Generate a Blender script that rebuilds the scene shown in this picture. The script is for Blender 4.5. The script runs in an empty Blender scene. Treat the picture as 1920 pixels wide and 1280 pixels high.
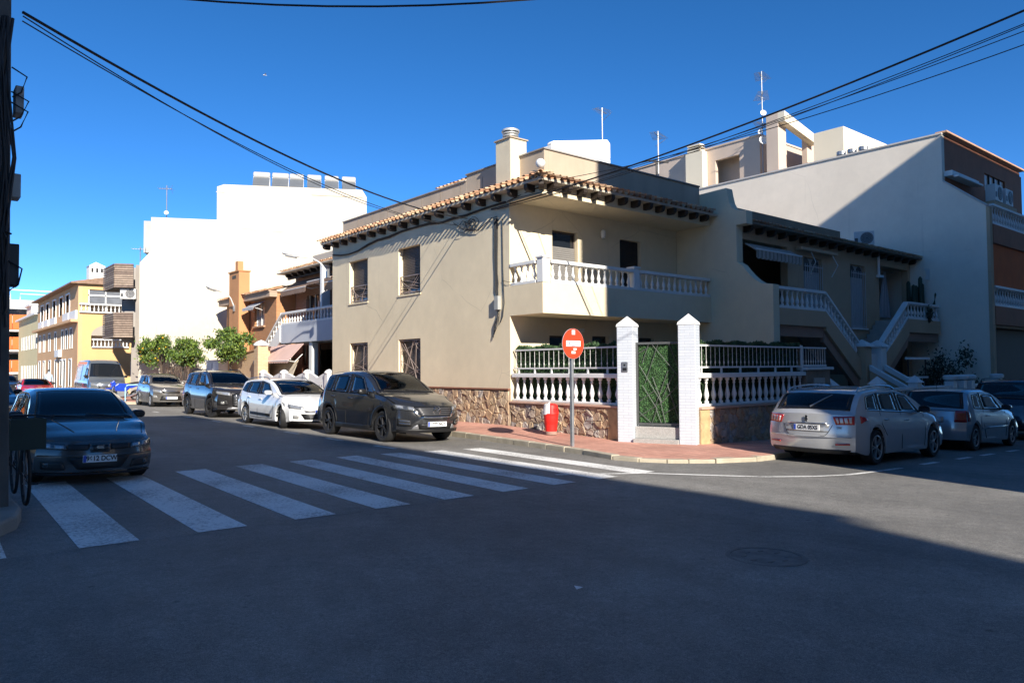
import bpy, bmesh, math, random
from mathutils import Vector, Matrix, Euler
R = math.radians
random.seed(7)
sc = bpy.context.scene
col = sc.collection
# ------------------------------------------------------------------ camera
HCAM = 1.53; YAW = R(39.74); PITCH = R(2.066); ROLL = R(0.414); FPX = 1384.0
cam = bpy.data.cameras.new('camera'); cam.sensor_width = 36.0; cam.lens = FPX/1920*36; cam.clip_start = .05; cam.clip_end = 3000
camo = bpy.data.objects.new('camera', cam); col.objects.link(camo); sc.camera = camo
_f0 = Vector((math.sin(YAW), math.cos(YAW), 0)); _r0 = Vector((math.cos(YAW), -math.sin(YAW), 0)); _up = Vector((0, 0, 1))
_f = _f0*math.cos(PITCH)+_up*math.sin(PITCH); _u = _up*math.cos(PITCH)-_f0*math.sin(PITCH)
_r = _r0*math.cos(ROLL)-_u*math.sin(ROLL); _u2 = _u*math.cos(ROLL)+_r0*math.sin(ROLL)
_m = Matrix((( _r.x, _u2.x, -_f.x, 0), (_r.y, _u2.y, -_f.y, 0), (_r.z, _u2.z, -_f.z, HCAM), (0, 0, 0, 1)))
camo.matrix_world = _m
# ------------------------------------------------------------------ sky, sun, exposure
SUN = Vector((-1.18, -4.10, 2.26)).normalized()          # towards the sun
EL = math.asin(SUN.z); AZ = math.atan2(SUN.x, SUN.y)
w = bpy.data.worlds.new('World'); sc.world = w; w.use_nodes = True
nt = w.node_tree; bg = nt.nodes['Background']
sky = nt.nodes.new('ShaderNodeTexSky'); sky.sky_type = 'NISHITA'; sky.sun_disc = False
sky.sun_elevation = EL; sky.sun_rotation = AZ; sky.altitude = 0; sky.air_density = 0.34; sky.dust_density = 0.0; sky.ozone_density = 1.6
hs = nt.nodes.new('ShaderNodeHueSaturation'); hs.inputs['Saturation'].default_value = 1.28; hs.inputs['Value'].default_value = 1.06
nt.links.new(sky.outputs[0], hs.inputs['Color']); nt.links.new(hs.outputs[0], bg.inputs[0]); bg.inputs[1].default_value = 0.15
sl = bpy.data.lights.new('sun', 'SUN'); sl.energy = 5.0; sl.angle = R(.53); sl.color = (1, .93, .82)
so = bpy.data.objects.new('sun', sl); col.objects.link(so); so.rotation_euler = (-SUN).to_track_quat('-Z', 'Y').to_euler(); so.location = (-5, -20, 30)
sc.view_settings.view_transform = 'Standard'; sc.view_settings.look = 'None'; sc.view_settings.gamma = 1.0
sc.view_settings.use_curve_mapping = False; sc.view_settings.exposure = 0.80
sc.cycles.max_bounces = 6; sc.cycles.use_denoising = True
# ------------------------------------------------------------------ helpers
SLOPE = -0.0265
def g(x): return SLOPE*x                                   # road level: the side street falls away to the right
MATS = {}
def M(key, c=(.5, .5, .5), rough=.8, var=.12, scale=2.0, bump=0.0, bscale=60.0, metal=0.0, coat=0.0, streak=0.0, spec=.5, emit=None, fine=0.0):
    """procedural material: base colour with broad and streaky variation plus fine relief"""
    if key in MATS: return MATS[key]
    m = bpy.data.materials.new(key); m.use_nodes = True; n = m.node_tree.nodes; l = m.node_tree.links
    b = n['Principled BSDF']; b.inputs['Roughness'].default_value = rough; b.inputs['Metallic'].default_value = metal
    b.inputs['Coat Weight'].default_value = coat; b.inputs['Coat Roughness'].default_value = .04; b.inputs['Specular IOR Level'].default_value = spec
    b.inputs['Base Color'].default_value = (*c, 1)
    tc = n.new('ShaderNodeTexCoord')
    last = None
    def mul(fac_out, lo, hi, prev):
        mr = n.new('ShaderNodeMapRange'); mr.inputs['From Min'].default_value = .3; mr.inputs['From Max'].default_value = .7
        mr.inputs['To Min'].default_value = lo; mr.inputs['To Max'].default_value = hi; l.new(fac_out, mr.inputs['Value'])
        mx = n.new('ShaderNodeMix'); mx.data_type = 'RGBA'; mx.blend_type = 'MULTIPLY'; mx.inputs[0].default_value = 1
        if prev is None: mx.inputs[6].default_value = (*c, 1)
        else: l.new(prev, mx.inputs[6])
        l.new(mr.outputs[0], mx.inputs[7]); return mx.outputs[2]
    if var:
        nz = n.new('ShaderNodeTexNoise'); nz.inputs['Scale'].default_value = scale; nz.inputs['Detail'].default_value = 5; nz.inputs['Roughness'].default_value = .6
        l.new(tc.outputs['Object'], nz.inputs['Vector']); last = mul(nz.outputs['Fac'], 1-var, 1+var*.6, last)
    if streak:
        mp = n.new('ShaderNodeMapping'); mp.inputs['Scale'].default_value = (1.6, 1.6, .22); l.new(tc.outputs['Object'], mp.inputs['Vector'])
        nz = n.new('ShaderNodeTexNoise'); nz.inputs['Scale'].default_value = 1.0; nz.inputs['Detail'].default_value = 6; l.new(mp.outputs[0], nz.inputs['Vector'])
        last = mul(nz.outputs['Fac'], 1-streak, 1+streak*.3, last)
    if fine:
        nz = n.new('ShaderNodeTexNoise'); nz.inputs['Scale'].default_value = 130; nz.inputs['Detail'].default_value = 3; l.new(tc.outputs['Object'], nz.inputs['Vector'])
        last = mul(nz.outputs['Fac'], 1-fine, 1+fine, last)
    if last is not None: l.new(last, b.inputs['Base Color'])
    if bump:
        nz = n.new('ShaderNodeTexNoise'); nz.inputs['Scale'].default_value = bscale; nz.inputs['Detail'].default_value = 4; l.new(tc.outputs['Object'], nz.inputs['Vector'])
        bp = n.new('ShaderNodeBump'); bp.inputs['Strength'].default_value = bump; bp.inputs['Distance'].default_value = .01; l.new(nz.outputs['Fac'], bp.inputs['Height']); l.new(bp.outputs[0], b.inputs['Normal'])
    if emit: b.inputs['Emission Color'].default_value = (*emit[:3], 1); b.inputs['Emission Strength'].default_value = emit[3]
    MATS[key] = m; return m
ORG = {}
def worg(o): return ORG.get(o.name, Vector((0, 0, 0))) if o else Vector((0, 0, 0))
def tag(o, label, cat, group=None, kind=None):
    if label: o['label'] = label
    if cat: o['category'] = cat
    if group: o['group'] = group
    if kind: o['kind'] = kind
    return o
def thing(name, label, cat, loc=(0, 0, 0), group=None, rot=None, kind=None):
    o = bpy.data.objects.new(name, None); col.objects.link(o); o.empty_display_size = .2; o.location = loc
    if rot: o.rotation_euler = rot
    ORG[o.name] = Vector(loc) if not rot else Vector((0, 0, 0))
    return tag(o, label, cat, group, kind)
def link(name, me, parent=None, loc=(0, 0, 0), rot=None, scl=None):
    o = bpy.data.objects.new(name, me); col.objects.link(o)
    o.location = Vector(loc)-worg(parent); ORG[o.name] = Vector(loc)
    if parent: o.parent = parent
    if rot: o.rotation_euler = rot
    if scl: o.scale = scl
    return o
class MB:
    def __init__(s): s.v = []; s.f = []
    def add(s, vs, fs):
        k = len(s.v); s.v += [tuple(p) for p in vs]; s.f += [tuple(i+k for i in f) for f in fs]; return s
    def box(s, x0, x1, y0, y1, z0, z1):
        return s.add([(x0, y0, z0), (x1, y0, z0), (x1, y1, z0), (x0, y1, z0), (x0, y0, z1), (x1, y0, z1), (x1, y1, z1), (x0, y1, z1)],
                     [(0, 3, 2, 1), (4, 5, 6, 7), (0, 1, 5, 4), (1, 2, 6, 5), (2, 3, 7, 6), (3, 0, 4, 7)])
    def prism(s, pts, ax, a, b):
        n = len(pts)
        def mk(p, t): return (t, p[0], p[1]) if ax == 'x' else (p[0], t, p[1]) if ax == 'y' else (p[0], p[1], t)
        vs = [mk(p, a) for p in pts]+[mk(p, b) for p in pts]
        return s.add(vs, [tuple(range(n-1, -1, -1)), tuple(range(n, 2*n))]+[(i, (i+1) % n, n+(i+1) % n, n+i) for i in range(n)])
    def beam(s, p0, p1, wd, h):
        """bar along p0-p1 (points on its bottom axis), vertical ends, width wd, height h"""
        p0 = Vector(p0); p1 = Vector(p1); d = (p1-p0); d.z = 0
        d = d.normalized() if d.length > 1e-6 else Vector((1, 0, 0)); nrm = Vector((-d.y, d.x, 0))*wd/2; H = Vector((0, 0, h))
        return s.add([p0-nrm, p1-nrm, p1+nrm, p0+nrm, p0-nrm+H, p1-nrm+H, p1+nrm+H, p0+nrm+H],
                     [(0, 3, 2, 1), (4, 5, 6, 7), (0, 1, 5, 4), (1, 2, 6, 5), (2, 3, 7, 6), (3, 0, 4, 7)])
    def tube(s, pts, r, n=6):
        pts = [Vector(p) for p in pts]; k = len(s.v); m = len(pts)
        for i, p in enumerate(pts):
            d = (pts[min(i+1, m-1)]-pts[max(i-1, 0)]).normalized()
            a = d.cross(Vector((0, 0, 1)) if abs(d.z) < .9 else Vector((1, 0, 0))).normalized(); b = d.cross(a)
            rr = r[i] if isinstance(r, (list, tuple)) else r
            for j in range(n):
                t = 2*math.pi*j/n; s.v.append(tuple(p+a*math.cos(t)*rr+b*math.sin(t)*rr))
        for i in range(m-1):
            for j in range(n): s.f.append((k+i*n+j, k+i*n+(j+1) % n, k+(i+1)*n+(j+1) % n, k+(i+1)*n+j))
        s.f.append(tuple(k+j for j in range(n-1, -1, -1))); s.f.append(tuple(k+(m-1)*n+j for j in range(n))); return s
    def lathe(s, prof, c=(0, 0, 0), n=12, ax='z', cap=True):
        k = len(s.v); m = len(prof)
        for r, z in prof:
            for j in range(n):
                t = 2*math.pi*j/n; a, b = r*math.cos(t), r*math.sin(t)
                p = (a, b, z) if ax == 'z' else (a, z, b) if ax == 'y' else (z, a, b)
                s.v.append((p[0]+c[0], p[1]+c[1], p[2]+c[2]))
        for i in range(m-1):
            for j in range(n): s.f.append((k+i*n+j, k+i*n+(j+1) % n, k+(i+1)*n+(j+1) % n, k+(i+1)*n+j))
        if cap: s.f.append(tuple(k+j for j in range(n-1, -1, -1))); s.f.append(tuple(k+(m-1)*n+j for j in range(n)))
        else:
            for j in range(n): s.f.append((k+(m-1)*n+j, k+(m-1)*n+(j+1) % n, k+(j+1) % n, k+j))
        return s
    def mesh(s, name, mat, smooth=False, sharp=35):
        me = bpy.data.meshes.new(name); me.from_pydata(s.v, [], s.f)
        bm = bmesh.new(); bm.from_mesh(me); bmesh.ops.recalc_face_normals(bm, faces=bm.faces); bm.to_mesh(me); bm.free()
        for mm in (mat if isinstance(mat, (list, tuple)) else [mat]): me.materials.append(mm)
        if smooth:
            me.polygons.foreach_set('use_smooth', [True]*len(me.polygons)); me.set_sharp_from_angle(angle=R(sharp))
        me.update(); return me
    def build(s, name, mat, parent=None, smooth=False, bevel=0, sharp=35):
        o = link(name, s.mesh(name, mat, smooth, sharp), parent)
        if bevel:
            b = o.modifiers.new('bevel', 'BEVEL'); b.width = bevel; b.segments = 2; b.limit_method = 'ANGLE'; b.angle_limit = R(40)
        return o
def struct(o, label=None):
    o['kind'] = 'structure'
    if label: o['label'] = label
    return o
def slab_wall(mb, ax, c0, c1, a0, a1, z0, z1, holes):
    """wall slab between planes c0..c1 of axis ax, spanning a0..a1 along the other axis, with rectangular holes (a0,a1,z0,z1)"""
    A = sorted({a0, a1, *[h[0] for h in holes], *[h[1] for h in holes]}); Z = sorted({z0, z1, *[h[2] for h in holes], *[h[3] for h in holes]})
    A = [a for a in A if a0 <= a <= a1]; Z = [z for z in Z if z0 <= z <= z1]
    for j in range(len(Z)-1):
        i = 0
        while i < len(A)-1:
            def solid(i): 
                ca, cz = (A[i]+A[i+1])/2, (Z[j]+Z[j+1])/2
                return not any(h[0] < ca < h[1] and h[2] < cz < h[3] for h in holes)
            if not solid(i): i += 1; continue
            k = i
            while k < len(A)-1 and solid(k): k += 1
            if ax == 'x': mb.box(c0, c1, A[i], A[k], Z[j], Z[j+1])
            else: mb.box(A[i], A[k], c0, c1, Z[j], Z[j+1])
            i = k
    return mb
# baluster, shared by every balustrade (unit height)
_prof = [(.30, 0), (.30, .10), (.20, .11), (.17, .14), (.23, .20), (.33, .30), (.34, .36), (.27, .46), (.17, .60), (.13, .70), (.13, .76), (.20, .79), (.20, .81), (.14, .84), (.22, .90), (.30, .92), (.30, 1.0)]
def baluster_mesh(mat, key):
    if key not in bpy.data.meshes:
        mb = MB(); mb.lathe([(r*.60, z) for r, z in _prof], n=10); mb.mesh(key, mat, True, 50)
    return bpy.data.meshes[key]
def balustrade(parent, p0, p1, ht, n, mat, base=.09, cap=.10, wd=.17, skip0=.5, key='baluster', ends=False):
    """white cast balustrade from p0 to p1 (bottom points), ht total; p0/p1 may differ in z for stairs"""
    p0 = Vector(p0); p1 = Vector(p1)
    o = MB().beam(p0, p1, wd, base).beam(p0+Vector((0, 0, ht-cap)), p1+Vector((0, 0, ht-cap)), wd+.05, cap).build('balustrade', mat, parent, bevel=.012)
    me = baluster_mesh(mat, key); bh = ht-cap-base
    for i in range(n):
        t = (i+skip0)/(n-1+2*skip0); p = p0.lerp(p1, t)+Vector((0, 0, base))
        link('baluster', me, o, p, None, (bh*.62 if bh < .55 else bh*.52, bh*.62 if bh < .55 else bh*.52, bh))
    return o
def stones(parent, org, ud, W, H, size, mats, nrm, rnd, name='stone', hfun=None):
    """irregular flat stones covering a W x H rectangle: convex cells of jittered points, each a mesh of its own"""
    org = Vector(org); ud = Vector(ud); nrm = Vector(nrm); pts = []
    nu = max(1, round(W/size)); nv = max(1, round(H/(size*.8)))
    for i in range(nu):
        for j in range(nv): pts.append(((i+.5+rnd.uniform(-.42, .42)+(.25 if j % 2 else -.25))*W/nu, (j+.5+rnd.uniform(-.4, .4))*H/nv))
    for k, (a, b) in enumerate(pts):
        poly = [(0, 0), (W, 0), (W, H), (0, H)]
        for m, (c, d) in enumerate(pts):
            if m == k or abs(c-a)+abs(d-b) > size*4: continue
            mx, my, nx, ny = (a+c)/2, (b+d)/2, c-a, d-b; out = []
            for q in range(len(poly)):
                P0, P1 = poly[q], poly[(q+1) % len(poly)]
                s0 = (P0[0]-mx)*nx+(P0[1]-my)*ny; s1 = (P1[0]-mx)*nx+(P1[1]-my)*ny
                if s0 <= 0: out.append(P0)
                if s0*s1 < 0: t = s0/(s0-s1); out.append((P0[0]+(P1[0]-P0[0])*t, P0[1]+(P1[1]-P0[1])*t))
            poly = out
            if len(poly) < 3: break
        if len(poly) < 3: continue
        cx = sum(p[0] for p in poly)/len(poly); cy = sum(p[1] for p in poly)/len(poly)
        rough = []
        for q in range(len(poly)):
            P0, P1 = poly[q], poly[(q+1) % len(poly)]; rough.append(P0); L_ = math.hypot(P1[0]-P0[0], P1[1]-P0[1])
            if L_ > .07:
                for tt in ((.33, .67) if L_ > .14 else (.5,)):
                    o_ = rnd.uniform(-.012, .012); rough.append((P0[0]+(P1[0]-P0[0])*tt-(P1[1]-P0[1])/L_*o_, P0[1]+(P1[1]-P0[1])*tt+(P1[0]-P0[0])/L_*o_))
        poly = [(min(max(p[0], 0), W), min(max(p[1], 0), H)) for p in rough]
        n = len(poly); dep = rnd.uniform(.02, .06); vs = []
        for lev in range(3):
            for p in poly:
                L = math.hypot(p[0]-cx, p[1]-cy) or 1; sh = .003 if lev < 2 else .022
                q = (p[0]+(cx-p[0])*min(.6, sh/L), p[1]+(cy-p[1])*min(.6, sh/L)); dd = (0, dep*.65, dep+rnd.uniform(-.014, .014))[lev]
                u, v = q
                if hfun: v = v*hfun(u)/H
                vs.append(org+ud*u+Vector((0, 0, v))+nrm*dd)
        fs = [tuple(range(2*n, 3*n))]+[(l*n+i, l*n+(i+1) % n, (l+1)*n+(i+1) % n, (l+1)*n+i) for l in range(2) for i in range(n)]
        MB().add(vs, fs).build(name, rnd.choice(mats), parent)
def leaves(name, mat, parent, n, fn, size, rnd):
    """n small leaf quads; fn() gives a position"""
    mb = MB()
    for i in range(n):
        p = Vector(fn()); a = Euler((rnd.uniform(0, 6.3), rnd.uniform(0, 6.3), rnd.uniform(0, 6.3))).to_matrix()
        s = size*rnd.uniform(.6, 1.3); A = a @ Vector((s, 0, 0)); B = a @ Vector((0, s*.45, 0)); C = a @ Vector((0, 0, s*.15))
        mb.add([p-A, p+B+C, p+A, p-B+C], [(0, 1, 2, 3)])
    me = bpy.data.meshes.new(name); me.from_pydata(mb.v, [], mb.f); 
    ms = mat if isinstance(mat, (list, tuple)) else [mat]
    for m in ms: me.materials.append(m)
    if len(ms) > 1: me.polygons.foreach_set('material_index', [rnd.randrange(len(ms)) for _ in me.polygons])
    return link(name, me, parent)
def text_mesh(name, c, mat):
    t = bpy.data.objects.new(name, c); col.objects.link(t); dg = bpy.context.evaluated_depsgraph_get(); me = bpy.data.meshes.new_from_object(t.evaluated_get(dg)); bpy.data.objects.remove(t)
    me.materials.clear(); me.materials.append(mat); o = bpy.data.objects.new(name, me); col.objects.link(o); return o
def text(name, s, mat, parent, loc, rot, size, ext=.001, sx=1.0):
    c = bpy.data.curves.new(name, 'FONT'); c.body = s; c.size = size; c.extrude = ext; c.align_x = 'CENTER'; c.align_y = 'CENTER'; c.materials.append(mat)
    o = text_mesh(name, c, mat); o.location = Vector(loc)-worg(parent); o.rotation_euler = rot; o.scale = (sx, 1, 1)
    if parent: o.parent = parent
    return o
# ------------------------------------------------------------------ common materials
def asphalt(name, c, spot=.5):
    m = bpy.data.materials.new(name); m.use_nodes = True; n = m.node_tree.nodes; l = m.node_tree.links; b = n['Principled BSDF']; b.inputs['Roughness'].default_value = .74
    tc = n.new('ShaderNodeTexCoord'); prev = None
    def noise(sc_, det, rough, vec=None):
        q = n.new('ShaderNodeTexNoise'); q.inputs['Scale'].default_value = sc_; q.inputs['Detail'].default_value = det; q.inputs['Roughness'].default_value = rough; l.new(vec or tc.outputs['Object'], q.inputs['Vector']); return q.outputs['Fac']
    def mul(fac, f0, f1, lo, hi, prev):
        mr = n.new('ShaderNodeMapRange'); mr.inputs['From Min'].default_value = f0; mr.inputs['From Max'].default_value = f1; mr.inputs['To Min'].default_value = lo; mr.inputs['To Max'].default_value = hi; l.new(fac, mr.inputs['Value'])
        mx = n.new('ShaderNodeMix'); mx.data_type = 'RGBA'; mx.blend_type = 'MULTIPLY'; mx.inputs[0].default_value = 1
        if prev is None: mx.inputs[6].default_value = (*c, 1)
        else: l.new(prev, mx.inputs[6])
        l.new(mr.outputs[0], mx.inputs[7]); return mx.outputs[2]
    prev = mul(noise(.22, 4, .55), .35, .65, .76, 1.14, prev); prev = mul(noise(1.7, 6, .7), .3, .7, .82, 1.14, prev); prev = mul(noise(7, 5, .75), .3, .7, .82, 1.16, prev); prev = mul(noise(40, 3, .7), .3, .7, .72, 1.25, prev); prev = mul(noise(150, 2, .5), .32, .68, .5, 1.45, prev)
    mp = n.new('ShaderNodeMapping'); mp.inputs['Scale'].default_value = (1.0, .08, 1); l.new(tc.outputs['Object'], mp.inputs['Vector']); prev = mul(noise(.9, 3, .5, mp.outputs[0]), .35, .65, .9, 1.08, prev)
    vo = n.new('ShaderNodeTexVoronoi'); vo.inputs['Scale'].default_value = 2.3; l.new(tc.outputs['Object'], vo.inputs['Vector']); prev = mul(vo.outputs['Distance'], .035, .075, spot, 1.0, prev)
    wp = n.new('ShaderNodeMix'); wp.data_type = 'VECTOR'; wp.inputs[0].default_value = .12; l.new(tc.outputs['Object'], wp.inputs[4]); nv = n.new('ShaderNodeTexNoise'); nv.inputs['Scale'].default_value = 1.5; nv.inputs['Detail'].default_value = 5; l.new(tc.outputs['Object'], nv.inputs['Vector']); l.new(nv.outputs['Color'], wp.inputs[5])
    ve = n.new('ShaderNodeTexVoronoi'); ve.feature = 'DISTANCE_TO_EDGE'; ve.inputs['Scale'].default_value = .26; l.new(wp.outputs[1], ve.inputs['Vector'])
    ma = n.new('ShaderNodeMapRange'); ma.inputs['From Min'].default_value = .0012; ma.inputs['From Max'].default_value = .0032; l.new(ve.outputs['Distance'], ma.inputs['Value'])
    mk = n.new('ShaderNodeMapRange'); mk.inputs['From Min'].default_value = .5; mk.inputs['From Max'].default_value = .56; l.new(noise(.33, 2, .5), mk.inputs['Value']); mm = n.new('ShaderNodeMath'); mm.operation = 'MAXIMUM'; l.new(ma.outputs[0], mm.inputs[0]); l.new(mk.outputs[0], mm.inputs[1]); prev = mul(mm.outputs[0], 0, 1, .97, 1.0, prev)
    l.new(prev, b.inputs['Base Color'])
    bp = n.new('ShaderNodeBump'); bp.inputs['Strength'].default_value = .7; bp.inputs['Distance'].default_value = .008; l.new(noise(120, 3, .6), bp.inputs['Height']); l.new(bp.outputs[0], b.inputs['Normal']); MATS[name] = m; return m
ASPH = asphalt('asphalt', (.205, .196, .178)); ASPH2 = asphalt('asphalt_street', (.235, .222, .20), .6)
def stucco(name, c, blot=.07, drip=.12, crack=.8, csc=.32):
    m = bpy.data.materials.new(name); m.use_nodes = True; n = m.node_tree.nodes; l = m.node_tree.links; b = n['Principled BSDF']; b.inputs['Roughness'].default_value = .9; tc = n.new('ShaderNodeTexCoord')
    def noise(sc_, det, rough, vec=None):
        q = n.new('ShaderNodeTexNoise'); q.inputs['Scale'].default_value = sc_; q.inputs['Detail'].default_value = det; q.inputs['Roughness'].default_value = rough; l.new(vec or tc.outputs['Object'], q.inputs['Vector']); return q.outputs['Fac']
    def mul(fac, f0, f1, lo, hi, prev):
        mr = n.new('ShaderNodeMapRange'); mr.inputs['From Min'].default_value = f0; mr.inputs['From Max'].default_value = f1; mr.inputs['To Min'].default_value = lo; mr.inputs['To Max'].default_value = hi; l.new(fac, mr.inputs['Value'])
        mx = n.new('ShaderNodeMix'); mx.data_type = 'RGBA'; mx.blend_type = 'MULTIPLY'; mx.inputs[0].default_value = 1
        if prev is None: mx.inputs[6].default_value = (*c, 1)
        else: l.new(prev, mx.inputs[6])
        l.new(mr.outputs[0], mx.inputs[7]); return mx.outputs[2]
    p = mul(noise(.45, 5, .6), .35, .65, 1-blot, 1+blot*.5, None); p = mul(noise(2.6, 6, .7), .3, .7, 1-blot*.7, 1+blot*.4, p); p = mul(noise(90, 2, .5), .3, .7, .95, 1.05, p)
    mp = n.new('ShaderNodeMapping'); mp.inputs['Scale'].default_value = (3.4, 3.4, .16); l.new(tc.outputs['Object'], mp.inputs['Vector']); p = mul(noise(1.0, 4, .65, mp.outputs[0]), .62, .78, 1.0, 1-drip, p)
    wp = n.new('ShaderNodeMix'); wp.data_type = 'VECTOR'; wp.inputs[0].default_value = .25; l.new(tc.outputs['Object'], wp.inputs[4]); nv = n.new('ShaderNodeTexNoise'); nv.inputs['Scale'].default_value = .9; nv.inputs['Detail'].default_value = 6; l.new(tc.outputs['Object'], nv.inputs['Vector']); l.new(nv.outputs['Color'], wp.inputs[5])
    ve = n.new('ShaderNodeTexVoronoi'); ve.feature = 'DISTANCE_TO_EDGE'; ve.inputs['Scale'].default_value = csc; l.new(wp.outputs[1], ve.inputs['Vector'])
    ma = n.new('ShaderNodeMapRange'); ma.inputs['From Min'].default_value = .0008; ma.inputs['From Max'].default_value = .0030; l.new(ve.outputs['Distance'], ma.inputs['Value']); mk = n.new('ShaderNodeMapRange'); mk.inputs['From Min'].default_value = .44; mk.inputs['From Max'].default_value = .5; l.new(noise(.6, 2, .5), mk.inputs['Value'])
    mm = n.new('ShaderNodeMath'); mm.operation = 'MAXIMUM'; l.new(ma.outputs[0], mm.inputs[0]); l.new(mk.outputs[0], mm.inputs[1]); p = mul(mm.outputs[0], 0, 1, crack, 1.0, p); l.new(p, b.inputs['Base Color'])
    bp = n.new('ShaderNodeBump'); bp.inputs['Strength'].default_value = .35; bp.inputs['Distance'].default_value = .01; l.new(noise(110, 4, .6), bp.inputs['Height']); l.new(bp.outputs[0], b.inputs['Normal']); MATS[name] = m; return m
CREAM = stucco('cream_stucco', (.765, .655, .465))
CREAM_F = CREAM
WHITE = M('white_paint', (.78, .78, .76), .6, .06, 2, .1, 60, streak=.05)
PLASTER = M('white_plaster', (.80, .76, .67), .9, .08, .4, .2, 80, streak=.10)
DARKWOOD = M('dark_wood', (.030, .020, .014), .6, .3, 6, .3, 40)
TILE = M('terracotta', (.52, .31, .18), .85, .35, 5, .3, 50)
DARK = M('dark_opening', (.012, .012, .013), .5, 0)
GLASS = M('window_glass', (.012, .015, .02), .05, 0, spec=.8)
SHUT = M('brown_shutter', (.085, .065, .055), .55, .1, 4)
IRON = M('black_iron', (.015, .015, .016), .5, .2, 8)
STEEL = M('grey_steel', (.32, .33, .34), .4, .15, 5, metal=.7)
RUBBER = M('black_rubber', (.014, .014, .015), .75, .2, 6)
CABLE = M('cable_black', (.012, .012, .014), .6, 0)
CONC = M('concrete', (.30, .285, .25), .9, .25, 1.5, .4, 40, streak=.15)
KERB = M('kerb_stone', (.42, .37, .28), .9, .25, 3, .35, 50)
ROADWHITE = M('road_paint', (.62, .61, .58), .7, .25, 1.2, .3, 70, fine=.22)
STONEM = [M('plinth_stone_%d' % i, c, .85, .4, 7, 1.0, 22) for i, c in enumerate([(.40, .30, .21), (.46, .34, .22), (.36, .29, .235), (.50, .38, .255), (.38, .345, .31), (.43, .30, .19)])]
GOLD = M('gold_stone', (.50, .35, .18), .85, .3, 5, .4, 30)
MORTAR = M('mortar', (.33, .26, .19), .95, .3, 3, .3, 50)
BRICKRED = M('red_ledge', (.26, .12, .075), .8, .2, 3)
LEAF = M('hedge_leaf', (.035, .085, .03), .6, .5, 9)
LEAF2 = M('hedge_leaf_pale', (.06, .12, .04), .6, .5, 9)
# ================================================================== ground, road markings, pavements
struct(MB().add([(-400, -400, g(-400)), (700, -400, g(700)), (700, 700, g(700)), (-400, 700, g(-400))], [(0, 1, 2, 3)]).build('road', ASPH))
struct(MB().add([(x, y, g(x)+.002) for x, y in ((-1.5, 7.24), (9.0, 8.12), (12.6, 9.6), (12.6, 120), (-1.5, 120))], [(0, 1, 2, 3, 4)]).build('street_surface', ASPH2))
def worn_paint():
    m = bpy.data.materials.new('worn_road_paint'); m.use_nodes = True; n = m.node_tree.nodes; l = m.node_tree.links; b = n['Principled BSDF']; b.inputs['Roughness'].default_value = .75
    tc = n.new('ShaderNodeTexCoord')
    a = n.new('ShaderNodeTexNoise'); a.inputs['Scale'].default_value = 26; a.inputs['Detail'].default_value = 6; a.inputs['Roughness'].default_value = .75
    c = n.new('ShaderNodeTexNoise'); c.inputs['Scale'].default_value = .9; c.inputs['Detail'].default_value = 3
    for q in (a, c): l.new(tc.outputs['Object'], q.inputs['Vector'])
    ad = n.new('ShaderNodeMath'); ad.operation = 'MULTIPLY_ADD'; ad.inputs[1].default_value = .55; l.new(c.outputs['Fac'], ad.inputs[0]); l.new(a.outputs['Fac'], ad.inputs[2])
    r = n.new('ShaderNodeMapRange'); r.inputs['From Min'].default_value = .60; r.inputs['From Max'].default_value = .80; l.new(ad.outputs[0], r.inputs['Value'])
    mx = n.new('ShaderNodeMix'); mx.data_type = 'RGBA'; mx.inputs[6].default_value = (.28, .27, .25, 1); mx.inputs[7].default_value = (.82, .81, .77, 1); l.new(r.outputs[0], mx.inputs[0]); l.new(mx.outputs[2], b.inputs['Base Color'])
    bp = n.new('ShaderNodeBump'); bp.inputs['Strength'].default_value = .4; bp.inputs['Distance'].default_value = .004; l.new(a.outputs['Fac'], bp.inputs['Height']); l.new(bp.outputs[0], b.inputs['Normal'])
    return m
PAINT = worn_paint()
def road_poly(pts, name, parent, dz=.005, mat=PAINT):
    return MB().add([(x, y, g(x)+dz) for x, y in pts], [tuple(range(len(pts)))]).build(name, mat, parent)
cw = thing('crosswalk', 'zebra crossing of worn white stripes across the side street', None, (4.5, 10, g(4.5)), kind='structure')
for i in range(10):
    xa = .22+1.035*i; xb = xa+.50; ny = lambda x: 7.46+.085*(x-.7); fy = lambda x: min(13.35, 12.35+.2*(x-2))
    road_poly([(xa, ny(xa)), (xb, ny(xb)), (xb+.12, fy(xb)), (xa+.12, fy(xa))], 'stripe', cw)
bl = [(8.3, 8.9), (9.72, 8.2), (10.24, 7.6), (10.98, 6.78), (11.8, 6.3), (12.5, 6.09), (13.4, 6.02), (14.4, 6.0)]
pm = thing('bay_line', 'white line curving round the corner ahead of the silver estate car', None, (11, 7, g(11)), kind='structure')
vs = []
for i, (x, y) in enumerate(bl):
    a = Vector(bl[max(i-1, 0)]); b = Vector(bl[min(i+1, len(bl)-1)]); d = (b-a).normalized(); nn = Vector((-d.y, d.x))*.05
    vs += [(x+nn.x, y+nn.y, g(x)+.006), (x-nn.x, y-nn.y, g(x)+.006)]
MB().add(vs, [(2*i, 2*i+1, 2*i+3, 2*i+2) for i in range(len(bl)-1)]).build('line', PAINT, pm)
pd = thing('bay_dashes', 'short white dashes marking the parking bays', None, (12, 6, g(12)), kind='structure')
for x in (15.4, 17.2, 18.6, 20.3, 22.3, 24.5): road_poly([(x, 5.98), (x+.75, 5.98), (x+.75, 6.1), (x, 6.1)], 'dash', pd)
for y in (14.2, 16.7, 19.3, 22.6, 25.6, 28.9, 33.4, 37): road_poly([(8.38, y), (8.5, y), (8.5, y+.9), (8.38, y+.9)], 'dash', pd)
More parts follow.
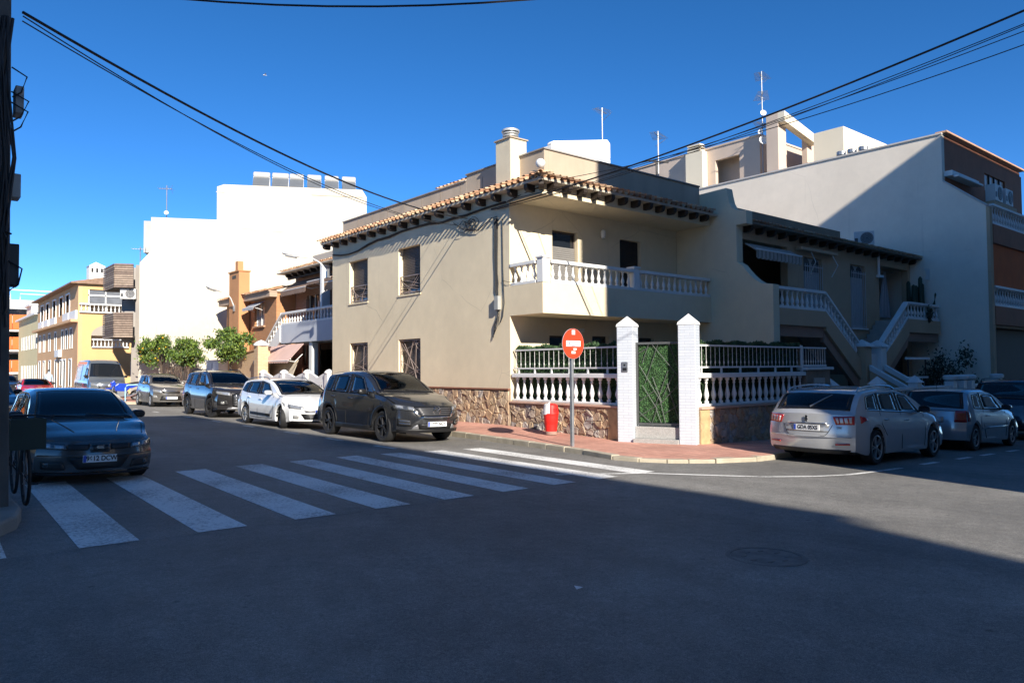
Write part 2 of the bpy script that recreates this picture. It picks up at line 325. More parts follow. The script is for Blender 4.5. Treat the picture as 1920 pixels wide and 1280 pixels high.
# pavement on the house side: outer line along the kerb, inner line along the walls
def pave_mat():
    m = bpy.data.materials.new('red_paving'); m.use_nodes = True; n = m.node_tree.nodes; l = m.node_tree.links; b = n['Principled BSDF']; b.inputs['Roughness'].default_value = .85
    tc = n.new('ShaderNodeTexCoord')
    br = n.new('ShaderNodeTexBrick'); br.inputs['Scale'].default_value = 1; br.offset = 0; br.inputs['Brick Width'].default_value = .2; br.inputs['Row Height'].default_value = .2; br.inputs['Mortar Size'].default_value = .012
    br.inputs['Color1'].default_value = (.66, .34, .25, 1); br.inputs['Color2'].default_value = (.56, .27, .20, 1); br.inputs['Mortar'].default_value = (.36, .20, .15, 1); l.new(tc.outputs['Object'], br.inputs['Vector'])
    wv = n.new('ShaderNodeTexWave'); wv.inputs['Scale'].default_value = 8; wv.bands_direction = 'X'; l.new(tc.outputs['Object'], wv.inputs['Vector'])
    nz = n.new('ShaderNodeTexNoise'); nz.inputs['Scale'].default_value = 1.1; nz.inputs['Detail'].default_value = 6; l.new(tc.outputs['Object'], nz.inputs['Vector'])
    mr = n.new('ShaderNodeMapRange'); mr.inputs['From Min'].default_value = .3; mr.inputs['From Max'].default_value = .7; mr.inputs['To Min'].default_value = .75; mr.inputs['To Max'].default_value = 1.1; l.new(nz.outputs['Fac'], mr.inputs['Value'])
    mx = n.new('ShaderNodeMix'); mx.data_type = 'RGBA'; mx.blend_type = 'MULTIPLY'; mx.inputs[0].default_value = 1; l.new(br.outputs['Color'], mx.inputs[6]); l.new(mr.outputs[0], mx.inputs[7]); l.new(mx.outputs[2], b.inputs['Base Color'])
    ad = n.new('ShaderNodeMath'); ad.operation = 'ADD'; l.new(br.outputs['Fac'], ad.inputs[0]); mu = n.new('ShaderNodeMath'); mu.operation = 'MULTIPLY'; mu.inputs[1].default_value = -.35; l.new(wv.outputs['Fac'], mu.inputs[0]); l.new(mu.outputs[0], ad.inputs[1])
    bp = n.new('ShaderNodeBump'); bp.invert = True; bp.inputs['Strength'].default_value = .6; bp.inputs['Distance'].default_value = .006; l.new(ad.outputs[0], bp.inputs['Height']); l.new(bp.outputs[0], b.inputs['Normal'])
    return m
PAVE = pave_mat()
OUT = [(9.35, 60), (9.2, 47.5), (9.2, 43.6), (11.5, 42.6), (11.75, 30), (11.6, 16.5), (11.35, 13.6), (11.1, 11.0), (10.86, 9.98), (10.98, 9.42), (11.3, 9.0), (11.64, 8.75), (12.1, 8.47), (13.07, 8.2), (14.6, 8.22), (20, 8.25), (34, 8.3), (80, 8.4)]
INN = [(12.7, 60), (12.7, 47.5), (13.35, 43.6), (13.35, 42.6), (13.35, 30), (13.35, 16.5), (13.35, 13.6), (13.37, 12.1), (13.5, 11.7), (13.62, 11.4), (13.75, 11.1), (13.88, 10.8), (13.98, 10.55), (14.1, 10.32), (14.9, 10.32), (20, 10.32), (34, 10.6), (80, 11)]
KH = [.13, .13, .13, .13, .13, .13, .12, .09, .07, .06, .06, .07, .08, .10, .12, .13, .13, .13]
IH = []
for (x, y) in INN:
    base = -.09 if y >= 16.5 else (-.225+(-.09+.225)*(y-12.1)/4.4 if y > 12.1 else -.235)
    IH.append(base if x < 14.2 else g(x)+.135)
mb = MB(); vs = []
for (a, b, kh, ih) in zip(OUT, INN, KH, IH): vs += [(a[0], a[1], g(a[0])+kh), (b[0], b[1], ih)]
pav = struct(MB().add(vs, [(2*i, 2*i+1, 2*i+3, 2*i+2) for i in range(len(OUT)-1)]).build('pavement', PAVE))
# kerb stones, one by one along the outer line
rk = random.Random(3)
def kerb_run(pts, hs, step, gap, parent, w=.17):
    for i in range(len(pts)-1):
        a = Vector(pts[i]); b = Vector(pts[i+1]); L = (b-a).length; n = max(1, round(L/step)); d = (b-a)/L
        nn = Vector((d.y, -d.x))
        if nn.dot(Vector((-1, -1))) < 0: nn = -nn
        for k in range(n):
            p = a+d*(L*k/n+gap); q = a+d*(L*(k+1)/n-gap); h0 = hs[i]+(hs[i+1]-hs[i])*k/n+.006+rk.uniform(-.004, .006); h1 = h0
            o = nn*rk.uniform(-.008, .008)+nn*.02; i_ = -nn*w
            P = [(p+o), (q+o), (q+i_), (p+i_)]
            MB().add([(v.x, v.y, g(v.x)-.1) for v in P]+[(v.x, v.y, g(v.x)+h0) for v in P], [(0, 3, 2, 1), (4, 5, 6, 7), (0, 1, 5, 4), (1, 2, 6, 5), (2, 3, 7, 6), (3, 0, 4, 7)]).build('kerb_stone', KERB, parent, bevel=.015)
kerb_run(OUT[1:5], KH[1:5], 3.0, .004, pav); kerb_run(OUT[4:6], KH[4:6], .95, .005, pav); kerb_run(OUT[5:15], KH[5:15], .72, .006, pav); kerb_run(OUT[14:17], KH[14:17], 1.6, .005, pav)
# pavement on the near left side, under the utility pole
lp = struct(MB().prism([(-8, 7.6), (.3, 7.9), (.72, 8.4), (.93, 8.8), (1.02, 9.3), (1.02, 10.5), (.75, 14), (.6, 60), (-8, 60)], 'z', -.25, .115).build('pavement_opposite', CONC, None, bevel=.03))
lp['label'] = 'grey concrete pavement at the near left'
# manhole cover in the road
def manhole(x, y, r, label):
    t = thing('manhole_cover', label, 'manhole cover', (x, y, g(x)))
    ring = MB().lathe([(r*.90, .004), (r*.90, .009), (r, .009), (r+.01, .003)], (x, y, g(x)), 40).build('rim', M('cast_iron', (.13, .125, .115), .7, .3, 8, .5, 60), t)
    MB().lathe([(.001, .006), (r*.885, .006), (r*.885, .003)], (x, y, g(x)), 40).build('lid', M('iron_lid', (.165, .158, .145), .8, .35, 6, .8, 35), t)
    for a in range(8):
        t0 = a*math.pi/4; MB().box(x+math.cos(t0)*r*.55-.03, x+math.cos(t0)*r*.55+.03, y+math.sin(t0)*r*.55-.012, y+math.sin(t0)*r*.55+.012, g(x)+.006, g(x)+.010).build('lug', MATS['cast_iron'], t)
manhole(5.94, 3.65, .34, 'round iron manhole cover in the shaded road, centre right')
# small litter scraps on the road
rl = random.Random(11)
for i, (x, y, lb) in enumerate([(3.9, 3.95, 'small pale scrap of litter lying on the road by the crossing'), (2.55, 2.6, 'tiny white scrap of litter in the bottom foreground')]):
    z = g(x); mb = MB().add([(x-.03, y-.02, z+.004), (x+.025, y-.03, z+.012), (x+.035, y+.02, z+.006), (x-.01, y+.03, z+.018)], [(0, 1, 2, 3)])
    tag(mb.build('litter', WHITE), lb, 'litter')
# ================================================================== the corner house
XF, YB, YW, YE = 13.4, 14.8, 16.2, 27.4
XR = 21.05
h1 = thing('corner_house', 'cream two storey corner house with balcony and tiled eaves', 'house', (XF+3, 20, -.2))
upw = [(24.5, 25.95, 4.05, 5.68), (20.9, 22.3, 4.08, 5.72)]; low = [(24.5, 25.9, .95, 2.53), (20.9, 22.3, .95, 2.55)]
mb = MB(); slab_wall(mb, 'x', XF, XF+.3, YW, YE, -.6, 6.56, upw+low)
fd = [(15.07, 16.15, 3.06, 5.70), (18.08, 19.12, 3.06, 5.72), (14.92, 15.75, .15, 2.5), (16.75, 17.5, .9, 2.52), (18.85, 19.75, .15, 2.51)]
slab_wall(mb, 'y', YW, YW+.3, XF+.3, XR, -.6, 6.56, fd)
mb.box(XF+.3, XR, YE-.25, YE, -.6, 6.56)                       # back wall
mb.box(XF+.3, XR, YW+.3, YE-.25, 6.45, 6.56)
wall1 = mb.build('wall', CREAM, h1)
# balcony: slab and deep cream apron; beam over it
MB().box(XF, XR-.003, YB, YW-.002, 3.02, 3.16).box(XF, XR-.003, YB, YB+.14, 3.161, 3.86).box(XF, XF+.14, YB+.141, YW-.002, 3.161, 3.86).build('balcony', CREAM_F, h1)
MB().box(XF, XR-.003, YB, YB+.22, 6.28, 6.56).box(XF, XF+.22, YB+.221, YW-.002, 6.28, 6.56).box(XF+.221, XR-.003, YB+.221, YW-.002, 6.30, 6.50).build('balcony_beam', CREAM_F, h1)
balustrade(h1, (XF+.09, YB+.3, 3.862), (XF+.09, YW-.02, 3.862), .64, 4, WHITE)
b1 = balustrade(h1, (XF+.32, YB+.09, 3.862), (17.12, YB+.09, 3.862), .64, 13, WHITE)
balustrade(h1, (17.40, YB+.09, 3.862), (XR-.02, YB+.09, 3.862), .64, 13, WHITE)
for px_ in (XF+.13, 17.26):
    MB().box(px_-.13, px_+.13, YB-.02, YB+.24, 3.864, 4.53).box(px_-.16, px_+.16, YB-.05, YB+.27, 4.531, 4.59).build('balcony_post', WHITE, h1, bevel=.015)
# windows of the street side, each with shutter slats and a wrought grille
def shutter(parent, ax, c, a0, a1, z0, z1, mat=SHUT, sl=.055, name='shutter'):
    mb = MB(); n = max(2, int((z1-z0)/sl))
    for i in range(n):
        za = z0+(z1-z0)*i/n; zb = z0+(z1-z0)*(i+.9)/n
        if ax == 'x': mb.prism([(c-.008, za), (c-.014, (za+zb)/2), (c-.008, zb), (c+.01, zb), (c+.01, za)][::1], 'y', a0, a1) if False else mb.box(c-.012, c+.01, a0, a1, za, zb)
        else: mb.box(a0, a1, c-.012, c+.01, za, zb)
    return mb.build(name, mat, parent, bevel=.006)
rg = random.Random(5)
GRL = M('grille_bronze', (.36, .28, .24), .5, .2, 6, metal=.3)
def grille(parent, X, y0, y1, z0, z1, dense, rnd):
    mb = MB(); mb.box(X-.02, X+.02, y0, y1, z1-.03, z1).box(X-.02, X+.02, y0, y1, z0+.05, z0+.08).box(X-.02, X+.02, y0, y0+.025, z0+.081, z1-.031).box(X-.02, X+.02, y1-.025, y1, z0+.081, z1-.031)
    o = mb.build('grille', GRL, parent)
    for k in range(dense):
        if k % 3 == 0: a = (y0, rnd.uniform(z0+.1, z1)); b = (y1, rnd.uniform(z0+.1, z1))
        elif k % 3 == 1: a = (rnd.uniform(y0, y1), z0+.08); b = (rnd.uniform(y0, y1), z1-.03)
        else: a = (rnd.choice((y0, y1)), rnd.uniform(z0+.1, z1-.1)); b = (rnd.uniform(y0, y1), rnd.choice((z0+.08, z1-.03)))
        mid = ((a[0]+b[0])/2+rnd.uniform(-.12, .12), (a[1]+b[1])/2+rnd.uniform(-.1, .1))
        MB().tube([(X, a[0], a[1]), (X, mid[0], mid[1]), (X, b[0], b[1])], .011, 5).build('grille_bar', GRL, o)
for (y0, y1, z0, z1) in upw+low:
    up = z0 > 3
    wn = MB().box(XF+.20, XF+.24, y0, y0+.05, z0, z1).box(XF+.20, XF+.24, y1-.05, y1, z0, z1).box(XF+.20, XF+.24, y0+.051, y1-.051, z1-.06, z1).box(XF+.20, XF+.24, y0+.051, y1-.051, z0, z0+.05).build('window', SHUT, h1)
    MB().box(XF+.225, XF+.232, y0+.05, y1-.05, z0+.05, z1-.06).build('pane', GLASS, wn)
    shutter(wn, 'x', XF+.185, y0+.03, y1-.03, z0+.22 if up else z0, z1)
    MB().box(XF-.03, XF+.25, y0-.04, y1+.04, z0-.05, z0+.004).build('sill', CREAM, wn)
    grille(wn, XF+.08, y0, y1, z0+.01, z0+.66 if up else z1-.03, 7 if up else 11, rg)
for (x0, x1, z0, z1) in fd:
    d = MB().box(x0, x0+.05, YW+.14, YW+.19, z0, z1).box(x1-.05, x1, YW+.14, YW+.19, z0, z1).box(x0+.051, x1-.051, YW+.14, YW+.19, z1-.06, z1).build('balcony_door' if z0 > 3 else 'porch_door' if z0 < .5 else 'window', SHUT, h1)
    MB().box(x0+.05, x1-.05, YW+.17, YW+.18, z0, z1-.06).build('pane', GLASS, d)
    if z0 > 3 and x0 < 16: shutter(d, 'y', YW+.125, x0+.03, x1-.03, z0, 5.22, M('grey_shutter', (.22, .21, .20), .5, .1, 4), .06)
    elif z0 > 3: shutter(d, 'y', YW+.125, x0+.03, x1-.03, z0, z1-.02, M('shaded_shutter', (.03, .022, .018), .5, .1, 4), .06)  # second door: shutter darkened in its colour for the shadow it stands in
# wall lamps
MB().lathe([(.02, 0), (.07, .03), (.085, .1), (.085, .22), (.06, .27), (.02, .29)], (17.2, YW-.09, 5.62), 12).build('wall_lamp', WHITE, h1, True)
MB().box(16.1, 16.3, YW-.12, YW-.001, 2.62, 2.74).build('porch_lamp', WHITE, h1, bevel=.02)
# plinth of irregular stones under a red ledge, street side
MB().box(XF-.045, XF-.001, YW-.02, YE, -.6, .9).build('plinth', MORTAR, h1)
stones(h1, (XF-.045, YW, -.12), (0, 1, 0), YE-YW, 1.0, .24, STONEM, (-1, 0, 0), random.Random(21))
MB().box(XF-.11, XF-.002, YW-.02, YE, .905, .955).build('plinth_ledge', BRICKRED, h1, bevel=.01)
# eaves: boarded soffit slab, corbels, tiles
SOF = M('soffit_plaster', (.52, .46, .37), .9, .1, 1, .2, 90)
EX, EY = 12.86, 14.26
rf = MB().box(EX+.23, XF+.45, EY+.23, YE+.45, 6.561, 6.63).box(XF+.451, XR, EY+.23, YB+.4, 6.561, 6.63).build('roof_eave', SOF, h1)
crb = MB().prism([(0, .19), (.29, .19), (.29, .09), (.25, .03), (.18, 0), (0, 0)], 'y', -.07, .07).mesh('corbel', DARKWOOD)
for i in range(18):
    y = YB+.35+i*.735
    link('corbel', crb, rf, (XF-.002, y, 6.368), (0, 0, math.pi))
for i in range(13):
    x = XF+.25+i*.575
    link('corbel', crb, rf, (x, YB-.002, 6.368), (0, 0, -math.pi/2))
link('corbel', crb, rf, (XF+.02, YB+.02, 6.368), (0, 0, -math.pi*.75), (1.25, 1, 1))
# tiles: cover tiles with channel tiles between, first course as single pieces
def half_tile(name, r0, r1, L, up, mat):
    mb = MB(); n = 7; vs = []
    for (x, r) in ((0, r0), (L, r1)):
        for rr in (r, r-.014):
            for k in range(n):
                t = math.pi*k/(n-1); vs.append((x, rr*math.cos(t), rr*math.sin(t)*(.72 if up else -1)))
    F = []
    for k in range(n-1): F += [(k, k+1, 2*n+k+1, 2*n+k), (n+k+1, n+k, 3*n+k, 3*n+k+1), (k+1, k, n+k, n+k+1), (2*n+k, 2*n+k+1, 3*n+k+1, 3*n+k)]
    F += [(0, 2*n, 3*n, n), (n-1, 2*n-1, 4*n-1, 3*n-1)]
    return mb.add(vs, F).mesh(name, mat, True, 40)
tmats = [TILE, M('terracotta_pale', (.62, .45, .29), .85, .3, 5, .3, 50), M('terracotta_dark', (.40, .21, .12), .85, .35, 5, .3, 50)]
covers = [half_tile('cover_tile', .060, .052, .54, True, m) for m in tmats]; pans = [half_tile('channel_tile', .10, .11, .46, False, m) for m in tmats]
rt = random.Random(9); SLP = R(14)
def tile_run(p0, d, n, step, down, parent, rows=1, hip=0):
    """tiles along an eave: p0 first eave tip, d unit along the eave, down the direction the tiles point (downhill)"""
    az = math.atan2(-down[1], -down[0]); bulk = MB()
    for i in range(n):
        for row in range(rows):
            for kind in (0, 1):
                p = Vector(p0)+Vector(d)*(i*step+(step/2 if kind else 0))+Vector((-down[0]*math.cos(SLP), -down[1]*math.cos(SLP), math.sin(SLP)))*(row*.40)
                if kind: p.z += -.005; p -= Vector((down[0], down[1], 0))*.20
                if hip and hip*((p.y-EY)-(p.x-EX)) < .06: continue
                me = (pans if kind else covers)[rt.choice((0, 0, 1, 1, 2))]
                j = Vector((rt.uniform(-.012, .012), rt.uniform(-.012, .012), rt.uniform(0, .008)))
                if row == 0: link('channel_tile' if kind else 'cover_tile', me, parent, p+j+Vector((0, 0, .03 if kind == 0 else .075)), (0, -SLP, az+rt.uniform(-.02, .02)))
                else:
                    mt = Matrix.Translation(p+j+Vector((0, 0, .035 if kind == 0 else .08))) @ Euler((0, -SLP, az)).to_matrix().to_4x4()
                    bulk.add([mt @ v.co for v in me.vertices], [tuple(q.vertices) for q in me.polygons])
    if bulk.v:
        o = bulk.build('upper_tiles', TILE, parent, True, sharp=40); o['kind'] = 'stuff'
tile_run((EX, EY+.15, 6.64), (0, 1, 0), 54, .25, (-1, 0), rf, 3, 1)
for k in range(4): link('hip_tile', covers[k % 3], rf, (EX+.02+k*.27, EY+.02+k*.27, 6.70+k*.10), (0, -R(11), R(45)), (.85, 1.15, 1.15))
tile_run((EX+.22, EY, 6.64), (1, 0, 0), 31, .25, (0, -1), rf, 3, -1)
MB().lathe([(.01, -.13), (.08, -.1), (.125, -.03), (.13, .03), (.1, .09), (.05, .125), (.01, .13)], (EX+.12, EY+.12, 6.93), 16).build('roof_ball', WHITE, rf, True, sharp=80)
# parapet above the eaves with vertical joints, chimney
PAR = M('parapet_render', (.50, .41, .31), .9, .12, .7, .25, 100, streak=.16)
mb = MB().box(13.86, 14.02, 15.2, 18.88, 6.64, 7.68).box(13.86, 14.02, 18.881, YE, 6.64, 7.50).box(14.021, XR, 15.2, 15.36, 6.64, 7.68)
mb.build('parapet', PAR, h1, bevel=.008)
MB().box(13.82, 14.06, 15.16, 18.9, 7.681, 7.72).box(13.82, 14.06, 18.901, YE, 7.501, 7.54).box(14.061, XR, 15.16, 15.4, 7.681, 7.72).build('coping', M('coping_grey', (.30, .28, .26), .8, .2, 3), h1)
for k in range(9): MB().box(13.853, 13.8595, 16.9+k*1.15, 16.915+k*1.15, 6.9, 7.47).build('parapet_joint', MORTAR, h1)
ch = MB().box(13.5, 14.12, 16.25, 16.93, 6.66, 8.2).build('chimney', CREAM, h1, bevel=.012)
MB().box(13.46, 14.16, 16.21, 16.97, 8.2, 8.235).build('chimney_slab', PAR, ch)
for k in range(4): MB().lathe([(.20, 0), (.24, .015), (.24, .035), (.2, .05)] if k < 3 else [(.27, 0), (.27, .05), (.2, .09), (.02, .10)], (13.8, 16.6, 8.26+k*.075), 18).build('cowl_ring', M('cowl_aluminium', (.62, .62, .60), .45, .1, 5, metal=.5), ch, True)
MB().lathe([(.15, 0), (.15, .34)], (13.8, 16.6, 8.23), 14).build('flue', DARK, ch)
rr_ = MB().box(17.7, 20.75, 19, 21.5, 6.6, 9.45).prism([(17.7, 9.451), (20.75, 9.451), (20.75, 10.05), (20.6, 10.18), (17.8, 9.6), (17.7, 9.53)], 'y', 19, 19.25).build('stair_housing', M('bright_white', (.86, .85, .82), .8, .04, 1, .1, 60), h1, bevel=.03)
tile_run((13.9, 19.0, 7.58), (0, 1, 0), 9, .21, (-1, 0), rf, 1)
# interior floor and the ground under the porch
MB().prism([(13.46, 12.3), (14.32, 10.5), (XR, 10.5), (XR, YW), (13.46, YW)], 'z', -.30, -.02).build('porch_floor', M('porch_tile', (.35, .27, .20), .7, .15, 2), h1)
# the party wall between this house and the next, with its swept top
pw = [(16.2, 7.95), (15.72, 7.95), (15.62, 7.66), (15.45, 7.47), (15.2, 7.43), (14.14, 7.46), (14.09, 7.2), (14.03, 6.95), (13.93, 6.76), (13.8, 6.67), (13.4, 6.6), (13.4, 6.16), (13.78, 6.16), (13.78, 4.95), (13.6, 4.84), (13.45, 4.65), (13.3, 4.48), (13.1, 4.30), (12.9, 4.17), (12.5, 4.11), (12.5, -1.2), (16.2, -1.2)]
prt = tag(MB().prism(pw, 'x', XR+.002, XR+.36).build('party_wall', CREAM, None, bevel=.012), 'cream party wall with swept curved top between two houses', 'wall')
# ------------------------------------------------------------------ garden fences with stone base, balusters, white railing and artificial hedge
RAIL = M('white_railing', (.72, .71, .69), .5, .08, 5)
def garden_fence(name, label, p0, p1, nb, zs, top, nrm, rnd, bars, hedge_seed, hfun):
    """p0->p1 ground line; nrm faces the street"""
    p0 = Vector(p0); p1 = Vector(p1); L = (p1-p0).length; d = (p1-p0)/L; nv = Vector(nrm)
    t = thing(name, label, 'fence', (p0.x, p0.y, -.25))
    b0 = p0+Vector((0, 0, -.8)); MB().beam(b0-nv*.1, b0+d*L-nv*.1, .2, zs-.06+.8).build('base_wall', MORTAR, t)
    stones(t, p0+Vector((0, 0, -.34)), d, L, zs-.06+.34, .22, STONEM, nv, rnd)
    MB().beam(p0+Vector((0, 0, zs-.058))-nv*.08, p1+Vector((0, 0, zs-.058))-nv*.08, .34, .055).build('base_ledge', M('pink_ledge', (.55, .36, .27), .8, .15, 3), t, bevel=.012)
    balustrade(t, p0+Vector((0, 0, zs))-nv*.1, p1+Vector((0, 0, zs))-nv*.1, 1.38-zs, nb, WHITE, key='fence_baluster', base=.06, cap=.11)
    r = MB().beam(p0+Vector((0, 0, 1.5))-nv*.1, p1+Vector((0, 0, 1.5))-nv*.1, .04, .04).beam(p0+Vector((0, 0, 2.01))-nv*.1, p1+Vector((0, 0, 2.01))-nv*.1, .04, .04).build('railing', RAIL, t)
    bm_ = MB().lathe([(.007, 0), (.007, .06), (.017, .085), (.006, .15), (.006, .47)], n=6).mesh('railing_bar', RAIL, True)
    for i in range(bars): link('railing_bar', bm_, r, p0+d*(L*(i+.5)/bars)+Vector((0, 0, 1.54))-nv*.1)
    ps = MB().box(-.02, .02, -.02, .02, 1.381, 1.5).mesh('railing_foot', RAIL)
    for i in range(6): link('railing_foot', ps, r, p0+d*(L*(i+.3)/6)-nv*.1)
    pst = MB().box(-.028, .028, -.028, .028, 1.39, 2.09).mesh('railing_post', RAIL)
    for q in ((.08, ) if nb == 14 else (.10, L-.03)): link('railing_post', pst, r, p0+d*(L-q if nb == 14 else q)-nv*.1)
    rh = random.Random(hedge_seed)
    def fn():
        u = rh.uniform(0, L); 
        if rh.random() < .5: z = 2.0+rh.uniform(0, .13)+.03*math.sin(u*7)+.02*math.sin(u*17+1); off = rh.uniform(.16, .36)
        else: z = rh.uniform(.62, 2.06); off = rh.uniform(.2, .27)
        return p0+d*u+Vector((0, 0, z))-nv*off
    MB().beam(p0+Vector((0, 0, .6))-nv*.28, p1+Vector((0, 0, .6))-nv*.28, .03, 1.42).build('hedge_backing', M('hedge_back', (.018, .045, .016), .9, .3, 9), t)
    lo = leaves('hedge', [LEAF, LEAF2], t, int(1500*L), fn, .04, rh); lo['kind'] = 'stuff'
    return t
lf = garden_fence('garden_fence', 'white baluster fence over stone base between the cream wall and the intercom pillar', (13.4, 16.14, 0), (13.4, 12.07, 0), 14, .605, 0, (-1, 0, 0), random.Random(2), 21, 4, None)
rfce = garden_fence('garden_fence', 'white baluster fence over stone base running right from the second gate pillar', (14.12, 10.3, 0), (18.9, 10.3, 0), 17, .605, 0, (0, -1, 0), random.Random(8), 27, 5, None)
MB().box(14.12, 14.46, 10.24, 10.298, -.45, .54).build('end_stone', GOLD, rfce, bevel=.02)
MB().box(13.34, 13.398, 12.08, 12.42, -.45, .54).build('end_stone', GOLD, lf, bevel=.02)
mp_ = thing('meter_pier', 'stone pier with pale meter box at the end of the fence', 'pier', (19.5, 10.4, -.5))
MB().box(18.92, 20.2, 10.28, 10.62, -1.0, 1.42).build('pier_block', M('pier_stone', (.26, .20, .15), .9, .3, 3, .5, 30), mp_, bevel=.02)
MB().box(18.88, 20.3, 10.22, 10.68, 1.421, 1.5).build('pier_cap', WHITE, mp_, bevel=.015)
MB().box(19.25, 19.85, 10.25, 10.279, .55, 1.2).build('meter_box', M('meter_grey', (.40, .38, .35), .6, .1, 4), mp_, bevel=.01)
for q in (0, 1): MB().box(19.38+q*.2, 19.5+q*.2, 10.24, 10.2495, .85, 1.05).build('meter_window', DARK, mp_)
MB().beam((18.9, 10.4, 1.52), (20.2, 10.4, 1.52), .04, .04).beam((18.9, 10.4, 2.01), (20.2, 10.4, 2.01), .04, .04).build('railing', RAIL, mp_)
bm2 = bpy.data.meshes['railing_bar']
for i in range(10): link('railing_bar', bm2, mp_, (18.98+i*.13, 10.4, 1.56))
# ------------------------------------------------------------------ gate pillars, gate, steps
GA = Vector((13.4, 12.05, 0)); GB = Vector((14.1, 10.3, 0)); GD = (GB-GA).normalized(); GN = Vector((GD.y, -GD.x, 0))
GN = GN if GN.x < 0 else -GN
def tile_white():
    m = bpy.data.materials.new('white_glazed_tile'); m.use_nodes = True; n = m.node_tree.nodes; l = m.node_tree.links; b = n['Principled BSDF']; b.inputs['Roughness'].default_value = .35
    tc = n.new('ShaderNodeTexCoord'); sx = n.new('ShaderNodeSeparateXYZ'); l.new(tc.outputs['Object'], sx.inputs[0]); ad = n.new('ShaderNodeMath'); ad.operation = 'ADD'; l.new(sx.outputs[0], ad.inputs[0]); l.new(sx.outputs[1], ad.inputs[1])
    cx = n.new('ShaderNodeCombineXYZ'); l.new(ad.outputs[0], cx.inputs[0]); l.new(sx.outputs[2], cx.inputs[1])
    br = n.new('ShaderNodeTexBrick'); br.inputs['Scale'].default_value = 1; br.offset = .5; br.inputs['Brick Width'].default_value = .25; br.inputs['Row Height'].default_value = .066; br.inputs['Mortar Size'].default_value = .004
    br.inputs['Color1'].default_value = (.60, .635, .685, 1); br.inputs['Color2'].default_value = (.55, .59, .645, 1); br.inputs['Mortar'].default_value = (.40, .43, .48, 1); l.new(cx.outputs[0], br.inputs['Vector']); l.new(br.outputs['Color'], b.inputs['Base Color'])
    bp = n.new('ShaderNodeBump'); bp.invert = True; bp.inputs['Strength'].default_value = .5; bp.inputs['Distance'].default_value = .004; l.new(br.outputs['Fac'], bp.inputs['Height']); l.new(bp.outputs[0], b.inputs['Normal']); return m
TW = tile_white()
def pillar(c, label):
    t = thing('gate_pillar', label, 'pillar', (c.x, c.y, -.24)); ang = math.atan2(GD.y, GD.x)
    rot = Euler((0, 0, ang))
    o = MB().box(-.2, .2, -.2, .2, -.35, 2.5).build('shaft', TW, t, bevel=.012); o.location = Vector((c.x, c.y, 0))-worg(t); o.rotation_euler = rot
    k = MB().add([(-.215, -.215, 2.501), (.215, -.215, 2.501), (.215, .215, 2.501), (-.215, .215, 2.501), (-.2, -.2, 2.56), (.2, -.2, 2.56), (.2, .2, 2.56), (-.2, .2, 2.56), (0, 0, 2.76)],
                 [(3, 2, 1, 0), (0, 1, 5, 4), (1, 2, 6, 5), (2, 3, 7, 6), (3, 0, 4, 7), (4, 5, 8), (5, 6, 8), (6, 7, 8), (7, 4, 8)]).build('pyramid_cap', WHITE, t); k.location = o.location; k.rotation_euler = rot
    return t
pc1 = GA+GD*.2; pc2 = GB-GD*.2
pl1 = pillar(pc1, 'white tiled gate pillar with the intercom, left of the green gate'); pl2 = pillar(pc2, 'white tiled gate pillar right of the green gate')
ic = thing('intercom', 'small silver intercom panel on the white gate pillar', 'intercom', (pc1.x, pc1.y, 1.4))
q = MB().box(-.075, .075, -.225, -.201, 1.42, 1.66).build('panel', STEEL, ic, bevel=.01); q2 = MB().lathe([(.001, -.235), (.022, -.235), (.022, -.224)], (0, 0, 1.585), 12, 'y').build('camera_eye', DARK, ic); q3 = MB().box(-.05, .05, -.229, -.2255, 1.45, 1.52).build('speaker_slots', DARK, ic)
for z_ in (q, q2, q3):
    z_.rotation_euler = Euler((0, 0, math.atan2(GN.y, GN.x)+math.pi/2)); z_.location = Vector((pc1.x, pc1.y, 0))-worg(ic)
gt = thing('garden_gate', 'grey metal gate with crossing bars over artificial green hedge panel', 'gate', (*(GA.lerp(GB, .5)).xy, .2))
gp = lambda u, z, o=0: (GA.x+GD.x*u+GN.x*o, GA.y+GD.y*u+GN.y*o, z)
def gbar(u0, z0, u1, z1, r=.0075, name='gate_bar'): return MB().tube([gp(u0, z0, -.02), gp(u1, z1, -.02)], r, 6).build(name, GM, gt)
GM = M('gate_metal', (.10, .105, .105), .55, .15, 5, metal=.2)
U0, U1, Z0, Z1 = .405, 1.475, .16, 2.12
GM = M('gate_metal', (.25, .26, .26), .5, .15, 5, metal=.4)
MB().beam(gp(U0, Z0, -.02), gp(U1, Z0, -.02), .05, .05).beam(gp(U0, Z1-.05, -.02), gp(U1, Z1-.05, -.02), .05, .05).beam(gp(U0, Z0+.051, -.02), gp(U0+.045, Z0+.051, -.02), .05, Z1-Z0-.102).beam(gp(U1-.045, Z0+.051, -.02), gp(U1, Z0+.051, -.02), .05, Z1-Z0-.102).build('gate_frame', GM, gt)
rgt = random.Random(17)
for a in [(.41, 1.83, .72, 2.0), (.72, 2.09, .55, 1.62), (.78, 2.09, 1.45, 1.28), (.95, 2.09, .62, 1.15), (.5, 1.55, .98, .75), (.98, .75, 1.1, .22), (.42, .68, .86, .98), (.55, 1.1, .9, .55), (.9, .55, .78, .22), (.41, .52, .75, .22), (.41, .33, 1.02, .70), (1.02, .7, .8, 1.3), (1.02, .7, 1.45, 1.15), (1.18, 1.45, .85, .6), (1.2, 2.09, 1.45, 1.45), (1.15, 1.15, 1.42, .3), (1.1, .45, 1.46, .68), (.88, .55, 1.0, .22), (1.3, 1.35, 1.05, .85)]: gbar(*a)
MB().beam(gp(U0+.05, Z0+.06, -.075), gp(U1-.05, Z0+.06, -.075), .02, Z1-Z0-.12).build('gate_backing', MATS['hedge_back'], gt)
